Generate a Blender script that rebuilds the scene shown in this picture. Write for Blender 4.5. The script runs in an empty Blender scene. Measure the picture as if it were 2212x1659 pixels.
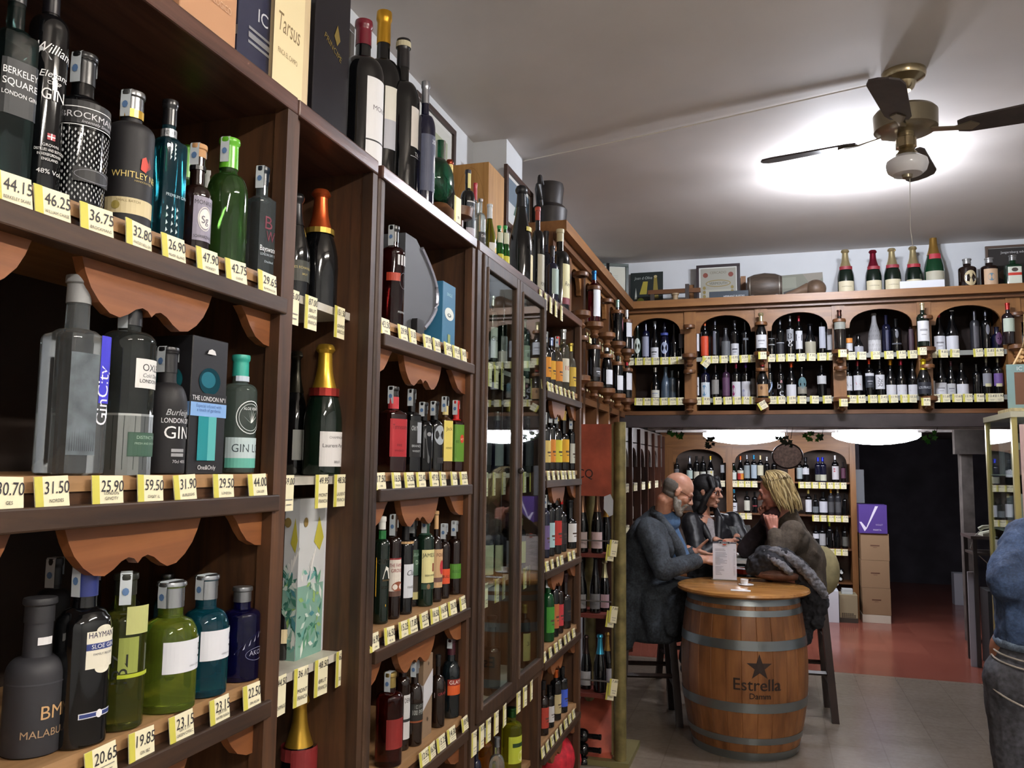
import bpy, bmesh, math, random
from mathutils import Vector, Matrix
from math import sin, cos, pi, radians, sqrt

# ------------------------------------------------------------------ camera
S = bpy.context.scene
COL = S.collection
F_PX, CXP, CYP = 1780.0, 1106.0, 829.5
CAM = Vector((0, 0, 1.62))
_y = Vector((1665 - CXP, -(1012 - CYP), -F_PX)).normalized()
_z = Vector((1, -0.012, 0)).cross(_y).normalized()
if _z.y < 0: _z = -_z
_x = _y.cross(_z)
R3 = Matrix((_x, _y, _z))
cd = bpy.data.cameras.new('camera'); cam = bpy.data.objects.new('camera', cd); COL.objects.link(cam)
cd.sensor_width = 36.0; cd.lens = 36.0 * F_PX / 2212.0; cd.clip_start = 0.05
cam.matrix_world = Matrix.Translation(CAM) @ R3.to_4x4()
S.camera = cam
def ray(px, py): return R3 @ Vector((px - CXP, -(py - CYP), -F_PX))
def atX(px, py, X): v = ray(px, py); return CAM + v * (X / v.x)
def atY(px, py, Y): v = ray(px, py); return CAM + v * (Y / v.y)
def atZ(px, py, Z): v = ray(px, py); return CAM + v * ((Z - CAM.z) / v.z)
def solveY(px, X, Z):
    a, b, c = _cols()
    p = Vector((X, 0, Z)) - CAM; k = (px - CXP) / F_PX
    return -(p.dot(a) + k * p.dot(c)) / (a.y + k * c.y)
def _cols():
    M = R3.transposed(); return Vector(M[0]), Vector(M[1]), Vector(M[2])
def solveX(px, Y, Z):
    a, b, c = _cols(); p = Vector((0, Y, Z)) - CAM; k = (px - CXP) / F_PX
    return -(p.dot(a) + k * p.dot(c)) / (a.x + k * c.x)
def solveZ(py, X, Y):
    a, b, c = _cols(); p = Vector((X, Y, 0)) - CAM; k = (CYP - py) / F_PX
    return -(p.dot(b) + k * p.dot(c)) / (b.z + k * c.z)
def depth(p):
    a, b, c = _cols(); return -(Vector(p) - CAM).dot(c)

# ------------------------------------------------------------------ world, exposure
w = bpy.data.worlds.new('world'); S.world = w; w.use_nodes = True
w.node_tree.nodes['Background'].inputs[0].default_value = (0.75, 0.8, 0.9, 1)
w.node_tree.nodes['Background'].inputs[1].default_value = 0.02
S.view_settings.view_transform = 'Standard'
S.view_settings.look = 'None'
S.view_settings.gamma = 1.0
S.view_settings.exposure = 1.1
try:
    S.cycles.use_denoising = True
    S.cycles.max_bounces = 8; S.cycles.diffuse_bounces = 4; S.cycles.glossy_bounces = 4
    S.cycles.transmission_bounces = 7; S.cycles.transparent_max_bounces = 6
    S.cycles.caustics_reflective = False; S.cycles.caustics_refractive = False
    S.cycles.use_adaptive_sampling = True; S.cycles.adaptive_threshold = 0.06
except Exception: pass

# ------------------------------------------------------------------ materials
_M = {}
def srgb(h):
    h = h.lstrip('#'); v = [int(h[i:i + 2], 16) / 255 for i in (0, 2, 4)]
    return tuple(((c + .055) / 1.055) ** 2.4 if c > .04045 else c / 12.92 for c in v) + (1,)
def newmat(name):
    m = bpy.data.materials.new(name); m.use_nodes = True
    nt = m.node_tree; return m, nt, nt.nodes['Principled BSDF']
def flat(h, rough=.5, metal=0, spec=.5, coat=0, noise=0):
    k = ('f', h, rough, metal, spec, coat, noise)
    if k in _M: return _M[k]
    m, nt, b = newmat('paint_' + h.lstrip('#'))
    b.inputs['Base Color'].default_value = srgb(h); b.inputs['Roughness'].default_value = rough
    b.inputs['Metallic'].default_value = metal; b.inputs['Specular IOR Level'].default_value = spec
    b.inputs['Coat Weight'].default_value = coat
    if noise:
        n = nt.nodes.new('ShaderNodeTexNoise'); n.inputs['Scale'].default_value = noise; n.inputs['Detail'].default_value = 4
        tc = nt.nodes.new('ShaderNodeTexCoord'); nt.links.new(tc.outputs['Object'], n.inputs['Vector'])
        r = nt.nodes.new('ShaderNodeValToRGB'); c = srgb(h)
        r.color_ramp.elements[0].position = .3; r.color_ramp.elements[1].position = .7
        r.color_ramp.elements[0].color = (c[0] * .6, c[1] * .6, c[2] * .6, 1); r.color_ramp.elements[1].color = tuple(min(1, x * 1.35) for x in c[:3]) + (1,)
        nt.links.new(n.outputs['Fac'], r.inputs['Fac']); nt.links.new(r.outputs['Color'], b.inputs['Base Color'])
        bp = nt.nodes.new('ShaderNodeBump'); bp.inputs['Strength'].default_value = .25; bp.inputs['Distance'].default_value = .004
        nt.links.new(n.outputs['Fac'], bp.inputs['Height']); nt.links.new(bp.outputs['Normal'], b.inputs['Normal'])
    _M[k] = m; return m
def glass(h, rough=.03, ior=1.45, alpha=None):
    k = ('g', h, rough, ior)
    if k in _M: return _M[k]
    m, nt, b = newmat('glass_' + h.lstrip('#'))
    b.inputs['Base Color'].default_value = srgb(h); b.inputs['Roughness'].default_value = rough
    b.inputs['Transmission Weight'].default_value = .9; b.inputs['IOR'].default_value = ior
    _M[k] = m; return m
def emit(h, s):
    k = ('e', h, s)
    if k in _M: return _M[k]
    m, nt, b = newmat('glow')
    b.inputs['Base Color'].default_value = (1, 1, 1, 1); b.inputs['Emission Color'].default_value = srgb(h); b.inputs['Emission Strength'].default_value = s
    _M[k] = m; return m
def wood(name, dark, light, axis='y', rough=.45, scale=1.0, contrast=1.0):
    """long grain wood; axis is the grain direction in object space"""
    k = ('w', name, axis)
    if k in _M: return _M[k]
    m, nt, b = newmat('wood_' + name); N = nt.nodes.new; L = nt.links.new
    tc = N('ShaderNodeTexCoord'); mp = N('ShaderNodeMapping')
    s = [22 * scale] * 3; s['xyz'.index(axis)] = 1.6 * scale; mp.inputs['Scale'].default_value = s
    L(tc.outputs['Object'], mp.inputs['Vector'])
    n = N('ShaderNodeTexNoise'); n.inputs['Scale'].default_value = 1.6; n.inputs['Detail'].default_value = 5; n.inputs['Roughness'].default_value = .6; n.inputs['Distortion'].default_value = .6
    L(mp.outputs['Vector'], n.inputs['Vector'])
    n2 = N('ShaderNodeTexNoise'); n2.inputs['Scale'].default_value = 2.3; n2.inputs['Detail'].default_value = 3
    L(tc.outputs['Object'], n2.inputs['Vector'])
    mx = N('ShaderNodeMix'); mx.data_type = 'FLOAT'; mx.inputs[0].default_value = .35
    L(n.outputs['Fac'], mx.inputs[2]); L(n2.outputs['Fac'], mx.inputs[3])
    r = N('ShaderNodeValToRGB'); r.color_ramp.elements[0].position = .35; r.color_ramp.elements[1].position = .66
    r.color_ramp.elements[0].color = srgb(dark); r.color_ramp.elements[1].color = srgb(light)
    L(mx.outputs[0], r.inputs['Fac']); L(r.outputs['Color'], b.inputs['Base Color'])
    b.inputs['Roughness'].default_value = rough
    bp = N('ShaderNodeBump'); bp.inputs['Strength'].default_value = .25; bp.inputs['Distance'].default_value = .002
    L(n.outputs['Fac'], bp.inputs['Height']); L(bp.outputs['Normal'], b.inputs['Normal'])
    _M[k] = m; return m
DK = dict(dark='#2a1a12', light='#53372a')
def dkw(axis='y'): return wood('dark_walnut', '#21130b', '#48301c', axis, .55)
def midw(axis='z'): return wood('brown_panel', '#301c0f', '#5c3b20', axis, .6)
def orw(axis='y'): return wood('orange_pine', '#6a3c20', '#935c34', axis, .5, .7)
def plk(axis='y'): return wood('pale_plank', '#8a6844', '#b08a62', axis, .5)
def hon(axis='x'): return wood('honey_ply', '#6f4826', '#96683a', axis, .42, .5)
def hond(axis='z'): return wood('honey_dark', '#53331d', '#754c2a', axis, .4, .6)
blk = flat('#0d0c0e', .35)

# ------------------------------------------------------------------ mesh helpers
class MB:
    def __init__(s): s.v = []; s.f = []; s.m = []; s.mats = []
    def mi(s, m):
        if m is None: return 0
        if m not in s.mats: s.mats.append(m)
        return s.mats.index(m)
    def add(s, vs, fs, m=None):
        o = len(s.v); s.v += [tuple(v) for v in vs]; i = s.mi(m)
        s.f += [tuple(a + o for a in f) for f in fs]; s.m += [i] * len(fs); return s
    def box(s, x0, x1, y0, y1, z0, z1, m=None):
        vs = [(x, y, z) for x in (x0, x1) for y in (y0, y1) for z in (z0, z1)]
        return s.add(vs, [(0, 1, 3, 2), (4, 6, 7, 5), (0, 4, 5, 1), (2, 3, 7, 6), (0, 2, 6, 4), (1, 5, 7, 3)], m)
    def lathe(s, prof, seg=24, m=None, n=2.0, cx=0, cy=0, cz=0, a0=0, a1=None, caps=True):
        """prof list of (z,r); superellipse exponent n; angle measured from -Y towards +X"""
        full = a1 is None; a1 = a0 + 2 * pi if full else a1
        cnt = seg if full else seg + 1; vs = []; fs = []
        for e_ in prof:
            z, r = e_[:2]; nn = e_[2] if len(e_) > 2 else n
            for i in range(cnt):
                t = a0 + (a1 - a0) * i / seg; q = sec(t, nn) * r
                vs.append((cx + q * sin(t), cy - q * cos(t), cz + z))
        for j in range(len(prof) - 1):
            for i in range(seg):
                a = j * cnt + i; b = j * cnt + (i + 1) % cnt
                fs.append((a, b, b + cnt, a + cnt))
        if full and caps:
            fs.append(tuple(reversed(range(cnt)))); k = (len(prof) - 1) * cnt; fs.append(tuple(range(k, k + cnt)))
        return s.add(vs, fs, m)
    def prism(s, pts, fn, d0, d1, m=None):
        """outline pts (u,v), fn(u,v,d)->xyz"""
        n = len(pts)
        a = sum(pts[i][0] * pts[(i + 1) % n][1] - pts[(i + 1) % n][0] * pts[i][1] for i in range(n))
        if a < 0: pts = pts[::-1]
        vs = [fn(u, v, d0) for u, v in pts] + [fn(u, v, d1) for u, v in pts]
        fs = [tuple(range(n)), tuple(reversed(range(n, 2 * n)))] + [(i, i + n, (i + 1) % n + n, (i + 1) % n) for i in range(n)]
        return s.add(vs, fs, m)
    def tube(s, pts, r, seg=8, m=None, closed=False):
        P = [Vector(p) for p in pts]; n = len(P); rs = r if isinstance(r, (list, tuple)) else [r] * n
        vs = []; fs = []; up = Vector((0, 0, 1))
        for i, p in enumerate(P):
            d = (P[(i + 1) % n] - P[i - 1]) if closed else (P[min(i + 1, n - 1)] - P[max(i - 1, 0)])
            d.normalize(); a = d.cross(up if abs(d.z) < .95 else Vector((1, 0, 0))).normalized(); b = a.cross(d)
            for k in range(seg):
                t = 2 * pi * k / seg; vs.append(p + (a * cos(t) + b * sin(t)) * rs[i])
        for i in range(n if closed else n - 1):
            for k in range(seg):
                a = i * seg + k; b = i * seg + (k + 1) % seg; j = ((i + 1) % n) * seg
                fs.append((a, b, j + (k + 1) % seg, j + k))
        if not closed: fs += [tuple(reversed(range(seg))), tuple(range((n - 1) * seg, n * seg))]
        return s.add(vs, fs, m)
    def ball(s, c, r, m=None, seg=16, sc=(1, 1, 1)):
        prof = [(-cos(pi * i / 10), max(.001, sin(pi * i / 10))) for i in range(11)]
        o = len(s.v); s.lathe([(z * r, q * r) for z, q in prof], seg, m)
        for i in range(o, len(s.v)):
            v = s.v[i]; s.v[i] = (c[0] + v[0] * sc[0], c[1] + v[1] * sc[1], c[2] + v[2] * sc[2])
        return s
    def mesh(s, name='mesh', mats=None, smooth=False):
        me = bpy.data.meshes.new(name); me.from_pydata(s.v, [], s.f)
        ms = mats if mats else s.mats
        for m in ms: me.materials.append(m)
        if len(s.mats) > 1 or (mats and len(mats) > 1): me.polygons.foreach_set('material_index', s.m)
        if smooth:
            me.polygons.foreach_set('use_smooth', [True] * len(me.polygons))
            try: me.set_sharp_from_angle(angle=radians(smooth if smooth is not True else 35))
            except Exception: pass
        me.update(); return me
def sec(t, n):
    if n == 2: return 1.0
    return (abs(cos(t)) ** n + abs(sin(t)) ** n) ** (-1 / n)
def link(name, me, parent=None, loc=(0, 0, 0), rz=0, rot=None):
    o = bpy.data.objects.new(name, me); COL.objects.link(o)
    if parent: o.parent = parent
    o.location = loc; o.rotation_euler = rot if rot else (0, 0, rz); return o
def part(name, mb, mat=None, parent=None, smooth=False, **k):
    return link(name, mb.mesh(name, [mat] if mat and not mb.mats else None, smooth), parent, **k)
def tag(o, label, cat, group=None):
    o['label'] = label; o['category'] = cat
    if group: o['group'] = group
    return o
def thing(name, label, cat, loc=(0, 0, 0), rz=0, group=None, rot=None):
    o = link(name, None, None, loc, rz, rot); o.empty_display_size = .05; return tag(o, label, cat, group)
def struct(name, mb, mat=None, **k):
    o = part(name, mb, mat, **k); o['kind'] = 'structure'; return o
def bevel(o, w=.002, seg=2):
    m = o.modifiers.new('bevel', 'BEVEL'); m.width = w; m.segments = seg; m.limit_method = 'ANGLE'; return o

# text and flat artwork -------------------------------------------------
_T = {}
def textgeo(s):
    """2D triangles of a string, unit height, left aligned at 0, baseline 0"""
    if s in _T: return _T[s]
    cu = bpy.data.curves.new('t', 'FONT'); cu.body = s; cu.size = 1.0; cu.resolution_u = 3
    ob = bpy.data.objects.new('t', cu); me = ob.to_mesh()
    vs = [(v.co.x, v.co.y) for v in me.vertices]; fs = [tuple(p.vertices) for p in me.polygons]
    if vs:
        x0 = min(v[0] for v in vs); x1 = max(v[0] for v in vs); vs = [(v[0] - x0, v[1]) for v in vs]; wd = x1 - x0
    else: wd = 0
    ob.to_mesh_clear(); bpy.data.objects.remove(ob); bpy.data.curves.remove(cu)
    _T[s] = (vs, fs, wd); return _T[s]
def art(draws, wrap, mb=None, off=0.0):
    """draws: ('r',x0,y0,x1,y1,mat) ('t',text,xc,y,h,mat[,maxw,rot,shear]) ('p',[(x,y)..],mat) ('e',cx,cy,rx,ry,mat) ('o',cx,cy,rx,ry,th,mat) ; wrap(x,y,d)->xyz"""
    mb = mb or MB(); d = off; last = None
    for q in draws:
        d += .000012 if q[0] in 'pe' and q[0] == last else .00018
        last = q[0]
        if q[0] == 'r':
            _, x0, y0, x1, y1, m = q; n = max(1, min(16, int(abs(x1 - x0) / .006)))
            vs = []; fs = []
            for i in range(n + 1):
                x = x0 + (x1 - x0) * i / n; vs += [wrap(x, y0, d), wrap(x, y1, d)]
            fs = [(2 * i, 2 * i + 2, 2 * i + 3, 2 * i + 1) for i in range(n)]; mb.add(vs, fs, m)
        elif q[0] == 't':
            _, s, xc, y, h, m = q[:6]; mw = q[6] if len(q) > 6 else None; rt = q[7] if len(q) > 7 else 0; sh = q[8] if len(q) > 8 else 0
            vs, fs, wd = textgeo(s); k = h / .73; kx = k
            if mw and wd * k > mw: kx = mw / wd
            c, sn = cos(rt), sin(rt); out = []
            for (x, yy) in vs:
                X = (x - wd / 2) * kx + sh * yy * k; Y = yy * k; out.append(wrap(xc + X * c - Y * sn, y + X * sn + Y * c, d))
            mb.add(out, fs, m)
        elif q[0] == 'p':
            pts = q[1]; mb.add([wrap(x, y, d) for x, y in pts], [tuple(range(len(pts)))], q[2])
        elif q[0] == 'e':
            _, cx, cy, rx, ry, m = q; n = 20
            mb.add([wrap(cx, cy, d)] + [wrap(cx + rx * cos(2 * pi * i / n), cy + ry * sin(2 * pi * i / n), d) for i in range(n)], [(0, i + 1, (i + 1) % n + 1) for i in range(n)], m)
        elif q[0] == 'o':
            _, cx, cy, rx, ry, th, m = q; n = 24; vs = []
            for i in range(n):
                t = 2 * pi * i / n
                vs += [wrap(cx + rx * cos(t), cy + ry * sin(t), d), wrap(cx + (rx - th) * cos(t), cy + (ry - th) * sin(t), d)]
            mb.add(vs, [(2 * i, (2 * i + 2) % (2 * n), (2 * i + 3) % (2 * n), 2 * i + 1) for i in range(n)], m)
    return mb
_arc = {}
def wrapper(r, n=2.0, z0=0, a0=0.0, taper=0.0):
    """wrap x (arc length) around a superellipse of radius r, front at -Y"""
    key = n
    if key not in _arc:
        K = 360; acc = [0.0]; px, py = 0, -sec(0, n)
        for i in range(1, K + 1):
            t = pi * i / K; q = sec(t, n); x, y = q * sin(t), -q * cos(t); acc.append(acc[-1] + sqrt((x - px) ** 2 + (y - py) ** 2)); px, py = x, y
        _arc[key] = acc
    acc = _arc[key]
    def ang(x):
        a = abs(x) / r; sgn = 1 if x >= 0 else -1; lo, hi = 0, 360
        if a >= acc[-1]: return sgn * pi
        while hi - lo > 1:
            mid = (lo + hi) // 2
            if acc[mid] <= a: lo = mid
            else: hi = mid
        return sgn * pi * (lo + (a - acc[lo]) / max(1e-9, acc[hi] - acc[lo])) / 360
    def wr(x, y, d):
        t = ang(x) + a0; q = sec(t, n) * r + d + .0006 - taper * y
        return (q * sin(t), -q * cos(t), z0 + y)
    return wr
def flatwrap(nx=(1, 0, 0), up=(0, 0, 1), out=(0, -1, 0), org=(0, 0, 0)):
    nx, up, out, org = map(Vector, (nx, up, out, org))
    return lambda x, y, d: tuple(org + nx * x + up * y + out * (d + .0006))

# ------------------------------------------------------------------ room
H = 3.35
def plaster(name, h, s=6, crack=False):
    m, nt, b = newmat(name); N = nt.nodes.new; L = nt.links.new
    tc = N('ShaderNodeTexCoord'); n = N('ShaderNodeTexNoise'); n.inputs['Scale'].default_value = s; n.inputs['Detail'].default_value = 6
    L(tc.outputs['Object'], n.inputs['Vector']); r = N('ShaderNodeValToRGB'); c = srgb(h)
    r.color_ramp.elements[0].color = tuple(x * .86 for x in c[:3]) + (1,); r.color_ramp.elements[1].color = c
    L(n.outputs['Fac'], r.inputs['Fac']); L(r.outputs['Color'], b.inputs['Base Color']); b.inputs['Roughness'].default_value = .75
    n3 = N('ShaderNodeTexNoise'); n3.inputs['Scale'].default_value = 1.3; L(tc.outputs['Object'], n3.inputs['Vector'])
    bp = N('ShaderNodeBump'); bp.inputs['Strength'].default_value = .3; bp.inputs['Distance'].default_value = .02
    L(n3.outputs['Fac'], bp.inputs['Height']); L(bp.outputs['Normal'], b.inputs['Normal']); return m
ceilm = plaster('ceiling_paint', '#dad3ce', 3); wallm = plaster('wall_paint', '#d9dcdf', 5)
def floormat(name, c1, c2, grout, tile, rough, fleck):
    m, nt, b = newmat(name); N = nt.nodes.new; L = nt.links.new
    tc = N('ShaderNodeTexCoord'); br = N('ShaderNodeTexBrick'); br.offset = 0; br.inputs['Scale'].default_value = 1
    br.inputs['Brick Width'].default_value = tile; br.inputs['Row Height'].default_value = tile; br.inputs['Mortar Size'].default_value = .004
    br.inputs['Color1'].default_value = srgb(c1); br.inputs['Color2'].default_value = srgb(c2); br.inputs['Mortar'].default_value = srgb(grout); br.inputs['Bias'].default_value = -.2
    L(tc.outputs['Object'], br.inputs['Vector'])
    n = N('ShaderNodeTexNoise'); n.inputs['Scale'].default_value = 26; n.inputs['Detail'].default_value = 8; n.inputs['Roughness'].default_value = .7; L(tc.outputs['Object'], n.inputs['Vector'])
    r = N('ShaderNodeValToRGB'); r.color_ramp.elements[0].position = .35; r.color_ramp.elements[1].position = .72
    r.color_ramp.elements[0].color = (.86, .84, .82, 1); r.color_ramp.elements[1].color = (1.08, 1.08, 1.08, 1)
    if fleck: e = r.color_ramp.elements.new(.76); e.color = (3.2, 3.6, 3.6, 1); r.color_ramp.elements[1].position = .70
    L(n.outputs['Fac'], r.inputs['Fac']); mx = N('ShaderNodeMix'); mx.data_type = 'RGBA'; mx.blend_type = 'MULTIPLY'; mx.inputs[0].default_value = 1
    L(br.outputs['Color'], mx.inputs[6]); L(r.outputs['Color'], mx.inputs[7]); L(mx.outputs[2], b.inputs['Base Color'])
    n2 = N('ShaderNodeTexNoise'); n2.inputs['Scale'].default_value = 3; L(tc.outputs['Object'], n2.inputs['Vector'])
    mr = N('ShaderNodeMapRange'); mr.inputs[3].default_value = rough - .06; mr.inputs[4].default_value = rough + .1; L(n2.outputs['Fac'], mr.inputs[0]); L(mr.outputs[0], b.inputs['Roughness'])
    return m
fl1 = floormat('grey_tiles', '#7c7064', '#82766a', '#74695e', .3, .2, False)
fl2 = floormat('red_terrazzo', '#84493c', '#925445', '#7a4236', .33, .16, True)
XR = 3.3; YB = -2.6
struct('floor', MB().box(-1.55, XR, YB, 7.28, -.1, 0, fl1))
struct('floor_back', MB().box(-1.55, XR, 7.28, 13.4, -.1, 0, fl2))
struct('ceiling', MB().box(-1.55, XR, YB, 6.9, H, H + .1), ceilm)
struct('wall_left', MB().box(-1.65, -1.5, YB, 13.4, 0, H), wallm)
struct('trim_1', MB().box(-1.5, -1.31, 4.03, 4.32, 2.4, H), wallm)
struct('wall_right', MB().box(XR, XR + .1, YB, 13.4, 0, H), wallm)
struct('wall_front', MB().box(-1.55, XR, YB - .1, YB, 0, H), wallm)
struct('wall_back', MB().box(-1.5, XR, 6.88, 6.98, 2.06, H), wallm)
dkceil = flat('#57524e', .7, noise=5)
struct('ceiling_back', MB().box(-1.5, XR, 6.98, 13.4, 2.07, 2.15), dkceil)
darkwall = flat('#3c3840', .8, noise=3)
struct('wall_back_far', MB().box(-1.5, XR, 13.3, 13.4, 0, 2.07), darkwall)
struct('trim_2', MB().box(.93, .97, 10.25, 10.35, 0, 2.07), darkwall)
struct('wall_alcove', MB().box(-1.5, .93, 10.28, 10.36, 0, 2.07), flat('#6b6058', .7))
tag(part('ceiling_cable', MB().tube([(-1.31, 4.343, 3.342), (-.4, 4.1, 3.336), (.459, 3.87, 3.342)], .004, 6), flat('#cfc8c0', .6)), 'thin pale cable running across the ceiling to the fan', 'cable')

# ------------------------------------------------------------------ lamps
def tube_fixture(x, y, L, label, s=30, horizontal='y'):
    t = thing('ceiling_light', label, 'ceiling light', (x, y, H - .22))
    part('housing', MB().box(-.05, .05, -L / 2, L / 2, -.05, 0), flat('#e5e5e5', .4), t)
    for dy in (-L * .35, L * .35): part('hanger', MB().tube([(0, dy, 0), (0, dy, .22)], .004, 6), flat('#bbbbbb', .4), t)
    for dx in (-.035, .035):
        part('tube', MB().tube([(dx, -L / 2 + .03, -.07), (dx, L / 2 - .03, -.07)], .013, 10), emit('#fff6ea', s), t, smooth=True)
tube_fixture(1.25, 1.3, 1.2, 'white twin tube ceiling light nearest the tall gin shelves, out of frame', 110)
tube_fixture(1.25, -1.0, 1.2, 'white twin tube ceiling light behind the viewer', 110)
# ------------------------------------------------------------------ left wall shelving
XF = -.93; ZS = [1.985, 1.598, 1.212, .84, .46, .08]; ZT = 2.335
VAL = [(0, 0), (.03, -.022), (.07, -.042), (.13, -.06), (.2, -.073), (.27, -.076), (.33, -.068), (.38, -.058), (.43, -.053), (.47, -.056), (.5, -.064)]
VAL = VAL + [(1 - u, v) for u, v in VAL[-2::-1]]
BRK = [(0, 0), (1, 0), (.86, -.014), (.72, -.034), (.55, -.052), (.3, -.063), (0, -.066)]
toX = lambda u, v, d: (d, u, v)      # outline in (Y,Z), depth X
def valance(shelf, y0, y1, z, pieces):
    for kind, a, b in pieces:
        if kind == 'c': pts = [(a + (b - a) * u, z + v) for u, v in VAL]
        elif kind == 'l': pts = [(a + (b - a) * u, z + v) for u, v in BRK]
        else: pts = [(b - (b - a) * u, z + v) for u, v in BRK]
        part('valance', MB().prism(pts, toX, -.960, -.942), orw('y'), shelf)
def unit(name, label, y0, y1, levels, cat='shelf unit', lipped=True, centers=(), frontx=XF, side='dark', depth=1.33, zb=0):
    t = thing(name, label, cat, (0, 0, 0))
    e = .022
    part('side_panel', MB().box(-1.49, frontx, y0, y0 + e, zb, ZT), midw('z'), t)
    part('side_panel', MB().box(-1.49, frontx, y1 - e, y1, zb, ZT), midw('z'), t)
    part('back_panel', MB().box(-depth - .012, -depth, y0 + e, y1 - e, zb, ZT), flat('#2a1c14', .8, noise=6), t)
    bevel(part('top_board', MB().box(-1.49, frontx + .012, y0, y1 - .002, ZT, ZT + .036), wood('red_walnut', '#33201a', '#6a483c', 'y', .35), t), .004)
    for z in levels:
        if lipped:
            s = part('shelf', MB().box(-depth, frontx - .004, y0 + e, y1 - e, z - .022, z), plk('y'), t)
            part('riser', MB().box(frontx - .016, frontx - .008, y0 + e, y1 - e, z - .072, z - .022), midw('y'), s)
            bevel(part('front_lip', MB().box(frontx - .012, frontx + .018, y0 + e, y1 - e, z - .072, z - .04), dkw('y'), s), .003)
            valance(s, y0, y1, z - .072, centers)
        else:
            part('shelf', MB().box(-depth, frontx - .045, y0 + e, y1 - e, z - .018, z), flat('#b9b4a8', .35, noise=9), t)
    return t
u1 = unit('shelf_unit', 'dark wood shelf unit with scalloped trim holding gin bottles, nearest the viewer', .2, 1.432, ZS,
          centers=[('c', .555, .84), ('c', .925, 1.216), ('r', 1.30, 1.41), ('l', .222, .33)])
u2 = unit('shelf_unit', 'narrow dark wood bay holding champagne bottles between the gin and whisky bays', 1.434, 1.80, [1.985, 1.59, 1.18, .8, .4], lipped=False)
u3 = unit('shelf_unit', 'dark wood shelf unit with scalloped trim holding whisky bottles', 1.822, 2.525, ZS,
          centers=[('l', 1.844, 1.95), ('c', 2.02, 2.29), ('r', 2.37, 2.503)])
u4 = unit('display_cabinet', 'dark wood cabinet with two glazed doors beyond the whisky shelves', 2.545, 3.395, [1.985, 1.59, 1.2, .79], cat='cabinet', lipped=False)
u5 = unit('shelf_unit', 'dark wood shelf unit with scalloped trim holding liqueurs, beyond the glazed cabinet', 3.4, 4.13, ZS,
          centers=[('l', 3.422, 3.52), ('c', 3.61, 3.87), ('r', 3.96, 4.108)])
# vertical face posts
for (y0, y1, x, m) in [(1.396, 1.433, XF + .01, midw('z')), (1.776, 1.80, XF + .008, dkw('z'))]:
    part('face_post', MB().box(XF - .02, x, y0, y1, 0, ZT), m, u1 if y0 < 1.5 else u2)
p = MB().box(XF - .02, XF + .012, 1.806, 1.842, 0, ZT)
bevel(part('face_post', p, dkw('z'), u3), .01, 3)
part('face_post', MB().box(XF - .02, XF + .006, 2.495, 2.522, 0, ZT), midw('z'), u3)
part('face_post', MB().box(XF - .02, XF + .008, 4.095, 4.135, 0, ZT), midw('z'), u5)
# glazed doors
fr = dkw('z')
pane = newmat('clear_pane'); _b = pane[2]; _b.inputs['Transmission Weight'].default_value = 1; _b.inputs['Roughness'].default_value = 0.0; _b.inputs['IOR'].default_value = 1.5
# thin pane: mix of transparent and glossy by fresnel
def panemat(name, tint=(.9, .95, .93, 1), ior=1.6):
    m = bpy.data.materials.new(name); m.use_nodes = True; nt = m.node_tree; nt.nodes.clear(); N = nt.nodes.new; L = nt.links.new
    o = N('ShaderNodeOutputMaterial'); mx = N('ShaderNodeMixShader'); tr = N('ShaderNodeBsdfTransparent'); gl = N('ShaderNodeBsdfGlossy'); lw = N('ShaderNodeLayerWeight'); pw = N('ShaderNodeMath'); fz = N('ShaderNodeMath')
    tr.inputs[0].default_value = tint; gl.inputs['Roughness'].default_value = .02; lw.inputs[0].default_value = .5; pw.operation = 'POWER'; pw.inputs[1].default_value = 4.0; fz.operation = 'MULTIPLY_ADD'; fz.inputs[1].default_value = .8; fz.inputs[2].default_value = .03; L(lw.outputs['Facing'], pw.inputs[0]); L(pw.outputs[0], fz.inputs[0])
    L(fz.outputs[0], mx.inputs[0]); L(tr.outputs[0], mx.inputs[1]); L(gl.outputs[0], mx.inputs[2]); L(mx.outputs[0], o.inputs[0]); return m
PANE = panemat('thin_glass_pane', ior=1.22)
def door(y0, y1, z0, z1, knob):
    w_ = .034; mb = MB()
    d = part('door', mb.box(XF - .004, XF + .02, y0, y0 + w_, z0, z1).box(XF - .004, XF + .02, y1 - w_, y1, z0, z1)
             .box(XF - .004, XF + .02, y0 + w_, y1 - w_, z0, z0 + .045).box(XF - .004, XF + .02, y0 + w_, y1 - w_, z1 - .045, z1), fr, u4)
    bevel(d, .004)
    part('glass_pane', MB().box(XF + .006, XF + .009, y0 + w_, y1 - w_, z0 + .045, z1 - .045), PANE, d)
    part('bead', MB().box(XF + .018, XF + .026, y0 + w_ - .006, y0 + w_, z0 + .04, z1 - .04), flat('#6b5a50', .25), d)
    if knob: part('knob', MB().ball((XF + .035, y1 - .015, 1.6), .012), flat('#2a2220', .3), d, smooth=True)
door(2.578, 2.99, .79, 2.333, True); door(2.995, 3.39, .79, 2.333, False)
part('face_frame', MB().box(XF - .02, XF + .012, 2.53, 2.574, 0, ZT), dkw('z'), u4)
part('face_frame', MB().box(XF - .02, XF + .01, 2.575, 3.39, .765, .788), dkw('y'), u4)
part('divider', MB().box(-1.33, -.98, 3.0, 3.012, .8, ZT), dkw('z'), u4)
for z in (.42, .06): part('shelf', MB().box(-1.32, -.96, 2.567, 3.373, z - .02, z), plk('y'), u4)

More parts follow.
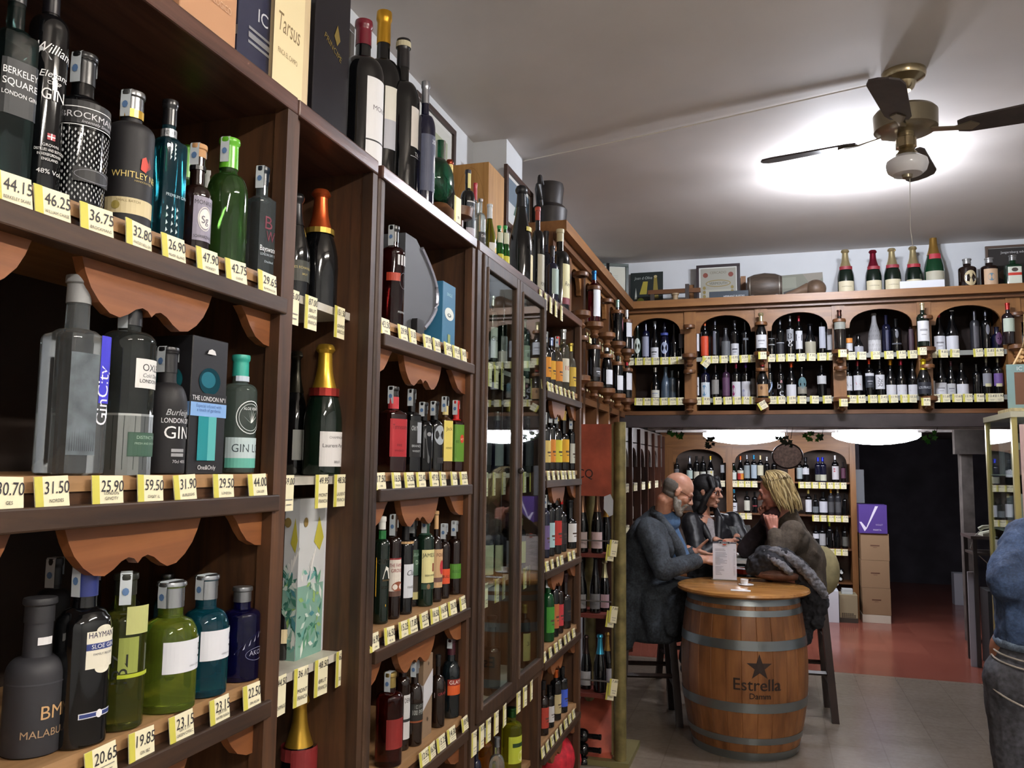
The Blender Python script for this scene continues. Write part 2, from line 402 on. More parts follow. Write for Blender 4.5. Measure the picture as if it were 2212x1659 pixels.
# ------------------------------------------------------------------ arched rack units (honey wood)
def arch_panel(mk, a, b, z0, zsp, ztop, ztopboard, m, parent, d0, d1, ear=.03):
    """face panel with an arched opening between a and b; mk(u,v,d)"""
    n = 16; mb = MB(); c = (a + b) / 2; rx = (b - a) / 2 - ear
    arc = [(c - rx * cos(pi * i / n), zsp + (ztop - zsp) * sin(pi * i / n) ** .8) for i in range(n + 1)]
    def quad(p, q, r, s): mb.prism([p, q, r, s], mk, d0, d1)
    for i in range(n):
        p, q = arc[i], arc[i + 1]
        mb.add([mk(p[0], p[1], d0), mk(q[0], q[1], d0), mk(q[0], ztopboard, d0), mk(p[0], ztopboard, d0),
                mk(p[0], p[1], d1), mk(q[0], q[1], d1), mk(q[0], ztopboard, d1), mk(p[0], ztopboard, d1)],
               [(0, 1, 2, 3), (7, 6, 5, 4), (0, 4, 5, 1)])
    for s_, u0, u1 in ((0, a, c - rx), (1, c + rx, b)):
        mb.add([mk(u, v, d) for d in (d0, d1) for u in (u0, u1) for v in (zsp, ztopboard)],
               [(0, 2, 3, 1), (4, 5, 7, 6), (0, 4, 6, 2)])
    return part('arch_panel', mb, m, parent)
backm = flat('#2b1d17', .8, noise=4)
def holder(parent, mk, z, has_collar=True, nm='bottle_holder'):
    """turned wooden disc with stem; mk(x,y) gives the world XY centre"""
    h = part(nm, MB().lathe([(z - .10, .018), (z - .085, .03), (z - .07, .02), (z - .05, .026), (z - .035, .05), (z - .03, .058), (z - .004, .058), (z, .052)], 20, None, cx=mk[0], cy=mk[1]), hond('x'), parent, smooth=True)
    if has_collar:
        part('collar', MB().lathe([(z + .2, .026), (z + .2, .045), (z + .215, .047), (z + .225, .043), (z + .225, .026)], 20, cx=mk[0], cy=mk[1], caps=False), hond('x'), h, smooth=True)
# upper back unit
YU = 6.5; ZUB = 2.035; UP = [-1.06, -.582, -.051, .498, 1.073, 1.64, 2.22, 2.8]
ub = thing('wall_rack', 'honey wood arched wine rack hung across the back of the room above the passage', 'wine rack', (0, 0, 0))
mkY = lambda u, v, d: (u, d, v)
part('top_board', MB().box(-1.15, XR - .01, YU - .10, 6.87, 2.862, 2.92), hon('x'), ub)
part('moulding', MB().box(-1.12, XR - .01, YU - .05, YU - .01, 2.835, 2.862), hond('x'), ub)
part('back_panel', MB().box(-1.15, XR - .01, 6.84, 6.86, 2.04, 2.86), backm, ub)
part('bottom_rail', MB().box(-1.15, XR - .01, YU - .03, 6.86, ZUB - .01, ZUB + .02), hond('x'), ub)
for i, x in enumerate(UP[1:]):
    part('post', MB().box(x - .045, x + .045, YU - .025, 6.84, ZUB + .02, 2.835), hon('z'), ub)
for i in range(len(UP) - 1):
    a = UP[i] + (.045 if i else 0); b = UP[i + 1] - .045
    arch_panel(mkY, a, b, 2.5, 2.66, 2.795, 2.835, hon('x'), ub, YU - .015, YU + .01)
    for z in (2.47, 2.15):
        part('shelf', MB().box(a, b, YU + .01, 6.84, z - .018, z), hond('x'), ub)
        part('card_rail', MB().box(a, b, YU + .004, YU + .01, z - .03, z + .004), flat('#8c8f8a', .3), ub)
part('left_end', MB().box(-1.15, -1.06, YU + .01, 6.84, ZUB + .02, 2.835), hon('z'), ub)
for k, x in enumerate(UP[1:6]):
    for z in (2.49, 2.14): holder(ub, (x, YU - .095), z)
# corner unit on the left wall
XC = -1.1
cu = thing('wall_rack', 'honey wood wine rack with turned bottle holders on the left wall near the corner', 'wine rack', (0, 0, 0))
CY = [4.17, 4.54, 4.92, 5.33, 5.74, 6.13, 6.44]
part('top_board', MB().box(-1.49, XC + .09, 4.15, 6.395, 2.862, 2.92), hon('y'), cu)
part('moulding', MB().box(XC - .02, XC + .045, 4.15, 6.40, 2.82, 2.862), hond('y'), cu)
part('back_panel', MB().box(-1.49, -1.47, 4.15, 6.49, 1.0, 2.86), backm, cu)
for y in CY[:-1]: part('post', MB().box(-1.47, XC + .02, y - .03, y + .03, 1.0, 2.86), hond('z'), cu)
for i in range(len(CY) - 1):
    a, b = CY[i] + .03, CY[i + 1] - .03
    arch_panel(toX, a, b, 2.5, 2.66, 2.79, 2.82, hon('y'), cu, XC - .02, XC + .005)
    for z in (2.47, 2.15, 1.75, 1.35): part('shelf', MB().box(-1.47, XC - .01, a, b, z - .018, z), hond('y'), cu)
    part('bottom_rail', MB().box(XC - .03, XC + .02, a, b, 2.0, 2.04), hond('y'), cu)
for y in CY[1:-1]:
    for z in (2.50, 2.13): holder(cu, (XC + .08, y), z)
# dark beam over the passage
beam = flat('#4a4648', .5, noise=7)
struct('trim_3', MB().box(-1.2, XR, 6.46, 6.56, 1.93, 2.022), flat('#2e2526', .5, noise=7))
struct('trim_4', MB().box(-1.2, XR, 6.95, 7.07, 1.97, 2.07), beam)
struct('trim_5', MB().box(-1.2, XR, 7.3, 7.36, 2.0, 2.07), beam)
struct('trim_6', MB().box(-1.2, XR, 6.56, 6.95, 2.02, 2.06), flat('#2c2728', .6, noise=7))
for k, y in enumerate((7.9, 8.5, 9.1)):
    struct('trim_%d' % (7 + k), MB().box(-1.2, XR, y, y + .09, 2.0, 2.07), flat('#9a9490', .6, noise=7))
# lower back unit
YL = 9.9; 
lb = thing('wall_rack', 'honey wood arched wine rack standing against the back of the low passage', 'wine rack', (0, 0, 0))
part('head_board', MB().box(-1.24, .895, YL - .02, YL + .01, 1.86, 2.0), hon('x'), lb)
part('cornice', MB().box(-1.24, .9, YL - .06, YL, 2.0, 2.03), hond('x'), lb)
part('back_panel', MB().box(-1.24, .895, YL + .3, YL + .32, 0, 1.99), flat('#5a4c44', .7, noise=4), lb)
part('side_panel', MB().box(-1.24, -1.10, YL - .01, YL + .3, 0, 1.86), hon('z'), lb)
part('side_panel', MB().box(.835, .895, YL - .03, YL + .3, 0, 2.0), hon('z'), lb)
for x in (-.459, .22): part('post', MB().box(x - .035, x + .035, YL - .02, YL + .3, 0, 1.86), hon('z'), lb)
LZ = [1.475, 1.11, .745, .38]
for a, b in ((-1.10, -.494), (-.424, .185), (.255, .835)):
    arch_panel(mkY, a, b, 1.6, 1.68, 1.835, 1.86, hon('x'), lb, YL - .01, YL + .01)
    for z in LZ: part('shelf', MB().box(a, b, YL + .01, YL + .3, z - .018, z), hond('x'), lb)
# dark racks along the left side of the passage
lr = thing('wine_rack', 'tall dark wine rack along the left side of the low passage', 'wine rack', (0, 0, 0))
XL = -1.22
RY = [6.95, 7.45, 7.95, 8.45, 8.95, 9.45, 9.84]
part('head_board', MB().box(XL - .03, XL, 6.93, 9.86, 1.84, 2.0), flat('#7a726c', .6, noise=5), lr)
part('back_panel', MB().box(-1.49, -1.47, 6.93, 9.86, 0, 2.0), flat('#46291c', .7), lr)
for y in RY: part('post', MB().box(-1.47, XL + .03, y - .02, y + .02, 0, 1.98), wood('reddish_brown', '#33180f', '#5c3524', 'z', .4), lr)
for i in range(len(RY) - 1):
    arch_panel(toX, RY[i] + .02, RY[i + 1] - .02, 1.6, 1.62, 1.8, 1.85, flat('#7d746e', .6, noise=5), lr, XL - .02, XL)
    for z in LZ: part('shelf', MB().box(-1.47, XL, RY[i] + .02, RY[i + 1] - .02, z - .018, z), dkw('y'), lr)
# passage lamps
def dish(x, y, label):
    t = thing('ceiling_light', label, 'ceiling light', (x, y, 1.945))
    part('base_plate', MB().box(-.36, .36, -.09, .09, .03, .122), flat('#dddddd', .4), t)
    n = 20; pr = [(-.085, .02), (-.08, .12), (-.06, .26), (-.03, .36), (0, .40), (.03, .40)]
    o = part('diffuser', MB().lathe(pr, 32), emit('#f4f6ff', 17), t, smooth=True); o.scale = (1, .42, 1)
    return t
dish(-.26, 8.7, 'glowing white oval light over the seated people')
dish(.98, 8.7, 'glowing white oval light in front of the dark doorway')
# ------------------------------------------------------------------ bottles and cards
# kind: shoulder frac, neck start frac, neck radius frac, curve, section exponent, cap start
KN = {'bord': (.64, .76, .37, 'e', 2, .80), 'burg': (.42, .80, .38, 's', 2, .84), 'champ': (.38, .84, .37, 's', 2, .66),
      'dome': (.52, .72, .45, 'e', 2, .80), 'gin': (.68, .76, .46, 'e', 2, .82), 'sq': (.66, .73, .46, 'e', 6, .80),
      'tall': (.72, .79, .43, 'e', 2, .84), 'jug': (.52, .72, .33, 'e', 2, .84), 'cone': (.30, .80, .34, 's', 2, .84), 'oval': (.62, .74, .46, 'e', 2.6, .82),
      'squat': (.50, .62, .5, 'e', 2, .66), 'riesl': (.40, .86, .38, 's', 2, .84), 'beer': (.55, .78, .42, 's', 2, .93)}
def prof(kind, R=1.0, H=1.0):
    sh, ns, nk, cv, n, c0 = KN[kind]; p = [(0, .86 * R), (.012 * H, R * .985), (.03 * H, R)]
    if n > 2: p = [q + (n,) for q in p]
    for i in range(9):
        t = i / 8
        if cv == 'e': r = nk + (1 - nk) * sqrt(max(0, 1 - t ** 2.1)); z = sh + (ns - sh) * t
        else: r = nk + (1 - nk) * (.5 + .5 * cos(pi * t)) ** .9; z = sh + (ns - sh) * t
        p.append((z * H, r * R) + ((n,) if n > 2 and t < .6 else ()))
    p.append(((ns + .02) * H, nk * .97 * R))
    if kind == 'champ': p += [(.93 * H, nk * .9 * R), (.945 * H, nk * 1.12 * R), (.97 * H, nk * 1.12 * R), (.985 * H, nk * R)]
    else: p += [(.955 * H, nk * .93 * R), (.958 * H, nk * 1.08 * R), (.985 * H, nk * 1.08 * R)]
    p.append((H * .99, nk * .9 * R)); return p
def rad(kind, z):
    P = [q[:2] for q in prof(kind)]
    for (a, ra), (b, rb) in zip(P, P[1:]):
        if a <= z <= b: return ra + (rb - ra) * (z - a) / max(1e-6, b - a)
    return P[-1][1]
_bm = {}
def bodymesh(kind, mat, R, H, far):
    k = (kind, mat.name, far) + (() if far else (round(R, 3), round(H, 3)))
    if k not in _bm:
        r_, h_ = (1, 1) if far else (R, H)
        _bm[k] = MB().lathe(prof(kind, r_, h_), 14 if far else 32).mesh('bottle', [mat], 40)
    return _bm[k]
_cm = {}
def capmesh(kind, mat, c0, R, H, far):
    k = (kind, mat.name, c0, far) + (() if far else (round(R, 3), round(H, 3)))
    if k not in _cm:
        r_, h_ = (1, 1) if far else (R, H); n = KN[kind][4]; P = []
        for i in range(13):
            z = c0 + (.985 - c0) * i / 12; P.append((z * h_, rad(kind, z) * 1.07 * r_))
        P += [(1.0 * h_, P[-1][1] * .96), (1.004 * h_, P[-1][1] * .6)]
        if kind == 'champ': P = [(z, r * (1 + (.16 if .935 < z / h_ < .99 else 0))) for z, r in P]
        _cm[k] = MB().lathe(P, 12 if far else 24, None, 2 if n < 3 else 2).mesh('cap', [mat], 40)
    return _cm[k]
def sc(draws, R, H):
    out = []
    for q in draws:
        if q[0] == 'r': out.append(('r', q[1] * R, q[2] * H, q[3] * R, q[4] * H, q[5]))
        elif q[0] == 't': out.append(('t', q[1], q[2] * R, q[3] * H, q[4] * H, q[5], (q[6] * R if len(q) > 6 and q[6] else None)) + tuple(q[7:]))
        elif q[0] == 'p': out.append(('p', [(x * R, y * H) for x, y in q[1]], q[2]))
        elif q[0] == 'e': out.append(('e', q[1] * R, q[2] * H, q[3] * R, q[4] * H, q[5]))
        elif q[0] == 'o': out.append(('o', q[1] * R, q[2] * H, q[3] * R, q[4] * H, q[5] * R, q[6]))
    return out
C = lambda h: flat(h, .55)
FOIL = lambda h: flat(h, .28, .75)
def lab(y0, y1, hw, bg, *tx):
    d = [('r', -hw, y0, hw, y1, C(bg))]
    for t in tx:
        s, yf, hf, col = t[:4]; d.append(('t', s, 0, y0 + (y1 - y0) * yf, (y1 - y0) * hf, C(col), hw * 1.8))
    return d
def bottle(name, label, cat, x, y, z, H, R, kind, glassm, cap=None, art_=None, rz=0, group=None, strip=0, far=False, tilt=None, extra=()):
    t = thing(name, label, cat, (x, y, z), rz, group, tilt)
    b = link('glass_body', bodymesh(kind, glassm, R, H, far), t)
    if far: b.scale = (R, R, H)
    if cap:
        hx, c0 = cap[:2]; m = hx if not isinstance(hx, str) else FOIL(hx)
        c = link('cap' if cat != 'wine bottle' else 'capsule', capmesh(kind, m, c0, R, H, far), t)
        if far: c.scale = (R, R, H)
    if art_:
        cur = []
        for q_ in list(art_) + ['|']:
            if q_ == '|': link('label', art(sc(cur, R, H), wrapper(R, KN[kind][4], 0)).mesh('label'), t); cur = []
            else: cur.append(q_)
    for nm, z0, z1, hw, m, dr in extra:      # patches higher up the shoulder or neck
        r = max(rad(kind, z0), rad(kind, z1)) * R * 1.08
        mm = art([('r', -hw * r, z0 * H, hw * r, z1 * H, m)] + sc(dr, r, H), wrapper(r, 2, 0)); link(nm, mm.mesh(nm), t)
    if strip:
        r = rad(kind, .9) * R * 1.14; a = strip if strip != 1 else -1.15; wd = .0085; dx, dy = sin(a), -cos(a); px, py = -dy * wd, dx * wd
        zt = H * 1.008; zb = H * .80; s = MB()
        pts = [(r, zb), (r * 1.05, zb + (zt - zb) * .5), (r, zt - .003), (r * .8, zt), (-r * .8, zt), (-r, zt - .003), (-r * 1.03, zb + .02)]
        vs = []
        for rr, zz in pts: vs += [(dx * rr + px, dy * rr + py, zz), (dx * rr - px, dy * rr - py, zz)]
        s.add(vs, [(2 * i, 2 * i + 1, 2 * i + 3, 2 * i + 2) for i in range(len(pts) - 1)], flat('#c9d2d8', .5))
        cx, cz = dx * r * 1.06, zb + (zt - zb) * .42
        s.add([(dx * (r * 1.06 + .0006) + px * .6 * cos(k * pi / 4), dy * (r * 1.06 + .0006) + py * .6 * cos(k * pi / 4), cz + .006 * sin(k * pi / 4)) for k in range(8)], [tuple(range(8))], flat('#5d7fae', .5))
        link('tax_strip', s.mesh('tax_strip'), t)
    return t
DARK = flat('#0a0b0d', .07, 0, .7); DGREEN = flat('#0c1a12', .06, 0, .7); MATTE = flat('#1d1c1f', .55, 0, .35); DBROWN = flat('#1a0c08', .07, 0, .7); DNAVY = flat('#10122a', .08, 0, .7)
CLEAR = glass('#e8f0ee'); 
def LB(zi, px, top, w, kind, gm, cap, ar, desc, cat='gin bottle', x=-.968, rz=76, name=None, z=None, **k):
    z = ZS[zi] if z is None else z; y = solveY(px, x, z); zt = solveZ(top, x, y); H = zt - z
    d = depth((x, y, z + H / 2)); R = w / 2 * d / F_PX / (1.17 if KN[kind][4] > 3 else 1)
    return bottle(name or cat.replace(' ', '_'), desc, cat, x, y, z, H, R, kind, gm, cap, ar, radians(rz), **k)
_cards = {}; _seen = {}
ORD = ['', 'second', 'third', 'fourth', 'fifth', 'sixth', 'seventh', 'eighth', 'ninth', 'tenth']
CR, YE, INK = '#efe8c6', '#cdc654', '#26222a'
def cardmesh(price, nm, w_, h_):
    k = (price, nm, w_, h_)
    if k not in _cards:
        tall = h_ > w_
        mb = MB().box(-w_ / 2, w_ / 2, -.0004, .0004, 0, h_, C(CR))
        d = [('r', -w_ / 2, 0, -w_ / 2 + w_ * .23, h_, C(YE))]
        ph = w_ * .30
        d.append(('t', price, w_ * .13, h_ - ph * 1.35, ph, C(INK), w_ * .72, 0, .12))
        if not nm or nm == '~': d += [('r', -w_ * .12, h_ * .3, w_ * .4, h_ * .33, C('#8a8680')), ('r', -w_ * .05, h_ * .16, w_ * .32, h_ * .19, C('#8a8680'))]; nm = ''
        for i, s in enumerate(nm.split('/')):
            if s: d.append(('t', s, w_ * .1, h_ * .16 + (-(i - (len(nm.split('/')) - 1)) * h_ * .18), h_ * .11, C(INK), w_ * .68, 0, .1))
        art(d, flatwrap(org=(0, -.0005, 0)), mb); _cards[k] = mb.mesh('price_card')
    return _cards[k]
def card(x, y, z, rz, price, where, nm='', w_=.058, h_=.042, lean=-.12, group=None, roll=0):
    key = (price, where); n = _seen[key] = _seen.get(key, 0) + 1
    lb = 'yellow-edged price card reading %s %s' % (price, where)
    if n > 1: lb += ', %s such' % ORD[min(n - 1, 9)]
    o = link('price_card', cardmesh(price, nm, w_, h_), None, (x, y, z), 0, (lean, roll, rz)); tag(o, lb, 'price card', group or 'price cards ' + where); return o
def cardrow(zi, items, where, x=-.919, dz=-.0415, z=None, **k):
    """items (px, price, name)"""
    z = ZS[zi] if z is None else z
    for it in items:
        px, pr = it[:2]; y = solveY(px, x, z + dz + .02)
        card(x, y, z + dz, radians(90 + random.uniform(-4, 4)), pr, where, it[2] if len(it) > 2 else '', roll=random.uniform(-.05, .05), **k)
def boxthing(name, label, cat, x0, x1, y0, y1, z0, z1, mat, front=(), left=(), group=None, top=None):
    """a carton: front artwork on +X side (x along +Y), left artwork on the -Y side (x along +X)"""
    cx, cy = (x0 + x1) / 2, (y0 + y1) / 2; hx, hy = (x1 - x0) / 2, (y1 - y0) / 2
    t = thing(name, label, cat, (cx, cy, z0), 0, group)
    bevel(part('carton', MB().box(-hx, hx, -hy, hy, 0, z1 - z0), mat, t), .0015, 1)
    if front: link('front_print', art(front, flatwrap((0, 1, 0), (0, 0, 1), (1, 0, 0), (hx, 0, 0))).mesh('front_print'), t)
    if left: link('side_print', art(left, flatwrap((1, 0, 0), (0, 0, 1), (0, -1, 0), (0, -hy, 0))).mesh('side_print'), t)
    return t
random.seed(4)
# ------------------------------------------------------------------ gin bay, top shelf
W_, G_ = '#e9e9ea', '#c9b26a'
LB(0, 8, -50, 92, 'sq', glass('#2c4444', .04), (flat('#101214', .3), .86), lab(.30, .56, 1.0, '#14181b', ('BERKELEY', .72, .13, W_), ('SQUARE', .52, .13, W_), ('LONDON GIN', .34, .08, W_)), 'square smoky glass gin bottle with black label, cut by the left photo edge')
LB(0, 82, -62, 78, 'tall', DARK, (flat('#16151a', .25), .80), [('t', 'Williams', 0, .60, .045, C(W_), 2.3, -.12, .25), ('p', [(-1.1, .58), (-.2, .575), (-.75, .63)], C('#b8bcc0')), ('t', 'Elegant', 0, .50, .03, C(W_), 1.6, 0, .25), ('t', 'CRISP', 0, .47, .016, C(W_), 1), ('t', 'GIN', 0, .405, .05, C(W_), 1.2),
   ('r', -.2, .235, .2, .262, C('#a83a44')), ('r', -.2, .246, .2, .251, C(W_)), ('r', -.03, .235, .03, .262, C(W_)), ('t', 'GROWN', 0, .205, .012, C(W_), .8), ('t', 'DISTILLED AND BOTTLED', 0, .185, .012, C(W_), 1.5), ('t', 'IN HEREFORDSHIRE', 0, .165, .012, C(W_), 1.2), ('t', 'ENGLAND', 0, .145, .012, C(W_), .8), ('t', '48% Vol', 0, .09, .02, C(W_), 1.2)], 'tall glossy black gin bottle with white script lettering', x=-.978, rz=72)
dia = [('p', [(-1.5 + i * .2 + (j % 2) * .1 - .035, .04 + j * .022), (-1.5 + i * .2 + (j % 2) * .1, .028 + j * .022), (-1.5 + i * .2 + (j % 2) * .1 + .035, .04 + j * .022), (-1.5 + i * .2 + (j % 2) * .1, .052 + j * .022)], C('#b9bdc0')) for j in range(20) for i in range(14)]
LB(0, 162, 122, 104, 'dome', DARK, (flat('#1a1a1c', .3), .80), dia + [('r', -1.55, .5, 1.55, .645, C('#0c0c10')), ('r', -1.3, .60, 1.3, .605, C(W_)), ('r', -1.3, .488, 1.3, .493, C(W_)), ('t', 'BROCKMANS', 0, .535, .042, C('#cfcfd4'), 2.5), ('t', 'Intensely Smooth', .2, .505, .02, C('#b9b9c0'), 1.6, 0, .25), ('r', -.6, .14, .9, .23, C('#101014')), ('o', .15, .185, .72, .038, .02, C('#8a8a92'))],
   'black gin bottle studded with rows of small silver diamonds', strip=1, rz=72)
LB(0, 270, 203, 98, 'gin', MATTE, (flat('#8d8f92', .25, .8), .86), [('r', -1.55, .07, 1.55, .185, C('#cdbf95')), ('t', 'SMALL BATCH', -.5, .152, .018, C('#6a5a30'), 1.2), ('t', 'WHITLEY NEILL', 0, .33, .048, C('#d8c070'), 2.5), ('t', 'HANDCRAFTED', .1, .305, .014, C('#b09a5a'), 1.3), ('e', -1.0, .125, .17, .03, C('#9a8a44')),
   ('p', [(-.1, .40), (.15, .385), (.3, .44), (.12, .50), (-.06, .48)], C('#c0392b')), ('p', [(.2, .40), (.42, .43), (.3, .5)], C('#7d2b20'))], 'matte black gin bottle with cream band and gold neck ring', strip=1, extra=[('neck_band', .80, .86, 3.14, FOIL('#cda545'), [])])
fern = [('p', [(a, .05 + i * .05), (a + .16, .065 + i * .05), (a + .03, .085 + i * .05)], C('#b8cdd2')) for i in range(4) for a in (-.6, -.2, .15)] + [('p', [(a, .55 + i * .03), (a + .14, .575 + i * .03), (a + .02, .585 + i * .03)], C('#b8cdd2')) for i in range(4) for a in (-.5, -.2)]
LB(0, 352, 220, 74, 'sq', glass('#1f6f86', .04), (flat('#17171a', .25), .82), fern + [('t', 'PREMIUM GIN', .1, .30, .022, C('#a8c0c8'), 1.5)], 'square teal blue gin bottle with white fern print and black cap', extra=[('neck_band', .735, .79, 3.14, FOIL('#c8ccd0'), [('t', 'FEVER', -.4, .748, .03, C('#20242a'), 1.6)])])
LB(0, 418, 315, 63, 'squat', DBROWN, (flat('#b98b5c', .6), .88), lab(.10, .50, .8, '#8f8a9c', ('MONKEY', .82, .1, '#2a2630'), ('SCHWARZWALD', .06, .07, '#2a2630')) + [('o', 0, .30, .5, .11, .06, C('#dcdad6')), ('e', 0, .30, .42, .09, C('#e2e0dc')), ('t', 'Sg', 0, .26, .07, C('#5a5668'), .5)], 'squat dark gin bottle with grey stamp label and cork stopper', strip=1, extra=[('neck_ring', .76, .80, 3.14, flat('#1a1a1c', .2), [])])
LB(0, 484, 303, 86, 'dome', glass('#5f9a4a', .03), (flat('#5fae2c', .25), .76), [('p', [(1.0, .2), (1.15, .26), (1.2, .18)], C('#58b030'))], 'pale green glass gin bottle with a bright green cap', strip=1)
LB(0, 558, 363, 66, 'sq', glass('#a8b8c0', .04), (flat('#1b2430', .3), .83), [('t', 'B', -.1, .42, .12, C('#6a2438'), .7), ('t', 'W', .1, .31, .10, C('#6a2438'), .8), ('t', 'Bayswater', 0, .22, .05, C('#dfe6ea'), 1.6), ('t', 'LONDON DRY GIN', 0, .18, .022, C('#b8c4cc'), 1.5), ('t', 'Distilled', 0, .12, .02, C('#b8c4cc'), 1)], 'square grey glass gin bottle, last on the top gin shelf', strip=1)
LB(0, 392, 316, 44, 'dome', glass('#5f9a4a', .03), (flat('#5fae2c', .25), .76), None, 'green capped bottle standing behind the squat dark gin bottle', x=-1.14)
LB(0, 440, 372, 50, 'gin', glass('#90a8a0', .03), (flat('#d5d8d8', .4), .84), None, 'clear bottle with white cap behind the green gin bottle', x=-1.12)
LB(0, 528, 400, 40, 'gin', DARK, (flat('#101012', .3), .84), None, 'dark bottle half hidden behind the square grey gin bottle', x=-1.13)
cardrow(0, [(30, '44.15', 'BERKELEY SKARE'), (117, '46.25', 'WILLIAM CHASE'), (212, '36.75', 'BROCKMANS'), (302, '32.80', 'WHITLEY NEILL GIN'), (378, '26.90', 'FEVER ISLAND'), (451, '47.90', 'MONKEY'), (513, '42.75', 'G.VINE'), (579, '29.65', 'BAYSWATER')], 'on the top gin shelf')
# gin bay, middle shelf
LB(1, 146, 598, 126, 'sq', glass('#c4ccd0', .05), (flat('#8d8f90', .5), .86), [('r', .35, .36, .98, .70, C('#3a36c8')), ('t', 'GinCity', .78, .40, .07, C('#e6e8f2'), 3.2, pi / 2), ('r', -.9, .10, .3, .60, flat('#5f686e', .6, 0, .3, 0, 30))] + [('p', [(-.8 + i * .09, .12), (-.76 + i * .09, .12), (-.78 + i * .09, .20 + .05 * ((i * 7) % 5) / 5)], C('#3a4046')) for i in range(12)],
   'tall square clear gin bottle with blue vertical band on its side', rz=84)
LB(1, 262, 636, 112, 'tall', glass('#6c7472', .03), (flat('#26272a', .3), .82), [('r', -3.2, .0, 3.2, .32, flat('#8e9290', .3, .9)), ('r', -3.2, .318, 3.2, .33, FOIL('#c8ccca')), ('r', -.3, .47, 1.35, .63, C('#e4e4e2')), ('t', 'OXLEY', .55, .565, .04, C('#24242a'), 1.5), ('t', 'Cold Distilled', .55, .53, .022, C('#6a6a70'), 1.3, 0, .2), ('t', 'LONDON DRY', .5, .50, .02, C('#24242a'), 1.3),
   ('r', -.45, .10, 1.2, .23, C('#2c4a3c')), ('r', -.42, .105, 1.17, .225, C('#355646')), ('t', 'DISTINCTIVE', .35, .195, .018, C('#a8c0b0'), 1.3), ('t', 'FRESH AND SMOOTH', .35, .165, .012, C('#a8c0b0'), 1.3)], 'clear round gin bottle in a brushed steel sleeve with white label', strip=1)
LB(1, 350, 752, 88, 'dome', MATTE, (flat('#1b1b1e', .35), .80), [('t', 'Burleighs', .1, .46, .05, C('#b8babe'), 1.9, 0, .3), ('t', 'LONDON DRY', 0, .40, .04, C('#e8e8ec'), 1.7), ('t', 'GIN', 0, .28, .10, C('#f0f0f2'), 1.7), ('r', -.35, .14, .35, .20, C('#9a9ca0')), ('r', -.35, .165, .35, .175, C('#18181a')), ('t', '70cl 40%', .1, .09, .025, C('#c8c8cc'), 1)], 'matte black round shouldered gin bottle with white lettering', strip=-1.4, rz=80)
zt = 1.598
y0 = solveY(403, -.945, zt); y1 = solveY(481, -.945, zt); hh = solveZ(741, -.965, y1) - zt
wd = (y1 - y0)
bx = boxthing('gift_box', 'black carton with arched window showing turquoise bottle and light blue band', 'gift box', -.945 - wd, -.945, y0, y1, zt, zt + hh, flat('#17171b', .5),
  [('e', .0, hh * .68, wd * .3, hh * .10, flat('#0e3a46', .15)), ('e', -.004, hh * .69, wd * .2, hh * .06, flat('#2a6a7c', .1)), ('r', -wd * .5, hh * .52, wd * .5, hh * .59, C('#101014')), ('t', 'THE LONDON Nº1', 0, hh * .535, hh * .035, C('#e8e8ea'), wd * .92), ('r', -wd * .5, hh * .42, wd * .5, hh * .52, C('#7fa8dc')), ('t', 'Especial infused with', 0, hh * .485, .006, C('#3a5a9a'), wd * .8), ('t', 'a touch of gardenia', 0, hh * .455, .006, C('#3a5a9a'), wd * .7),
   ('r', -wd * .28, hh * .10, wd * .22, hh * .42, flat('#2f8c94', .12)), ('r', .0, hh * .10, wd * .22, hh * .42, flat('#5fb3b4', .12)), ('t', 'One&Only', 0, hh * .035, .008, C('#d8d8da'), wd * .5), ('p', [(-.012, hh * .88), (.012, hh * .88), (.008, hh * .91), (0, hh * .92), (-.008, hh * .91)], C('#d8d8da'))],
  [('e', .0, hh * .68, wd * .32, hh * .10, flat('#1a5c66', .15)), ('t', 'Nº1', wd * .3, hh * .535, hh * .035, C('#e8e8ea')), ('r', -wd * .5, hh * .42, wd * .5, hh * .52, C('#6f98cc')), ('r', -wd * .2, hh * .10, wd * .3, hh * .42, flat('#1d5a62', .15))])
LB(1, 510, 768, 74, 'gin', glass('#a8c4bc', .03), (flat('#35a393', .4), .82), [('r', -1.4, .05, 1.4, .24, C('#5fae9e')), ('r', -1.4, .13, 1.4, .30, C('#b9ccd0')), ('t', 'GIN LOE', .1, .18, .07, C('#2c3c44'), 2.2), ('o', 0, .47, .85, .14, .05, C('#dfe6e6')), ('o', 0, .47, .7, .115, .03, C('#c8d2d2')), ('t', 'ALOE VERA', 0, .53, .025, C('#dfe6e6'), .9)] + [('p', [(0, .42), (sin(a) * .5, .43 + cos(a) * .11), (sin(a) * .1 + .03, .43)], C('#e4ecea')) for a in (-1.1, -.7, -.35, 0, .35, .7, 1.1)],
   'clear gin bottle with turquoise cap and white aloe plant emblem', extra=[('neck_band', .775, .82, 1.2, C('#c4d0e0'), [])])
cardrow(1, [(12, '30.70', 'GES'), (116, '31.50', 'NORDES'), (235, '25.90', 'LONDON/GINCITY'), (327, '59.50', 'OXLEY 1L'), (403, '31.90', 'BURLEIGHS'), (485, '29.50', 'LONDON'), (559, '44.00', 'GIN LOE')], 'on the middle gin shelf')
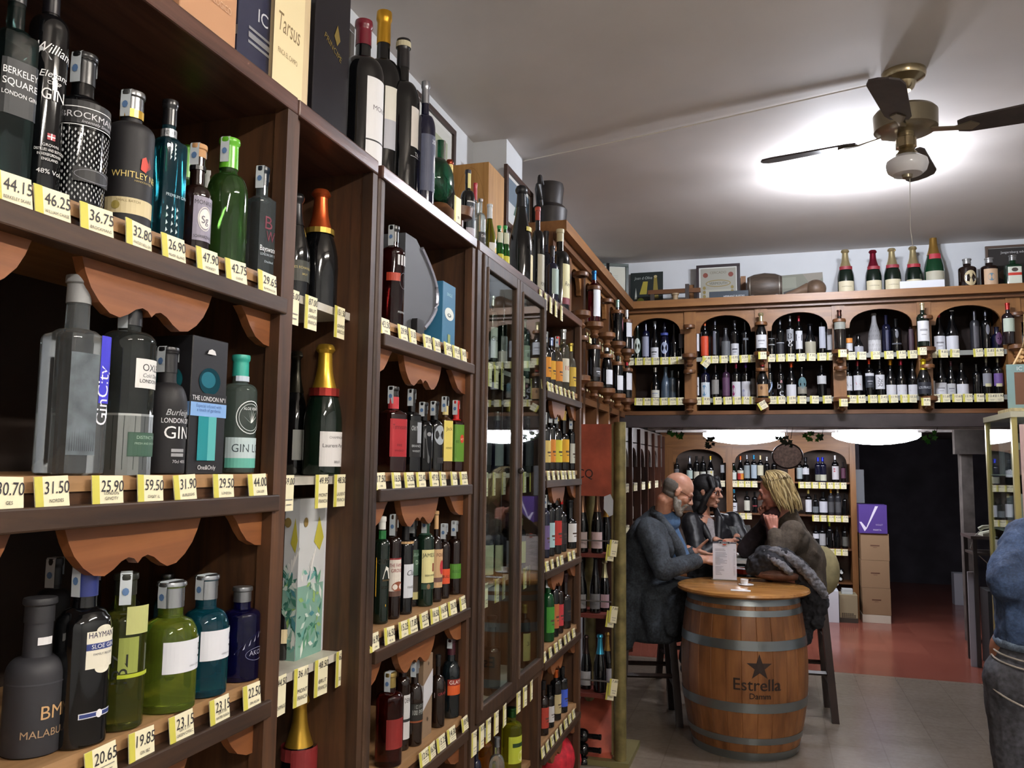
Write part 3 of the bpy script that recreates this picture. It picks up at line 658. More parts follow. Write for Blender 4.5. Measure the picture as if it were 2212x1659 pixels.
# gin bay, lower shelf
LB(2, 66, 1290, 118, 'squat', flat('#2b2b30', .6), (flat('#2a2a2e', .5), .84), [('t', 'MALABUSCA', .2, .13, .05, C('#a88a6a'), 2.4), ('t', 'BMB', .35, .24, .09, C('#c8a070'), 1.2), ('r', -1.6, .46, 1.6, .47, C('#3c3c42'))], 'large matte charcoal flask shaped bottle with bronze lettering', x=-1.0, extra=[('neck_sticker', .70, .75, .5, C('#e8e8ea'), [])], rz=75)
LB(2, 165, 1208, 106, 'oval', DARK, (flat('#26306a', .35), .80), [('r', -.35, .42, 1.05, .62, C('#e6e2d0')), ('e', .35, .62, .34, .03, C('#e6e2d0')), ('e', .35, .42, .34, .03, C('#e6e2d0')), ('t', "HAYMAN'S", .35, .585, .032, C('#26244a'), 1.25), ('r', -.35, .52, 1.05, .555, C('#2c3a78')), ('t', 'SLOE GIN', .35, .527, .024, C('#f0f0f0'), 1.1), ('t', 'FAMILY RECIPE', .35, .49, .013, C('#6a6a70'), 1), '|', ('r', -.5, .16, 1.0, .19, C('#d8d8e0')), ('r', -.46, .165, .96, .185, C('#2c3a78')), ('e', .3, .175, .13, .022, C('#e8e8ea'))],
   'glossy black gin bottle with cream label and navy neck wrap', strip=-1.3, rz=72)
LB(2, 255, 1238, 96, 'gin', glass('#8a9440', .04), (flat('#24261e', .3), .86), [('r', -.75, .37, .1, .60, C('#8f9a4a')), ('t', 'IBZ', -.35, .40, .10, C('#1c2018'), 1.6, pi / 2), ('r', -.75, .34, .9, .365, C('#aab82c'))], 'olive green round gin bottle with dark upright lettering', strip=-.6, extra=[('hang_tag', .62, .80, .5, C('#b8bc7a'), [])])
five = lambda: [('r', -.65, .31, 1.35, .555, C('#dfe2ea')), ('t', '5', .95, .40, .12, C('#26262c'), .5), ('t', 'th', 1.22, .48, .035, C('#26262c'), .2), ('t', 'GREEN CITRUS', .6, .345, .014, C('#8a8a92'), .9)]
LB(2, 358, 1256, 118, 'dome', glass('#c4e64e', .02), (flat('#b4b8bc', .25, .9), .80), five(), 'domed lime green gin bottle with white label and silver cap', strip=1, rz=66)
LB(2, 436, 1242, 100, 'dome', glass('#1f8fae', .02), (flat('#b4b8bc', .25, .9), .80), five(), 'domed turquoise blue gin bottle with white label and silver cap', strip=1, rz=66)
LB(2, 516, 1267, 80, 'gin', glass('#25267c', .03), (flat('#8f9296', .3, .8), .84), [('p', [(-1.0, .30), (1.2, .56), (1.15, .57), (-1.0, .315)], C('#8f90a8'))] + [('p', [(-.6 + i * .3, .345 + i * .036), (-.45 + i * .3, .42 + i * .036), (-.5 + i * .3, .36 + i * .036)], C('#8f90a8')) for i in range(6)] + [('t', 'AKORI', .3, .28, .055, C('#9a9ab0'), 1.1), ('o', .3, .29, .75, .07, .03, C('#6a6a88'))], 'navy blue round gin bottle with branch drawing, last on lower gin shelf')
LB(2, 352, 1240, 50, 'gin', glass('#5a8a92', .03), (flat('#8d9194', .3, .8), .80), None, 'blue glass bottle with silver cap behind the lime green one', x=-1.15)
LB(2, 262, 1235, 60, 'gin', DARK, (flat('#111214', .3), .84), None, 'dark bottle with black cap behind the olive green gin bottle', x=-1.15)
LB(2, 100, 1206, 66, 'tall', MATTE, (flat('#1c1c20', .4), .82), None, 'dark tall bottle standing behind the large charcoal flask bottle', x=-1.17, strip=1)
cardrow(2, [(222, '20.65', ''), (308, '19.85', 'GIN IBZ'), (395, '23.15', 'GIN 5 TH/GREEN CITRIC'), (477, '23.15', 'GIN 5 TH/WATER FUSION'), (546, '22.50', 'GIN AKORI')], 'on the lower gin shelf')
# ------------------------------------------------------------------ champagne bay
ch = dict(cat='champagne bottle', x=-1.03)
LB(0, 685, 412, 82, 'champ', DARK, ('#c0562a', .66), [('o', 1.0, .33, .55, .11, .05, C('#8a7a50')), ('t', 'Grand Siecle', 1.0, .32, .03, C('#a89868'), 1.0, 0, .2)], 'champagne bottle with copper orange foil in the narrow bay', z=1.985, extra=[('foil_band', .62, .665, 3.14, FOIL('#c8a850'), [])], rz=100, **ch)
LB(0, 634, 420, 62, 'champ', DARK, ('#2a2a2c', .70), lab(.17, .36, 1.0, '#2a2c24', ('LES ECHANSONS', .6, .12, '#b8a868'), ('BRUT', .3, .1, '#b8a868')), 'dark champagne bottle partly behind the post on top champagne shelf', z=1.985, **ch)
LB(0, 694, 745, 82, 'champ', DGREEN, ('#d0a83c', .66), lab(.07, .33, 1.0, '#dcdada', ('CHAMPAGNE', .8, .07, '#5a5a5e'), ('Laurent-Perrier', .55, .11, '#3a3a3e'), ('BRUT', .1, .07, '#5a5a5e')), 'champagne bottle with gold foil and white label on middle champagne shelf', z=1.59, rz=80, extra=[('foil_band', .60, .66, 3.14, FOIL('#a83a34'), [])], **ch)
LB(0, 634, 760, 70, 'champ', DARK, ('#2c2a22', .66), lab(.12, .36, .9, '#b9bcb8'), 'dark champagne bottle behind the post on middle champagne shelf', z=1.59, x=-1.12, cat='champagne bottle')
LB(0, 612, 1255, 52, 'champ', DARK, ('#b89a4a', .66), lab(.22, .40, 1.0, '#d8c8a0', ('CHAMPAGNE', .3, .1, '#4a4038')), 'dark champagne bottle with cream label beside the flowered carton', z=1.18, cat='champagne bottle', x=-1.06)
LB(0, 640, 1502, 78, 'champ', DARK, ('#b89236', .60), [('r', -1.2, .3, 1.2, .58, C('#7a1f22'))], 'champagne bottle with long gold foil at the bottom of narrow bay', z=.80, cat='champagne bottle', x=-1.06, extra=[('neck_band', .50, .60, 3.14, C('#7a2426'), [])])
zt = 1.18; xb = -1.02
y0 = solveY(636, xb, zt); y1 = solveY(692, xb, zt); hh = solveZ(1078, xb, y0) - zt; wd = y1 - y0; x0b = solveX(605, y0, zt)
def flowery(w2, hh, seed):
    r = random.Random(seed); d = [('r', -w2, 0, w2, hh, C('#c9cdd0')), ('r', -w2, 0, w2, hh * .45, C('#7fa89a'))]
    cols = ['#3f7a6a', '#5f9a7a', '#2f6a5c', '#a8c8b8', '#6fa8a0', '#8fb46a', '#c8d8d0', '#4a8a94', '#e0e6e2']
    for i in range(60):
        cx, cy = r.uniform(-w2 * .8, w2 * .8), r.uniform(.02, hh * .55); a = r.uniform(0, 3); l = r.uniform(.006, .014)
        d.append(('p', [(max(-w2, min(w2, cx + l * cos(a + k * pi / 2) * (1 if k % 2 else .45))), cy + l * sin(a + k * pi / 2) * (1.6 if k % 2 else .5)) for k in range(4)], C(r.choice(cols))))
    for i in range(5): d.append(('p', [(r.uniform(-w2 * .3, w2 * .5), hh * .72), (w2 * .6, hh * .66), (w2 * .9, hh * .74), (w2 * .5, hh * (.80 + .02 * i))], C('#d8cf5a' if i % 2 else '#b8b040')))
    for i in range(7): d.append(('p', [(-w2 * .1, hh * .5), (-w2 * .1 + .03 * sin(i * .25 - .6), hh * (.55 + .025 * i)), (-w2 * .1 + .03 * sin(i * .25 - .5), hh * (.54 + .025 * i))], C('#f0f0ee')))
    d.append(('e', -w2 * .55, hh * .85, .009, .011, C('#8a7440'))); return d
wl = (xb - x0b)
boxthing('gift_box', 'pale carton printed with green leaves and yellow flowers', 'gift box', x0b, xb, y0, y1, zt, zt + hh, C('#cfd2d4'), flowery(wd / 2, hh, 3), flowery(wl / 2, hh, 5))
y2 = solveY(728, xb, zt); hh2 = solveZ(1082, xb, y1) - zt; wd = y2 - y1 - .003
boxthing('gift_box', 'white carton with red gem drops beside the flowered carton', 'gift box', xb - .09, xb, y1 + .003, y2, zt, zt + hh2, C('#cdced6'),
  [('t', 'TAITTINGER', 0, hh2 * .78, .012, C('#5a5a62'), wd * .85), ('t', 'Reims', 0, hh2 * .73, .007, C('#5a5a62'))] + [('e', wd * a, hh2 * b, r * .8, r * 1.3, flat('#8e2434', .2)) for a, b, r in ((.1, .96, .004), (-.1, .88, .006), (.15, .66, .006), (-.2, .5, .008), (.1, .4, .008), (-.25, .29, .011))] + [('e', wd * .12, hh2 * .14, wd * .36, hh2 * .13, flat('#8e2434', .25)), ('o', wd * .12, hh2 * .14, wd * .38, hh2 * .14, .003, C('#a85a66'))])
def tallcards(z, xs, where, x, h_=.075, w_=.05): 
    for it in xs:
        y = solveY(it[0], x, z - .03); card(x + .004, y, z - h_ + .004, radians(90 + random.uniform(-5, 5)), it[1], where, it[2] if len(it) > 2 else '', w_=w_, h_=h_, lean=0)
tallcards(1.985, [(628, '56.00'), (668, '87.00', 'BRUT/CHAMPAGNE/FRANCIA'), (730, '151.50', 'GRAND/SIECLE')], 'on the top champagne shelf', -.973)
tallcards(1.59, [(616, '59.00'), (691, '49.95', 'MONT/FRANCIA'), (730, '48.50', 'LAURENT/FRANCIA')], 'on the middle champagne shelf', -.973)
tallcards(1.18, [(600, '44.50', 'CHAMPAGNE'), (646, '36.10', 'MONT/FRANCIA'), (690, '48.50', 'BRUT/FRANCIA'), (733, '62.00', 'TAITTINGER')], 'on the lower champagne shelf', -.973, .08)
# ------------------------------------------------------------------ whisky bay
wh = dict(cat='whisky bottle', rz=66)
LB(0, 845, 490, 52, 'tall', glass('#4a1010', .05), (flat('#1a1a1c', .3), .84), [('r', -.3 + i * .32, .60, -.1 + i * .32, .70, C('#c8c8cc')) for i in range(4)] + ['|', ('r', -1.2, .44, 0, .52, C('#a8361e')), '|', ('t', 'PREMIUM', .3, .13, .02, C('#c8c8cc'), 1), ('o', .4, .45, .5, .08, .03, C('#6a6a6e'))], 'dark red round bottle, first on the top whisky shelf', strip=1, **wh)
# fan shaped grey case
zt = 1.985; y0 = solveY(876, -.96, zt); t = thing('gift_box', 'charcoal grey fan shaped case with silver curved edges on top whisky shelf', 'gift box', (0, 0, 0))
yc = solveY(868, -1.0, zt); pts = []; r0 = .19
z1 = solveZ(517, -1.0, solveY(875, -1.0, zt)); hc = z1 - zt
arcp = [(.03 + .155 * sin(pi * .5 * (1 - abs(1 - 2 * i / 16.0)) ** .9 if False else pi * i / 16) , hc * i / 16) for i in range(17)]
outl = [(yc - .045, 0)] + [(yc + a, zz) for a, zz in arcp] + [(yc - .045, hc)]
part('case', MB().prism(outl, lambda u, v, d: (d, u, zt + v), -1.1, -.975), flat('#4c4e53', .6), t)
for k, dd in enumerate((.006, -.02)):
    rib = [(-.973 + (k * -.012), yc + a + dd, zt + zz) for a, zz in arcp[2:-1]]
    part('edge_band', MB().tube(rib, .007, 6), flat('#b8bccb', .3, .6), t, smooth=True)
part('clasp', MB().box(-.972, -.955, yc + .005, yc + .055, zt + .0, zt + .05), flat('#1c1c1e', .4), t)
y0 = solveY(955, -.955, zt); y1 = solveY(982, -.955, zt); hh = solveZ(622, -.975, y1) - zt; wd = y1 - y0
boxthing('gift_box', 'tall blue carton with white emblem on the top whisky shelf', 'gift box', -.955 - wd * .8, -.955, y0, y1, zt, zt + hh, C('#2f6f93'), [('e', 0, hh * .52, wd * .36, hh * .10, C('#dfe6e0')), ('e', 0, hh * .5, wd * .15, hh * .03, C('#3a4a50')), ('e', 0, hh * .505, wd * .08, hh * .015, C('#dfe6e0')), ('t', 'SINGLE', 0, hh * .8, .01, C('#8fc0cc'), wd * .6), ('r', -wd * .1, .01, wd * .1, hh * .2, C('#8a9a5a'))])
LB(0, 920, 660, 42, 'gin', flat('#16382f', .3), ('#c89a4a', .86), lab(.2, .5, 1, '#1c4438', ('Emerald', .5, .2, '#7fa89a')), 'dark green bottle between the grey case and the blue carton', x=-1.1, **wh)
LB(0, 990, 676, 26, 'squat', flat('#8a7440', .2, .7), ('#d8b860', .7), lab(.1, .5, 1.2, '#1f2a44', ('XV', .4, .3, '#dcd8c8')), 'small gold flask with navy label at the end of top whisky shelf', x=-.985, **wh)
cardrow(0, [(832, '43.50', 'KNOB'), (872, '29.90', 'LICOR'), (893, '31.50', 'LICOR'), (925, '27.90', 'LICOR'), (945, '36.90', 'BUSHMILLS'), (969, '24.95', 'TORRES'), (987, '19.50', 'TORRES'), (1003, '14.50', 'XV')], 'on the top whisky shelf')
JD = lambda bg, a, b, c: [('r', -1.0, .18, 1.0, .62, C(bg)), ('t', a, 0, .5, .06, C(c), 1.6, 0, .1), ('t', b, 0, .30, .03, C(c), 1.4), ('t', 'WHISKEY', 0, .24, .025, C(c), 1.2)]
LB(1, 845, 836, 58, 'sq', flat('#240a08', .06, 0, .7), (flat('#141416', .3), .90), JD('#a3202a', 'Tennessee', 'FIRE', '#5c1018') + [], 'square whiskey bottle with big red label and red neck label', strip=1, extra=[('neck_label', .74, .88, 1.6, C('#b8303a'), [])], **wh)
LB(1, 886, 842, 40, 'sq', DARK, (flat('#141416', .3), .84), JD('#141416', 'Old No.7', 'BRAND', '#b8bcc0') + [('r', .1, .35, .8, .6, C('#9aa0a8'))], 'square black labelled whiskey bottle with pale print, beside red labelled one', strip=1, **wh)
LB(1, 912, 870, 38, 'oval', glass('#2a2a2c', .05), (flat('#17171a', .3), .84), [('p', [(-.7, .2), (0, .12), (.7, .2), (.7, .56), (.5, .62), (-.5, .62), (-.7, .56)], C('#55585c')), ('t', 'Gentleman', 0, .46, .03, C('#1c1c20'), 1.1), ('e', 0, .54, .3, .03, C('#8a8c90'))], 'squat smoky whiskey bottle with grey eight sided label', strip=1, **wh)
LB(1, 936, 868, 38, 'oval', DARK, (flat('#141416', .3), .82), [('e', 0, .52, .75, .14, C('#9aa4ae')), ('t', 'Single Barrel', 0, .5, .03, C('#3a4048'), 1.1), '|', ('r', -.4, .12, .8, .2, C('#26262a'))], 'dark whiskey bottle with round silver label', strip=1, x=-.99, **wh)
LB(1, 959, 858, 32, 'sq', flat('#3a2410', .06, 0, .7), (flat('#141416', .3), .90), [('r', -1, .14, 1, .68, C('#e0cf6a')), ('t', 'Jack', 0, .55, .05, C('#3a3010'), 1.3), ('t', 'HONEY', 0, .3, .03, C('#3a3010'), 1.2)], 'square whiskey bottle with pale yellow label', strip=1, extra=[('neck_label', .76, .88, 1.6, C('#d8c888'), [])], **wh)
LB(1, 983, 866, 34, 'sq', flat('#240a08', .06, 0, .7), (flat('#c02c2c', .3), .72), [('r', -1.9, .14, 1, .66, C('#5a8a2a')), ('e', .3, .46, .36, .06, C('#c03a2a')), ('t', 'Nº7', .3, .44, .03, C('#e8e0d0'), .5), ('t', 'RYE', -.6, .4, .04, C('#2c4a14'), .5)], 'square whiskey bottle with green label and red neck', strip=1, **wh)
cardrow(1, [(822, '17.50', 'FIRE'), (858, '16.50', 'TENNESSEE'), (886, '24.50', 'GENTLEMAN'), (911, '23.40', 'SINGLE'), (939, '47.50', 'BARREL'), (958, '25.90', 'HONEY'), (982, '16.50', 'RYE'), (1003, '20.50', 'SOUR')], 'on the second whisky shelf')
LB(2, 820, 1116, 36, 'tall', DGREEN, (flat('#d8dad6', .4), .88), [('p', [(-1.3, .26), (0, .16), (1.3, .26), (1.3, .62), (-1.3, .62)], C('#d8a018')), ('t', 'CUTTY', 0, .56, .045, C('#26200c'), 2.2), ('p', [(-.5, .42), (.5, .42), (.3, .52), (-.1, .54)], C('#e4e4dc')), ('r', -.5, .40, .6, .415, C('#4a3a1c')), ('t', 'SCOTS', 0, .33, .025, C('#26200c'), 1.2)], 'green whisky bottle with yellow sailing ship label', extra=[('neck_label', .79, .87, 1.5, flat('#1f6a34', .3), [])], **wh)
LB(2, 846, 1112, 34, 'tall', DBROWN, (flat('#3a2a22', .3), .84), [('r', -1.3, .22, 1.3, .58, C('#ddd6cc')), ('r', -1.3, .57, 1.3, .585, C('#8a2a30')), ('t', 'THE FAMOUS', 0, .5, .035, C('#8a2a30'), 2.2), ('t', 'GROUSE', 0, .45, .035, C('#8a2a30'), 1.8), ('e', .1, .31, .9, .05, C('#8a4a30')), ('r', -1.3, .22, 1.3, .27, C('#5a4036'))], 'brown whisky bottle with cream label and brown bird drawing', strip=1, **wh)
LB(2, 872, 1126, 36, 'tall', DARK, (flat('#141416', .3), .78), [('r', -.8, .18, 1.2, .54, C('#cfd4dc')), ('t', 'Clan', .2, .42, .06, C('#20242c'), 1.4, 0, .3), ('t', 'WHISKY', .2, .28, .03, C('#5a5a60'), 1.2)], 'black necked whisky bottle with tall white label', extra=[('neck_label', .76, .785, 3.1, C('#b8966a'), [])], **wh)
LB(2, 889, 1112, 32, 'gin', DARK, (flat('#1a1a1c', .3), .84), [('r', -1.2, .34, 1.2, .62, C('#35523f')), ('t', 'TULLAMORE', .1, .55, .035, C('#9ab8a8'), 2), ('t', 'DEW', .3, .46, .05, C('#b8d0c0'), 1.2), ('r', -1.2, .12, 1.2, .33, C('#3a3228')), ('r', -1.2, .08, 1.2, .16, C('#b8b07a'))], 'whisky bottle with dark green label between white and cream labels', x=-1.0, strip=1, **wh)
LB(2, 916, 1112, 38, 'tall', flat('#10241a', .06, 0, .7), (flat('#1f4030', .3), .78), [('r', -1.1, .26, 1.3, .62, C('#dcd69a')), ('t', 'JAMESON', .1, .54, .045, C('#26282a'), 2.3), ('r', .2, .38, .5, .47, C('#7a2a1c')), ('t', 'IRISH WHISKEY', .1, .33, .022, C('#26282a'), 1.6), ('r', -1.1, .19, 1.3, .25, C('#24402f')), ('e', -.3, .22, .2, .03, C('#8a6a4a'))], 'green whiskey bottle with large pale yellow label', strip=1, **wh)
LB(2, 939, 1104, 30, 'jug', DBROWN, (flat('#c8a070', .5), .80), [('r', -1.2, .16, 1.3, .58, C('#c4a078')), ('t', 'FOUR', .1, .5, .04, C('#5a2a20'), 1.4), ('e', .3, .38, .4, .08, C('#b8303a')), ('r', -1.2, .22, 1.3, .27, C('#6a4a44'))], 'whiskey bottle with tan label and red rose patch', **wh)
LB(2, 957, 1132, 27, 'gin', DBROWN, (flat('#8d9298', .4), .86), [('r', -1.3, .2, 1.3, .40, C('#d8502a')), ('t', 'BULLEIT', .1, .28, .04, C('#3a1a10'), 2)], 'round shouldered whiskey bottle with low orange label', strip=1, **wh)
LB(2, 980, 1126, 30, 'gin', DBROWN, (flat('#8d9298', .4), .86), [('r', -1.4, .22, 1.4, .42, C('#4f8a2c')), ('t', 'BULLEIT RYE', .1, .3, .04, C('#22401a'), 2.2)], 'round shouldered whiskey bottle with low green label, end of third whisky shelf', strip=1, **wh)
cardrow(2, [(810, '16.90', '1 LITRO'), (843, '16.50', 'ML 100'), (873, '15.25', 'CLAN'), (893, '17.80', 'TULLAMORE'), (918, '22.50', 'JAMESON'), (940, '16.50', 'FOUR'), (959, '16.80', 'BULLEIT'), (979, '26.30', 'RYE'), (1001, '23.50', 'RYE')], 'on the third whisky shelf')
LB(3, 838, 1452, 58, 'tall', glass('#5a1410', .05), (flat('#b09a5c', .3, .8), .84), [('r', -.9, .2, 1.3, .52, C('#7a1c1a'))], 'dark red whisky bottle with gold cap on the fourth whisky shelf', strip=1, **wh)
LB(3, 866, 1412, 34, 'gin', DBROWN, (flat('#4a241c', .3), .80), [('r', -.5, .12, 1.3, .58, C('#c8c8c8')), ('t', "DEWAR'S", .5, .5, .05, C('#3a2a28'), 1.8), ('r', -.5, .30, 1.3, .33, C('#2a2a2a'))], 'brown whisky bottle with tall white label on the fourth whisky shelf', x=-.985, **wh)
LB(3, 893, 1424, 36, 'dome', flat('#1c100a', .06, 0, .7), (flat('#6a6c70', .4), .84), [('t', '100 PIPERS', .3, .44, .05, C('#b8bcb8'), 1.9), ('r', -1.4, .30, 1.4, .5, C('#1a1a18')), ('t', '100 PIPERS', .1, .37, .06, C('#b8bcb8'), 2), ('r', -1.4, .28, 1.4, .30, C('#8a4a2a'))], 'round whisky bottle with black band on the fourth whisky shelf', strip=1, **wh)
zt = ZS[3]; y0 = solveY(912, -.96, zt); y1 = solveY(932, -.96, zt); hh = solveZ(1407, -.985, y1) - zt; wd = y1 - y0
boxthing('gift_box', 'tan carton with slanted white stripe on the fourth whisky shelf', 'gift box', -.96 - .09, -.96, y0, y1, zt, zt + hh, C('#86705a'), [('p', [(-wd / 2, hh * .34), (wd / 2, hh * .5), (wd / 2, hh * .8), (-wd / 2, hh * .65)], C('#c8c8cc')), ('p', [(0, hh * .92), (.006, hh * .89), (0, hh * .86), (-.006, hh * .89)], C('#4a3a2c')), ('p', [(0, hh * .24), (.006, hh * .21), (0, hh * .18), (-.006, hh * .21)], C('#4a3a2c'))], [('r', .0, hh * .34, .045, hh * .65, C('#b8b8bc'))])
LB(3, 944, 1414, 32, 'jug', flat('#1c100a', .06, 0, .7), (flat('#1a1a1c', .3), .84), [('p', [(-1.2, .42), (1.3, .50), (1.3, .57), (-1.2, .49)], C('#c8b8bc')), ('t', 'GRANTS', .2, .46, .04, C('#8a2a30'), 1.8, .12)], 'round whisky bottle with slanted pink ribbon label', **wh)
LB(3, 972, 1380, 40, 'dome', flat('#10181c', .06, 0, .7), (flat('#3a1420', .35), .80), [('r', -1.1, .30, 1.3, .50, C('#d05a24')), ('r', -1.1, .42, 1.3, .50, C('#8a2418')), ('t', 'GLAYVA', .1, .44, .05, C('#e8e4dc'), 2), ('e', .8, .62, .2, .03, C('#a83030'))], 'dark liqueur bottle with orange label at the end of fourth shelf', strip=2.0, **wh)
cardrow(3, [(918, '12.50', ''), (935, '16.50', ''), (955, '15.25', ''), (977, '14.30', ''), (1006, '18.90', '')], 'on the fourth whisky shelf')
# ------------------------------------------------------------------ glazed cabinet contents
sp = dict(cat='spirits bottle', x=-.988, name='spirits_bottle')
def simple(lb0, lb1, col, txt='', ink='#2a2a2c', hw=1.2): return lab(lb0, lb1, hw, col, (txt, .55, .16, ink)) if txt else lab(lb0, lb1, hw, col)
cab = [(0, 1062, 640, 24, 'tall', DGREEN, '#c8ccc8', ('#c8ccc8', 'GUN'), 'tall bottle with white label'), (0, 1084, 668, 22, 'tall', DGREEN, '#c8ccc8', ('#b8bcb8', ''), 'bottle with grey label'),
       (0, 1132, 690, 24, 'tall', flat('#16302a', .06), '#2a4a40', ('#a8b8a8', '87'), 'green bottle with pale label'), (0, 1120, 650, 20, 'bord', DARK, '#a07a3a', ('#8fa08f', ''), 'slim bottle behind the divider'),
       (1, 1046, 872, 30, 'squat', DARK, '#2a2a2c', ('#2c2c30', ''), 'squat dark bottle'), (1, 1072, 890, 30, 'dome', DNAVY, '#6a6c70', ('#7a8288', ''), 'dark blue bottle with grey label'), (1, 1096, 868, 24, 'gin', DARK, '#b0a050', ('#3a3c48', ''), 'dark bottle with gold cap'), (1, 1138, 900, 30, 'dome', DARK, '#2c2c2e', ('#30343c', ''), 'dark bottle at right'),
       (2, 1048, 1110, 34, 'jug', DARK, '#1c1c1e', ('#b0b498', ''), 'round dark bottle with pale green label'), (2, 1072, 1118, 28, 'gin', DARK, '#3a3428', ('#a8a88c', ''), 'dark bottle with beige label'), (2, 1096, 1108, 26, 'gin', DARK, '#1c1c1e', ('#8f8c98', ''), 'dark bottle with lilac grey label'), (2, 1124, 1120, 22, 'tall', DARK, '#8a8a5a', ('#a8a860', ''), 'slim bottle with yellow green label'),
       (3, 1060, 1330, 40, 'squat', DARK, '#3a2c24', ('#2c2824', ''), 'large dark flask'), (3, 1132, 1305, 26, 'tall', DARK, '#9a8a4a', ('#b8ac70', '3/8'), 'tall bottle with long straw coloured label')]
lv = ['top', 'second', 'third', 'bottom']
for (s, px, top, w, kd, gm, cp, (lc, tx), ds) in cab:
    LB(0, px, top, w, kd, gm, (cp, .86), simple(.12, .55, lc, tx), '%s behind glass on the %s cabinet shelf' % (ds, lv[s]), z=[1.985, 1.59, 1.2, .79][s], **sp)
tallcards(1.985, [(1043, '18.50'), (1056, '14.90'), (1070, '16.25'), (1083, '22.40'), (1120, '12.80'), (1129, '19.90'), (1147, '24.50')], 'behind glass on the top cabinet shelf', -.973, .085, .045)
tallcards(1.59, [(1047, '12.50'), (1065, '21.90'), (1086, '32.00'), (1119, '15.60'), (1131, '17.20'), (1146, '20.30')], 'behind glass on the second cabinet shelf', -.973, .085, .045)
tallcards(1.2, [(1047, '9.95'), (1071, '14.20'), (1086, '11.40'), (1119, '13.10'), (1132, '16.00'), (1146, '18.00')], 'behind glass on the third cabinet shelf', -.973, .085, .045)
for px, pr in [(1024, '7.50'), (1040, '8.20'), (1055, '9.90'), (1072, '6.75'), (1090, '11.20'), (1120, '12.40'), (1134, '8.80'), (1148, '10.50')]:
    y = solveY(px, XF + .013, .74); card(XF + .013, y, .70, radians(90 + random.uniform(-4, 4)), pr, 'hanging below the glazed doors', w_=.045, h_=.075, lean=0)
LB(0, 1026, 1600, 26, 'dome', DNAVY, ('#8a8c94', .84), None, 'purple bottle under the glazed cabinet, leftmost', z=.42, cat='liqueur bottle', x=-1.02)
LB(0, 1046, 1570, 34, 'gin', glass('#d08018', .03), ('#c8ccd0', .84), None, 'amber orange liqueur bottle under the glazed cabinet', z=.42, cat='liqueur bottle', x=-1.05)
LB(0, 1072, 1592, 34, 'jug', CLEAR, ('#8d9298', .84), None, 'clear round bottle under the glazed cabinet', z=.42, cat='liqueur bottle')
LB(0, 1104, 1528, 44, 'tall', glass('#c2cc20', .03), ('#2c5a2a', .86), [('r', -1.3, .2, 1.3, .6, C('#b8c43a')), ('e', .2, .3, .5, .08, C('#e0e0a0')), ('r', -.9, .44, .9, .5, C('#24401c'))], 'bright lime yellow liqueur bottle under the glazed cabinet', z=.42, cat='liqueur bottle', x=-.99)
LB(0, 1136, 1500, 30, 'tall', glass('#b8c0b8', .03), ('#8d9298', .86), [('r', -1.3, .2, 1.3, .72, C('#c8c4a8')), ('e', .2, .36, .6, .08, C('#d8b83a'))], 'clear liqueur bottle with yellow fruit label under the glazed cabinet', z=.42, cat='liqueur bottle', x=-.99)
# ------------------------------------------------------------------ liqueur bay
lq = [(0, 1179, 718, 22, 'dome', DARK, '#2c2c2e', '#d89020', 'amber labelled bottle'), (0, 1190, 730, 20, 'gin', DARK, '#8fa0c8', '#e0a828', 'yellow labelled bottle'), (0, 1203, 728, 24, 'dome', glass('#b8b0a0', .04), '#c03030', '#d88a28', 'clear bottle with red cap and orange label'), (0, 1216, 712, 26, 'gin', glass('#a8a890', .04), '#cfd2d0', '#d8d4c0', 'brandy bottle with white label'), (0, 1232, 742, 24, 'dome', glass('#d8d0b8', .04), '#c8b050', '#c8a838', 'clear round bottle with yellow label'),
      (1, 1177, 892, 24, 'gin', DARK, '#2a2a2c', '#d8c070', 'bottle with straw yellow label'), (1, 1189, 888, 22, 'gin', DARK, '#2a2a2c', '#d8882a', 'bottle with orange label'), (1, 1201, 890, 26, 'dome', DARK, '#c8b050', '#dcd03a', 'bottle with bright yellow label'), (1, 1216, 888, 26, 'squat', DARK, '#b89a50', '#dca820', 'netted bottle with golden label'), (1, 1233, 905, 18, 'gin', DARK, '#2a2a2c', '#c8ccc0', 'bottle with pale label'),
      (2, 1177, 1070, 20, 'gin', DNAVY, '#2a2a2c', '#6a5a8a', 'dark violet bottle'), (2, 1187, 1062, 22, 'gin', DARK, '#2a2a2c', '#a8ccd0', 'bottle with pale blue label'), (2, 1200, 1058, 26, 'gin', DARK, '#1c1c1e', '#b83028', 'black bottle with red and white mark'), (2, 1212, 1070, 24, 'jug', DARK, '#c02c2c', '#2a2224', 'round black bottle with red cap'), (2, 1230, 1080, 30, 'squat', DARK, '#2a2a2c', '#d8d8d8', 'broad black bottle with round white mark'),
      (3, 1183, 1240, 28, 'dome', flat('#10401f', .06), '#5aa83a', '#3a8a2c', 'green bottle with green cap'), (3, 1196, 1238, 22, 'gin', DARK, '#c8602a', '#b8683a', 'dark bottle with orange cap'), (3, 1206, 1246, 22, 'gin', DBROWN, '#a83038', '#c03a40', 'dark bottle with red band'), (3, 1220, 1238, 26, 'squat', DBROWN, '#3a2a2c', '#1c1c20', 'wrapped brown bottle with round black mark'),
      (4, 1172, 1470, 26, 'dome', DBROWN, '#2a2a2c', '#a83a2c', 'dark bottle with red label'), (4, 1186, 1480, 22, 'gin', DARK, '#1a1a1c', '#c8c8c8', 'black bottle with narrow white label'), (4, 1200, 1446, 24, 'tall', DARK, '#c8602a', '#b8aa80', 'tall black bottle with orange cap'), (4, 1214, 1440, 24, 'gin', DARK, '#2a2a2c', '#3a5ac8', 'dark bottle with blue label')]
lvn = ['top', 'second', 'third', 'fourth', 'fifth']
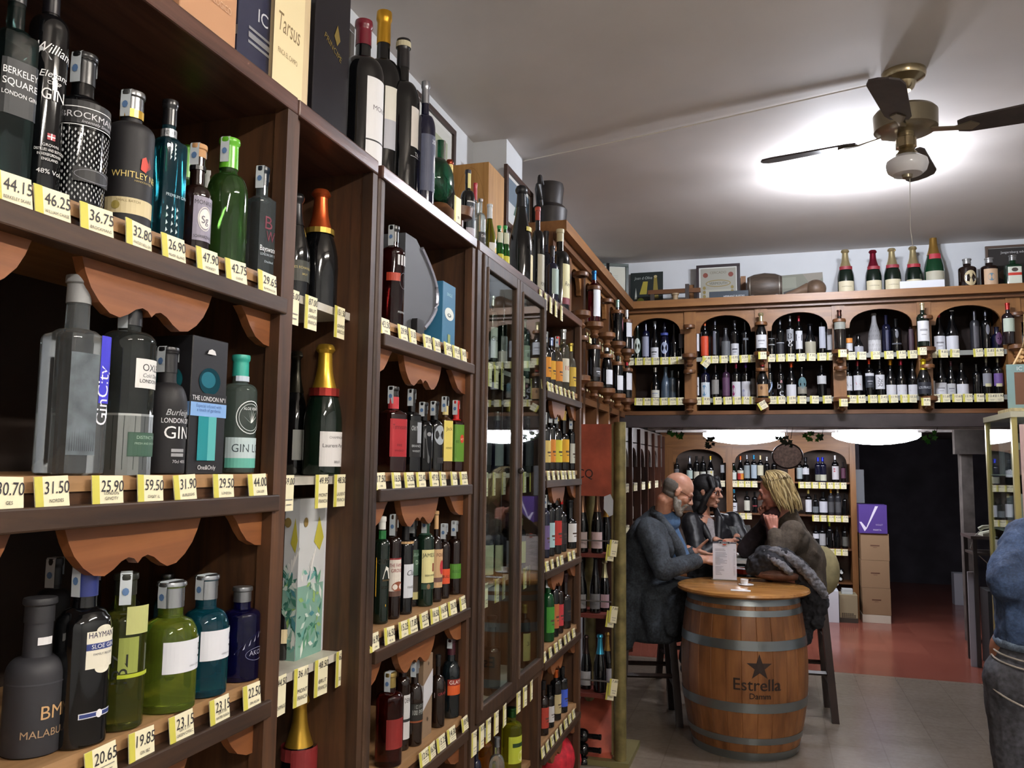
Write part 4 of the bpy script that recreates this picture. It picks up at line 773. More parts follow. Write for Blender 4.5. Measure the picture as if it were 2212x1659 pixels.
for (s, px, top, w, kd, gm, cp, lc, ds) in lq:
    LB(s, px, top, w, kd, gm, (cp, .84), lab(.14, .52, 1.25, lc, ('103', .5, .2, '#a83028')) if ds.startswith('brandy') else lab(.14, .52, 1.25, lc) + [('r', -.6, .30, .7, .33, C('#4a3a30')), ('r', -.4, .25, .5, .265, C('#4a3a30'))], '%s on the %s liqueur shelf' % (ds, lvn[s]), cat='liqueur bottle', name='liqueur_bottle', x=-.966, strip=(1 if px % 2 else 0))
for s, xs in enumerate([[1174, 1187, 1194, 1204, 1213, 1222, 1231, 1240], [1175, 1186, 1197, 1207, 1216, 1223, 1232, 1240], [1174, 1183, 1194, 1206, 1214, 1231, 1240], [1178, 1190, 1202, 1211, 1222, 1230, 1240], [1174, 1184, 1194, 1204, 1213, 1223, 1232, 1240]]):
    cardrow(s, [(x, '%d.%02d' % (8 + (x * 7 + s * 5) % 19, (x * 35) % 100 // 5 * 5)) for x in xs], 'on the %s liqueur shelf' % lvn[s], w_=.052)
for px in (1183, 1194, 1205, 1216, 1228):
    y = solveY(px - 13, XF + .02, 2.32); card(XF + .016, y, 2.29, radians(90), '%d.50' % (px % 60), 'on the edge above the liqueur shelves', w_=.045, h_=.07, lean=0)
t = thing('cloth_bag', 'bright red crumpled cloth bag on the bottom liqueur shelf', 'bag', (0, 0, 0))
yy = solveY(1212, -1.0, .2); part('fabric', MB().ball((-1.03, yy, .20), .12, None, 20, (.8, 1.1, .95)).ball((-1.0, yy + .09, .17), .08, None, 14), flat('#c01f30', .7, noise=30), t, smooth=60)
# ------------------------------------------------------------------ ceiling fan and lamps
FX, FY, FZ = .585, 3.80, 3.35
fan = thing('ceiling_fan', 'brass ceiling fan with four dark blades and a white glass shade', 'ceiling fan', (FX, FY, FZ))
brass = flat('#b0a080', .22, .9); brd = flat('#8f8570', .3, .8)
part('canopy', MB().lathe([(-.085, .028), (-.075, .04), (-.05, .05), (-.03, .085), (-.018, .09), (0, .09)], 28), brass, fan, smooth=True)
part('down_rod', MB().tube([(0, 0, -.16), (0, 0, -.06)], .013, 12), brass, fan, smooth=True)
part('motor', MB().lathe([(-.275, .05), (-.272, .11), (-.262, .128), (-.19, .13), (-.178, .12), (-.165, .06), (-.15, .03)], 40), brd, fan, smooth=True)
part('switch_housing', MB().lathe([(-.345, .03), (-.34, .042), (-.30, .042), (-.295, .034), (-.275, .034)], 24), brass, fan, smooth=True)
for k, ang in enumerate((165, 75, -15, -105)):
    a = radians(ang); c_, s_ = cos(a), sin(a)
    W = lambda u, v, w: (u * c_ - v * s_, u * s_ + v * c_, w)
    out = [(.20, -.035), (.24, -.052), (.56, -.07), (.605, -.055), (.62, -.02), (.62, .02), (.605, .055), (.56, .07), (.24, .052), (.20, .035)]
    tl = -sin(radians(12))
    b = MB().prism(out, lambda u, v, d: W(u, v * .98, -.285 + v * tl + d), -.004, .004)
    bo = part('blade', b, flat('#3a3230', .45, noise=12), fan)
    br_ = MB().prism([(.10, -.014), (.19, -.012), (.25, -.03), (.28, 0), (.25, .03), (.19, .012), (.10, .014)], lambda u, v, d: W(u, v, -.278 + (-.014 if u > .15 else 0) + v * tl + d), -.003, .003)
    part('blade_arm', br_, brd, bo)
opal = newmat('opal_glass'); opal[2].inputs['Base Color'].default_value = (.8, .8, .82, 1); opal[2].inputs['Roughness'].default_value = .15; opal[2].inputs['Subsurface Weight'].default_value = 0
# bent arm with the unlit shade
part('shade_holder', MB().lathe([(-.385, .05), (-.37, .045), (-.35, .03), (-.34, .02)], 24), brass, fan, smooth=True)
sh = part('shade', MB().lathe([(-.462, .03), (-.46, .06), (-.445, .078), (-.42, .086), (-.40, .082), (-.385, .06), (-.375, .045)], 32), opal[0], fan, smooth=True)
part('bolt_cap', MB().lathe([(-.48, .008), (-.475, .02), (-.46, .022)], 12), brd, fan, smooth=True)
part('pull_chain', MB().tube([(-.045, -.03, -.33), (-.045, -.03, -.42)], .0015, 5).ball((-.045, -.03, -.43), .008, None, 8), flat('#6a6258', .3, .7), fan, smooth=True)
part('pull_chain', MB().tube([(.01, .0, -.47), (.005, .0, -.70), (.012, 0, -.78)], .0015, 5), flat('#c8c4bc', .4), fan)
# bare bulb lamp fixed to the ceiling beyond the fan
lamp = thing('ceiling_light', 'glaring white bare bulb lamp on the ceiling behind the fan', 'ceiling light', (.50, 4.9, H))
part('base_plate', MB().lathe([(-.03, .05), (-.02, .07), (0, .07)], 24), flat('#d8d8d8', .4), lamp, smooth=True)
for s_ in (-1, 1):
    part('arm', MB().tube([(0, 0, -.02), (s_ * .05, 0, -.04), (s_ * .09, 0, -.06)], .008, 8), flat('#d8d8d8', .4), lamp)
    part('bulb', MB().ball((s_ * .13, 0, -.09), .045, None, 16, (1.25, 1, 1)), emit('#f0f4ff', 330), lamp, smooth=True)
# ------------------------------------------------------------------ things on top of the left shelves
ZT2 = ZT + .036
def topbox(name, label, px0, px1, xf, dz, h, mat, front=(), left=(), cat='box'):
    y0 = solveY(px0, xf, ZT2 + .05); y1 = solveY(px1, xf, ZT2 + .05)
    return boxthing(name, label, cat, xf - dz, xf, y0, y1, ZT2, ZT2 + h, mat, front, left), (y1 - y0)
bt, wd = topbox('carton', 'tan carton with a white lace disc print on top of gin shelves', 388, 508, -.98, .2, .44, flat('#b98a66', .7), [('o', -.0, .24, .058, .09, .003, C('#e8d8cc')), ('o', -.0, .24, .053, .084, .018, C('#d8bba6')), ('o', 0, .24, .032, .052, .002, C('#e8d8cc')), ('e', 0, .24, .018, .03, C('#d8bba6'))] + [('p', [(cos(a) * .032, .24 + sin(a) * .052), (cos(a + .08) * .05, .24 + sin(a + .08) * .08), (cos(a + .16) * .032, .24 + sin(a + .16) * .052)], C('#eee2d8')) for a in [i * .26 for i in range(24)]] + [('t', 'VINO ECOLOGICO', 0, .105, .014, C('#d0a888'), .12)])
topbox('carton', 'reddish brown carton at the far left on top of shelves', 300, 384, -1.02, .2, .34, flat('#7a4430', .7))
topbox('gift_box', 'shiny navy carton with silver band on top of gin shelves', 511, 590, -1.0, .12, .40, flat('#34364a', .2), [('t', 'IC', .018, .16, .03, C('#c8ccd4'), .05), ('r', -.03, .10, .05, .106, FOIL('#c8ccd4')), ('r', -.03, .112, .05, .124, FOIL('#c8ccd4')), ('r', -.03, .13, .05, .136, FOIL('#c8ccd4'))], [('t', 'O', .02, .15, .03, C('#c8ccd4')), ('r', 0, .10, .06, .12, FOIL('#c8ccd4'))], cat='gift box')
wt, wd = topbox('wooden_case', 'pale wooden wine case with sliding lid and script lettering', 592, 664, -.985, .12, .40, wood('pale_pine', '#b8a07a', '#dcc8a0', 'z', .55), [('r', -.075, .0, .04, .39, flat('#e4d4a8', .5)), ('t', 'Tarsus', -.02, .17, .045, C('#7a6440'), .085, 0, .1), ('t', 'FINCA EL CAMPO', -.02, .12, .012, C('#8a7450'), .075)], cat='wooden case')
bk, wd = topbox('gift_box', 'large black carton with gold crest on top of the champagne bay', 673, 748, -1.02, .06, .45, flat('#16151c', .18), [('t', 'PRINCIPE', .0, .27, .016, FOIL('#b09a50'), .1, -.35), ('p', [(.02, .29), (.035, .31), (.02, .345), (.005, .31)], FOIL('#b09a50'))], cat='gift box')
def TB(px, top, w, kind, gm, cap, ar, desc, x=-1.03, rz=76, cat='wine bottle', **k): return LB(0, px, top, w, kind, gm, cap, ar, desc, cat=cat, x=x, rz=rz, z=ZT2 if k.get('z') is None else k.pop('z'), name=cat.replace(' ', '_') if 'name' not in k else k.pop('name'), **k)
TB(776, 48, 92, 'bord', DARK, (flat('#6a1a28', .25), .84), [('r', -.6, .06, 1.4, .60, C('#dcdde0')), ('r', -.62, .205, 1.42, .215, C('#18181c')), ('t', 'MONTE', .3, .40, .032, C('#6a6a70'), 1.2)], 'largest magnum with burgundy capsule and tall white label on shelf top', z=ZT2)
TB(818, 28, 80, 'bord', DARK, ('#c8962c', .84), [('r', -.7, .44, 1.3, .60, C('#e4e2d8')), ('r', -.7, .30, 1.3, .44, C('#b8bac4'))], 'magnum bottle with gold capsule behind the burgundy capped one', z=ZT2, x=-1.13)
TB(862, 88, 74, 'bord', DARK, (flat('#1f1c1e', .3), .84), [('r', -.3, .38, 1.4, .60, C('#d2ccc6')), ('t', 'TARSUS', .6, .335, .022, C('#c8c8cc'), 1.4), ('r', -.3, .325, 1.4, .329, C('#9a9aa0'))], 'magnum bottle with black capsule and square cream label', z=ZT2, x=-1.08, extra=[('neck_band', .955, .985, 3.14, C('#c8c0a0'), [])])
TB(913, 178, 46, 'bord', DNAVY, ('#9a9ca2', .84), [('r', -1.2, .20, 1.4, .60, C('#454a60')), ('t', 'ZINIO', .5, .54, .03, C('#dfe0e4'), 1.2), ('p', [(.1, .34), (.5, .30), (.9, .36), (.75, .42), (.4, .44), (.2, .47), (.15, .43)], C('#e4e4e8')), ('r', .4, .24, .45, .32, C('#e4e4e8')), ('r', .6, .24, .65, .32, C('#e4e4e8')), ('r', .3, .22, 1, .23, C('#c8c8d0'))], 'navy labelled bottle with grey capsule and white bird figure', z=ZT2, x=-1.02)
# round green flask on a wooden stand, tilted bottle with sign
t = thing('round_flask', 'round green glass flask on a wooden stand on shelf top', 'flask', (-1.05, solveY(948, -1.05, 2.42), ZT2))
part('stand', MB().lathe([(0, .06), (.03, .065), (.10, .05), (.12, .03)], 24), hond('x'), t, smooth=True)
part('flask', MB().ball((0, 0, .20), .075, None, 24, (.6, 1, 1.1)).tube([(0, 0, .27), (0, 0, .34)], .018, 12), glass('#1f6a48', .03), t, smooth=True)
t = TB(968, 346, 34, 'champ', DARK, ('#8a3a24', .80), [('r', -1.2, .10, 1.3, .33, C('#1c1c1e'))], 'dark bottle with red brown neck and yellow neck card on shelf top', z=ZT2, extra=[('neck_card', .78, .96, 1.0, C('#e4cf80'), [])])
y = solveY(976, -.975, 2.45); o = link('price_card', cardmesh('', '70', .05, .085), None, (-.955, y, 2.40), 0, (0, 0, radians(85))); tag(o, 'white sign with the number 70 hanging before the dark bottle on shelf top', 'sign')
t = thing('bottle_stand', 'dark turned wooden bottle stand beside the sign on shelf top', 'stand', (-1.02, solveY(988, -1.02, 2.42), ZT2)); part('base', MB().lathe([(0, .04), (.02, .045), (.03, .02), (.09, .02), (.10, .05), (.13, .055)], 20), hond('x'), t, smooth=True)
TB(1008, 368, 32, 'bord', DARK, (flat('#20202a', .35), .84), [('r', -1.0, .60, 1.3, .615, C('#d8d8dc')), ('r', -1.1, .25, 1.3, .60, C('#2c343e')), ('t', 'JEAN LEON', .2, .52, .035, C('#d8d8dc'), 1.8), ('r', -1.1, .10, 1.3, .30, C('#b8b4c0'))], 'dark bottle with yellow neck card and blue black label on shelf top', z=ZT2, extra=[('neck_card', .78, .99, 1.0, C('#dcd48a'), [])])
TB(1024, 396, 22, 'bord', CLEAR, (flat('#b02a3a', .3), .78), [('r', -1.2, .05, 1.2, .34, C('#8a3a40'))], 'clear bottle with red neck and cork stopper on shelf top', z=ZT2, x=-1.04)
TB(1036, 430, 24, 'bord', CLEAR, ('#8a8a8a', .95), [('r', -1.2, .05, 1.3, .42, C('#26262c')), ('t', 'DAURO', .2, .33, .05, C('#dcdce0'), 1.8), ('t', '2', .4, .15, .12, C('#dcdce0'), .8)], 'clear bottle with black label and white lettering on shelf top', z=ZT2, x=-1.0)
TB(1056, 442, 30, 'burg', glass('#8a8a1a', .03), (flat('#ccd2d6', .35), .78), [('r', -1.0, .06, 1.2, .40, C('#dcdcd8')), ('e', .2, .28, .3, .06, C('#d8b83a'))], 'yellow green wine bottle with white screw cap on shelf top', z=ZT2)
for px_, ds in ((1077, 'green beer bottle with yellow label, left of the pair on shelf top'), (1090, 'green beer bottle, right of the pair on shelf top')):
    TB(px_, 488, 20, 'beer', glass('#1f8a2c', .03), (flat('#2a9a3c', .3), .93), [('r', -1.2, .20, 1.3, .44, C('#d8d03a'))], ds, z=ZT2, cat='beer bottle', extra=[('neck_label', .66, .86, 1.3, C('#cfd2b8'), [])])
TB(1124, 403, 52, 'champ', DARK, (flat('#1a1a1e', .4), .80), [('r', -.1, .10, 1.35, .34, C('#dccf9a'))], 'giant black sparkling wine bottle with cream label on shelf top', z=ZT2, extra=[('sticker', .56, .60, .5, C('#d8c860'), [])])
TB(1160, 448, 30, 'bord', DARK, (flat('#a83a2a', .35), .86), [('r', -1.0, .12, 1.3, .50, C('#b4b09c')), ('t', 'POMEROL', .3, .18, .04, C('#3a3a34'), 1.6)], 'magnum bottle with red wax top on shelf top', z=ZT2, extra=[])
TB(1178, 500, 30, 'bord', DNAVY, (flat('#1c1a20', .35), .84), [('r', -1.0, .28, 1.3, .56, C('#c8c4a8')), ('t', 'RIBAS', .5, .44, .04, C('#4a443a'), 1.2)], 'magnum bottle with cream label behind the red wax one', z=ZT2, x=-1.10)
TB(1192, 532, 28, 'bord', DNAVY, (flat('#1c1a20', .35), .84), [('r', -1.1, .30, 1.3, .66, C('#a8bcb4'))], 'dark blue bottle with pale green label near the end of shelf top', z=ZT2, x=-1.04)
TB(1209, 496, 42, 'bord', DARK, (flat('#c8c09a', .4), .86), [('r', -.8, .22, 1.3, .60, C('#ddd6a4')), ('t', 'Reyneke', .3, .36, .05, C('#4a3a24'), 1.7, 0, .25), ('r', -.8, .16, 1.3, .23, C('#7a2430'))], 'magnum bottle with cream wax top and dark red striped label', z=ZT2)
boxthing('wooden_case', 'pine wine crate standing upright beside the white pillar', 'wooden case', -1.45, -1.265, 3.62, 3.86, ZT2, 3.07, wood('crate_pine', '#a8783f', '#cf9f62', 'z', .5), [], [('t', 'Cornier', .03, .28, .05, C('#4a3420'), .3, pi / 2, .2), ('o', 0, .35, .085, .33, .0015, C('#8a6230'))])
def picture(label, org, nx, w_, h_, fr, inner, th=.03, dep=.02, rot=None, out=None):
    t = thing('picture_frame', label, 'picture', org, 0, rot=rot)
    W = flatwrap(nx, (0, 0, 1), out, (0, 0, 0)); V = lambda u, v, d: W(u, v, d - .0006)
    mb = MB()
    for (a, b, c, d) in ((-w_ / 2, w_ / 2, 0, th), (-w_ / 2, w_ / 2, h_ - th, h_), (-w_ / 2, -w_ / 2 + th, th, h_ - th), (w_ / 2 - th, w_ / 2, th, h_ - th)):
        mb.prism([(a, c), (b, c), (b, d), (a, d)], V, 0, dep)
    bevel(part('frame', mb, fr, t), .002)
    mb = MB().prism([(-w_ / 2 + th, th), (w_ / 2 - th, th), (w_ / 2 - th, h_ - th), (-w_ / 2 + th, h_ - th)], V, 0, dep * .4, C('#d8d8d2'))
    art(inner, lambda x, y, d: W(x, y, d + dep * .4), mb); link('picture', mb.mesh('picture'), t); return t
fd = flat('#3a2a24', .35)
picture('framed grey print on the wall above the black carton', (-1.49, 2.35, 2.75), (0, 1, 0), .6, .51, flat('#55504a', .4), [('r', -.25, .05, .25, .46, flat('#8f938a', .25))], out=(1, 0, 0))
picture('dark framed flower print on the left wall near the pillar', (-1.49, 3.47, 2.80), (0, 1, 0), .48, .48, fd, [('r', -.19, .05, .19, .43, C('#cfd0c8')), ('r', -.12, .10, .15, .38, C('#a8b090'))] + [('e', -.05 + .04 * (i % 4), .15 + .05 * (i // 4), .02, .025, C(['#d8b03a', '#4a7a3a', '#e0dca0', '#b8642a'][i % 4])) for i in range(16)], out=(1, 0, 0))
picture('brown framed painting hanging on the white pillar', (-1.305, 4.22, 2.86), (0, 1, 0), .50, .33, flat('#4a342a', .4), [('r', -.2, .05, .2, .28, C('#6a7a88')), ('r', -.2, .05, .2, .15, C('#c8cccc')), ('p', [(-.1, .1), (.0, .25), (.1, .12)], C('#3a5a4a')), ('p', [(.02, .14), (.12, .26), (.18, .12)], C('#8fb0c8'))], out=(1, 0, 0))
t = thing('leather_jug', 'dark leather jug with stepped neck on top of the corner rack', 'jug', (-1.2, solveY(1186, -1.2, 3.0), 2.921))
part('body', MB().lathe([(0, .085), (.02, .095), (.17, .105), (.19, .09), (.20, .075), (.30, .085), (.325, .08), (.325, .06)], 28), flat('#2c2624', .5, noise=14), t, smooth=True)
part('handle', MB().tube([(-.02, -.085, .30), (-.02, -.13, .33), (-.02, -.145, .28), (-.02, -.12, .2), (-.02, -.098, .16)], .014, 8), flat('#241e1c', .5), t, smooth=True)
# ------------------------------------------------------------------ things on the back rack's top board
ZB2 = 2.921
def BB(px, top, w, kind, gm, cap, ar, desc, z=ZB2, y=6.6, rz=0, cat='wine bottle', far=True, **k):
    x = solveX(px, y, z); zt = solveZ(top, x, y); Hh = zt - z; R = w / 2 * depth((x, y, z)) / F_PX / (1.0 if KN[kind][4] < 3 else 1.05)
    return bottle(cat.replace(' ', '_'), desc, cat, x, y, z, Hh, R, kind, gm, cap, ar, radians(rz), far=far, **k)
cham = lambda: [('r', -1.1, .03, 1.1, .30, C('#cfc6a8')), ('t', 'CHAMPAGNE', 0, .17, .025, C('#6a5a40'), 1.8)]
for px, top, w, cp, ds in [(1828, 540, 34, '#c8b88a', 'leftmost champagne bottle with beige foil on the back rack top'), (1888, 541, 33, '#8a2438', 'champagne bottle with crimson foil on the back rack top'), (1929, 537, 34, '#c8b88a', 'champagne bottle with beige foil just left of the white box')]:
    BB(px, top, w, 'champ', DGREEN, (cp, .62), cham(), ds, cat='champagne bottle', extra=[('neck_label', .55, .62, 1.0, C('#8a2a34'), [])])
BB(1975, 533, 34, 'champ', DGREEN, ('#c8b88a', .62), cham(), 'champagne bottle standing behind the left half of the white box', y=6.68, cat='champagne bottle', extra=[('neck_label', .55, .62, 1.0, C('#a02a34'), [])])
BB(2020, 504, 40, 'champ', flat('#123a22', .06), ('#b8904a', .64), [('r', -1.1, .18, 1.1, .36, C('#b8b4a0'))], 'tallest green champagne bottle behind the white box', y=6.70, cat='champagne bottle', extra=[('seal', .56, .64, .7, C('#b02a38'), [])])
x0 = solveX(1938, 6.56, 2.95); x1 = solveX(2041, 6.56, 2.95)
boxthing('carton', 'long low white box on the back rack top', 'box', x0, x1, 6.56, 6.62, ZB2, ZB2 + .085, flat('#dcdfe6', .5))
BB(2091, 560, 35, 'gin', DBROWN, ('#b8b8b8', .84), [('e', .2, .36, .75, .24, C('#c8b890')), ('t', 'GIN', .2, .33, .06, C('#5a5040'), .9)], 'squat dark bottle with oval cream label on the back rack top', cat='spirits bottle')
BB(2139, 558, 35, 'gin', DBROWN, ('#b8b8b8', .84), [('r', -.85, .06, .85, .62, C('#c8a888')), ('e', 0, .36, .4, .12, C('#6a8a9a'))], 'squat dark bottle with square tan label on the back rack top', cat='spirits bottle')
BB(2190, 552, 32, 'sq', flat('#12301c', .06), ('#9a9a98', .84), [('r', -.85, .10, .85, .62, C('#d8dccc')), ('r', -.85, .36, .85, .44, C('#c83a2a')), ('e', 0, .53, .4, .06, C('#4a4038'))], 'square green herbal liqueur bottle with white label and orange stripe', cat='spirits bottle')
pic2 = picture('brown framed dark poster with white heading at right end of rack top', (solveX(2190, 6.8, 3.1), 6.82, ZB2), (1, 0, 0), .36, .37, flat('#5a4a40', .5), [('r', -.16, .02, .16, .35, C('#2a2624')), ('t', 'Jaegersberg edv', 0, .31, .018, C('#c8c8c8'), .28), ('e', -.05, .15, .05, .04, C('#5a4a34'))], out=(0, -1, 0), th=.018)
xa = solveX(1551, 6.75, 3.1)
picture('dark framed ornate wine certificate on the back rack top', (xa, 6.78, ZB2), (1, 0, 0), .345, .345, flat('#2c2024', .4), [('r', -.14, .03, .14, .315, C('#9a988c')), ('t', 'CERCADO', 0, .27, .02, C('#6a6450'), .14), ('e', -.10, .26, .02, .02, C('#7a3a2c')), ('e', .10, .26, .02, .02, C('#7a3a2c')), ('o', 0, .19, .10, .03, .008, C('#8a7a4a')), ('t', 'VERMOUTH', 0, .18, .022, C('#4a4a3a'), .14), ('r', -.10, .08, .10, .14, C('#aaa89a'))] + [('e', s_ * .11, .05 + .035 * i, .012, .014, C('#8a7a40')) for i in range(4) for s_ in (-1, 1)], out=(0, -1, 0), th=.022)
x0 = solveX(1532, 6.56, 2.96); x1 = solveX(1617, 6.56, 2.96)
boxthing('sign_board', 'navy sign with white lettering before the certificate', 'sign', x0, x1, 6.56, 6.585, ZB2, ZB2 + .078, flat('#2c3640', .5), (), [('t', 'HERRANZ BUEZAS', .04, .03, .014, C('#d8dce0'), .19)])
for px, ds in ((1494, 'upright pale board left of the certificate'), (1606, 'upright pale board right of the certificate')):
    x = solveX(px, 6.83, 3.0); o = part('wooden_board', MB().box(x - .02, x + .02, 6.825, 6.84, ZB2, ZB2 + (.20 if px < 1550 else .25)), hon('z')); tag(o, ds, 'board')
# miniature barrel
xb = solveX(1652, 6.68, 3.0); t = thing('small_barrel', 'miniature dark barrel lying on its side on the back rack top', 'barrel', (xb, 6.68, ZB2 + .115))
o = part('staves', MB().lathe([(-.13, .085), (-.08, .105), (0, .115), (.08, .105), (.13, .085)], 24), wood('aged_barrel', '#2c241f', '#5a4c40', 'z', .5), t, smooth=40); o.rotation_euler = (0, radians(90), 0)
for k, u in enumerate((-.105, -.055, .055, .105)):
    o = part('hoop', MB().lathe([(u - .008, .1155 - abs(u) * .2), (u + .008, .1155 - abs(u) * .2)], 24, caps=False), flat('#8a857c', .4, .6), t, smooth=True); o.rotation_euler = (0, radians(90), 0)
part('cradle', MB().box(-.10, .10, -.07, .07, -.115, -.098).box(-.1, -.08, -.08, .08, -.1, -.07).box(.08, .1, -.08, .08, -.1, -.07), flat('#3a2c24', .5), t)
xa = solveX(1722, 6.8, 3.05)
tag(link('photo_board', art([('r', -.2, 0, .2, .24, C('#7a7a6c')), ('r', -.2, .0, .2, .08, C('#4a4238')), ('p', [(-.1, .08), (.15, .14), (.14, .16), (-.1, .10)], C('#2a2622')), ('p', [(.05, .24), (.12, .12), (.2, .2), (.2, .24)], C('#8a8478')), ('r', -.2, .13, .0, .22, C('#8a8c7c'))], flatwrap(org=(0, -.006, 0)), MB().box(-.2, .2, -.006, 0, 0, .24, C('#7a7a6c'))).mesh('photo_board'), None, (xa, 6.8, ZB2), 0, (radians(-6), radians(-2), 0)), 'faded photo board leaning behind the wooden ball', 'picture')
xa = solveX(1762, 6.64, 2.96); t = tag(part('wooden_gourd', MB().ball((0, 0, .075), .078, None, 22, (1, 1, .95)).tube([(-.05, 0, .08), (-.15, 0, .05), (-.22, 0, .035)], [.05, .03, .018], 14), flat('#6a5442', .5, noise=12), smooth=60), 'round brown gourd lying on the back rack top', 'gourd'); t.location = (xa, 6.64, ZB2)
# corner group: certificate, bottle, poster, wooden stand
picture('green framed cream certificate in the left back corner on the rack top', (-1.30, 6.66, ZB2), (.90, .43, 0), .42, .385, flat('#2c3a30', .4), [('r', -.18, .03, .18, .355, C('#c8c8b8')), ('t', 'Vilo', .09, .17, .03, C('#3a3a38'), .12, 0, .2)] + [('r', -.14, .28 - i * .016, .12, .284 - i * .016, C('#b0b0a4')) for i in range(5)], out=(.43, -.90, 0), th=.025)
BB(1313, 568, 20, 'bord', DARK, None, None, 'dark dusty bottle in front of the green framed certificate', y=6.38, z=ZB2)
xa = solveX(1396, 6.8, 3.1)
tag(link('poster', art([('r', -.135, 0, .135, .33, C('#16201e')), ('t', 'Joan d Oliva', -.03, .27, .025, C('#a8b0ac'), .15, 0, .2), ('p', [(-.06, .14), (-.03, .25), (.01, .25), (.0, .14)], C('#a89a3a')), ('p', [(.05, .10), (.06, .28), (.085, .28), (.10, .10)], C('#8a7a34')), ('e', .073, .29, .014, .012, C('#b8a878')), ('e', -.05, .08, .03, .03, C('#8a9a3a')), ('p', [(-.10, .10), (-.09, .2), (-.08, .1)], C('#c8ccc0'))], flatwrap(org=(0, -.008, 0)), MB().box(-.135, .135, -.008, 0, 0, .33, C('#16201e'))).mesh('poster'), None, (xa, 6.82, ZB2), 0, (radians(-4), 0, 0)), 'dark green poster of yellow bottles on the back rack top', 'poster')
x0 = solveX(1400, 6.66, 2.96); t = thing('wooden_press', 'dark wooden trestle with cross bar on the back rack top', 'wooden stand', (x0, 6.66, ZB2))
part('cross_bar', MB().box(0, .42, -.015, .015, .10, .135), hond('x'), t)
for u in (.02, .30): part('leg', MB().box(u, u + .03, -.02, .02, 0, .17 if u > .1 else .10), flat('#3a322e', .5), t)
part('foot', MB().box(-.03, .34, -.03, .03, 0, .012), hond('x'), t)
part('spool', MB().lathe([(.0, .03), (.01, .03), (.012, .022), (.085, .022), (.088, .03), (.10, .03)], 16, cx=.22), flat('#a08a6a', .5), t, smooth=40)
# ------------------------------------------------------------------ wines on the upper back rack
DG2 = flat('#1a1216', .08, 0, .7); MIST = flat('#3a4650', .3); GREY = flat('#2c2c30', .3)
X_ = ORD[:]; X_[0] = 'first'
OR2 = X_ + ['eleventh', 'twelfth', 'thirteenth', 'fourteenth', 'fifteenth', 'sixteenth', 'seventeenth', 'eighteenth', 'nineteenth', 'twentieth', 'twenty-first']
def rackrow(where, z, y, grp, items, mk='Y', base=None):
    for i, it in enumerate(items):
        px, top, w, kd, gm, cp, ar, ds = it
        lb_ = '%s, %s from left, %s' % (ds, X_[i], where)
        BB(px, top, w, kd, gm, cp and (cp, .86 if kd != 'champ' else .66), ar, lb_, z=z, y=y, group=grp, rz=random.uniform(-8, 8))
S_ = lambda a, b, bg, t='', ink='#2a2a2c', hw=1.1, th=.22: [('r', -hw, a, hw, b, C(bg))] + ([('t', t, 0, a + (b - a) * .45, (b - a) * th, C(ink), hw * 1.7)] if t and t != '~' else [('r', -hw * .55, a + (b - a) * .5, hw * .55, a + (b - a) * .6, C(ink)), ('r', -hw * .35, a + (b - a) * .3, hw * .35, a + (b - a) * .34, C(ink))] if t else [])
WH = '#d4d6dc'
arch = ['first', 'second', 'third', 'fourth', 'fifth', 'sixth']
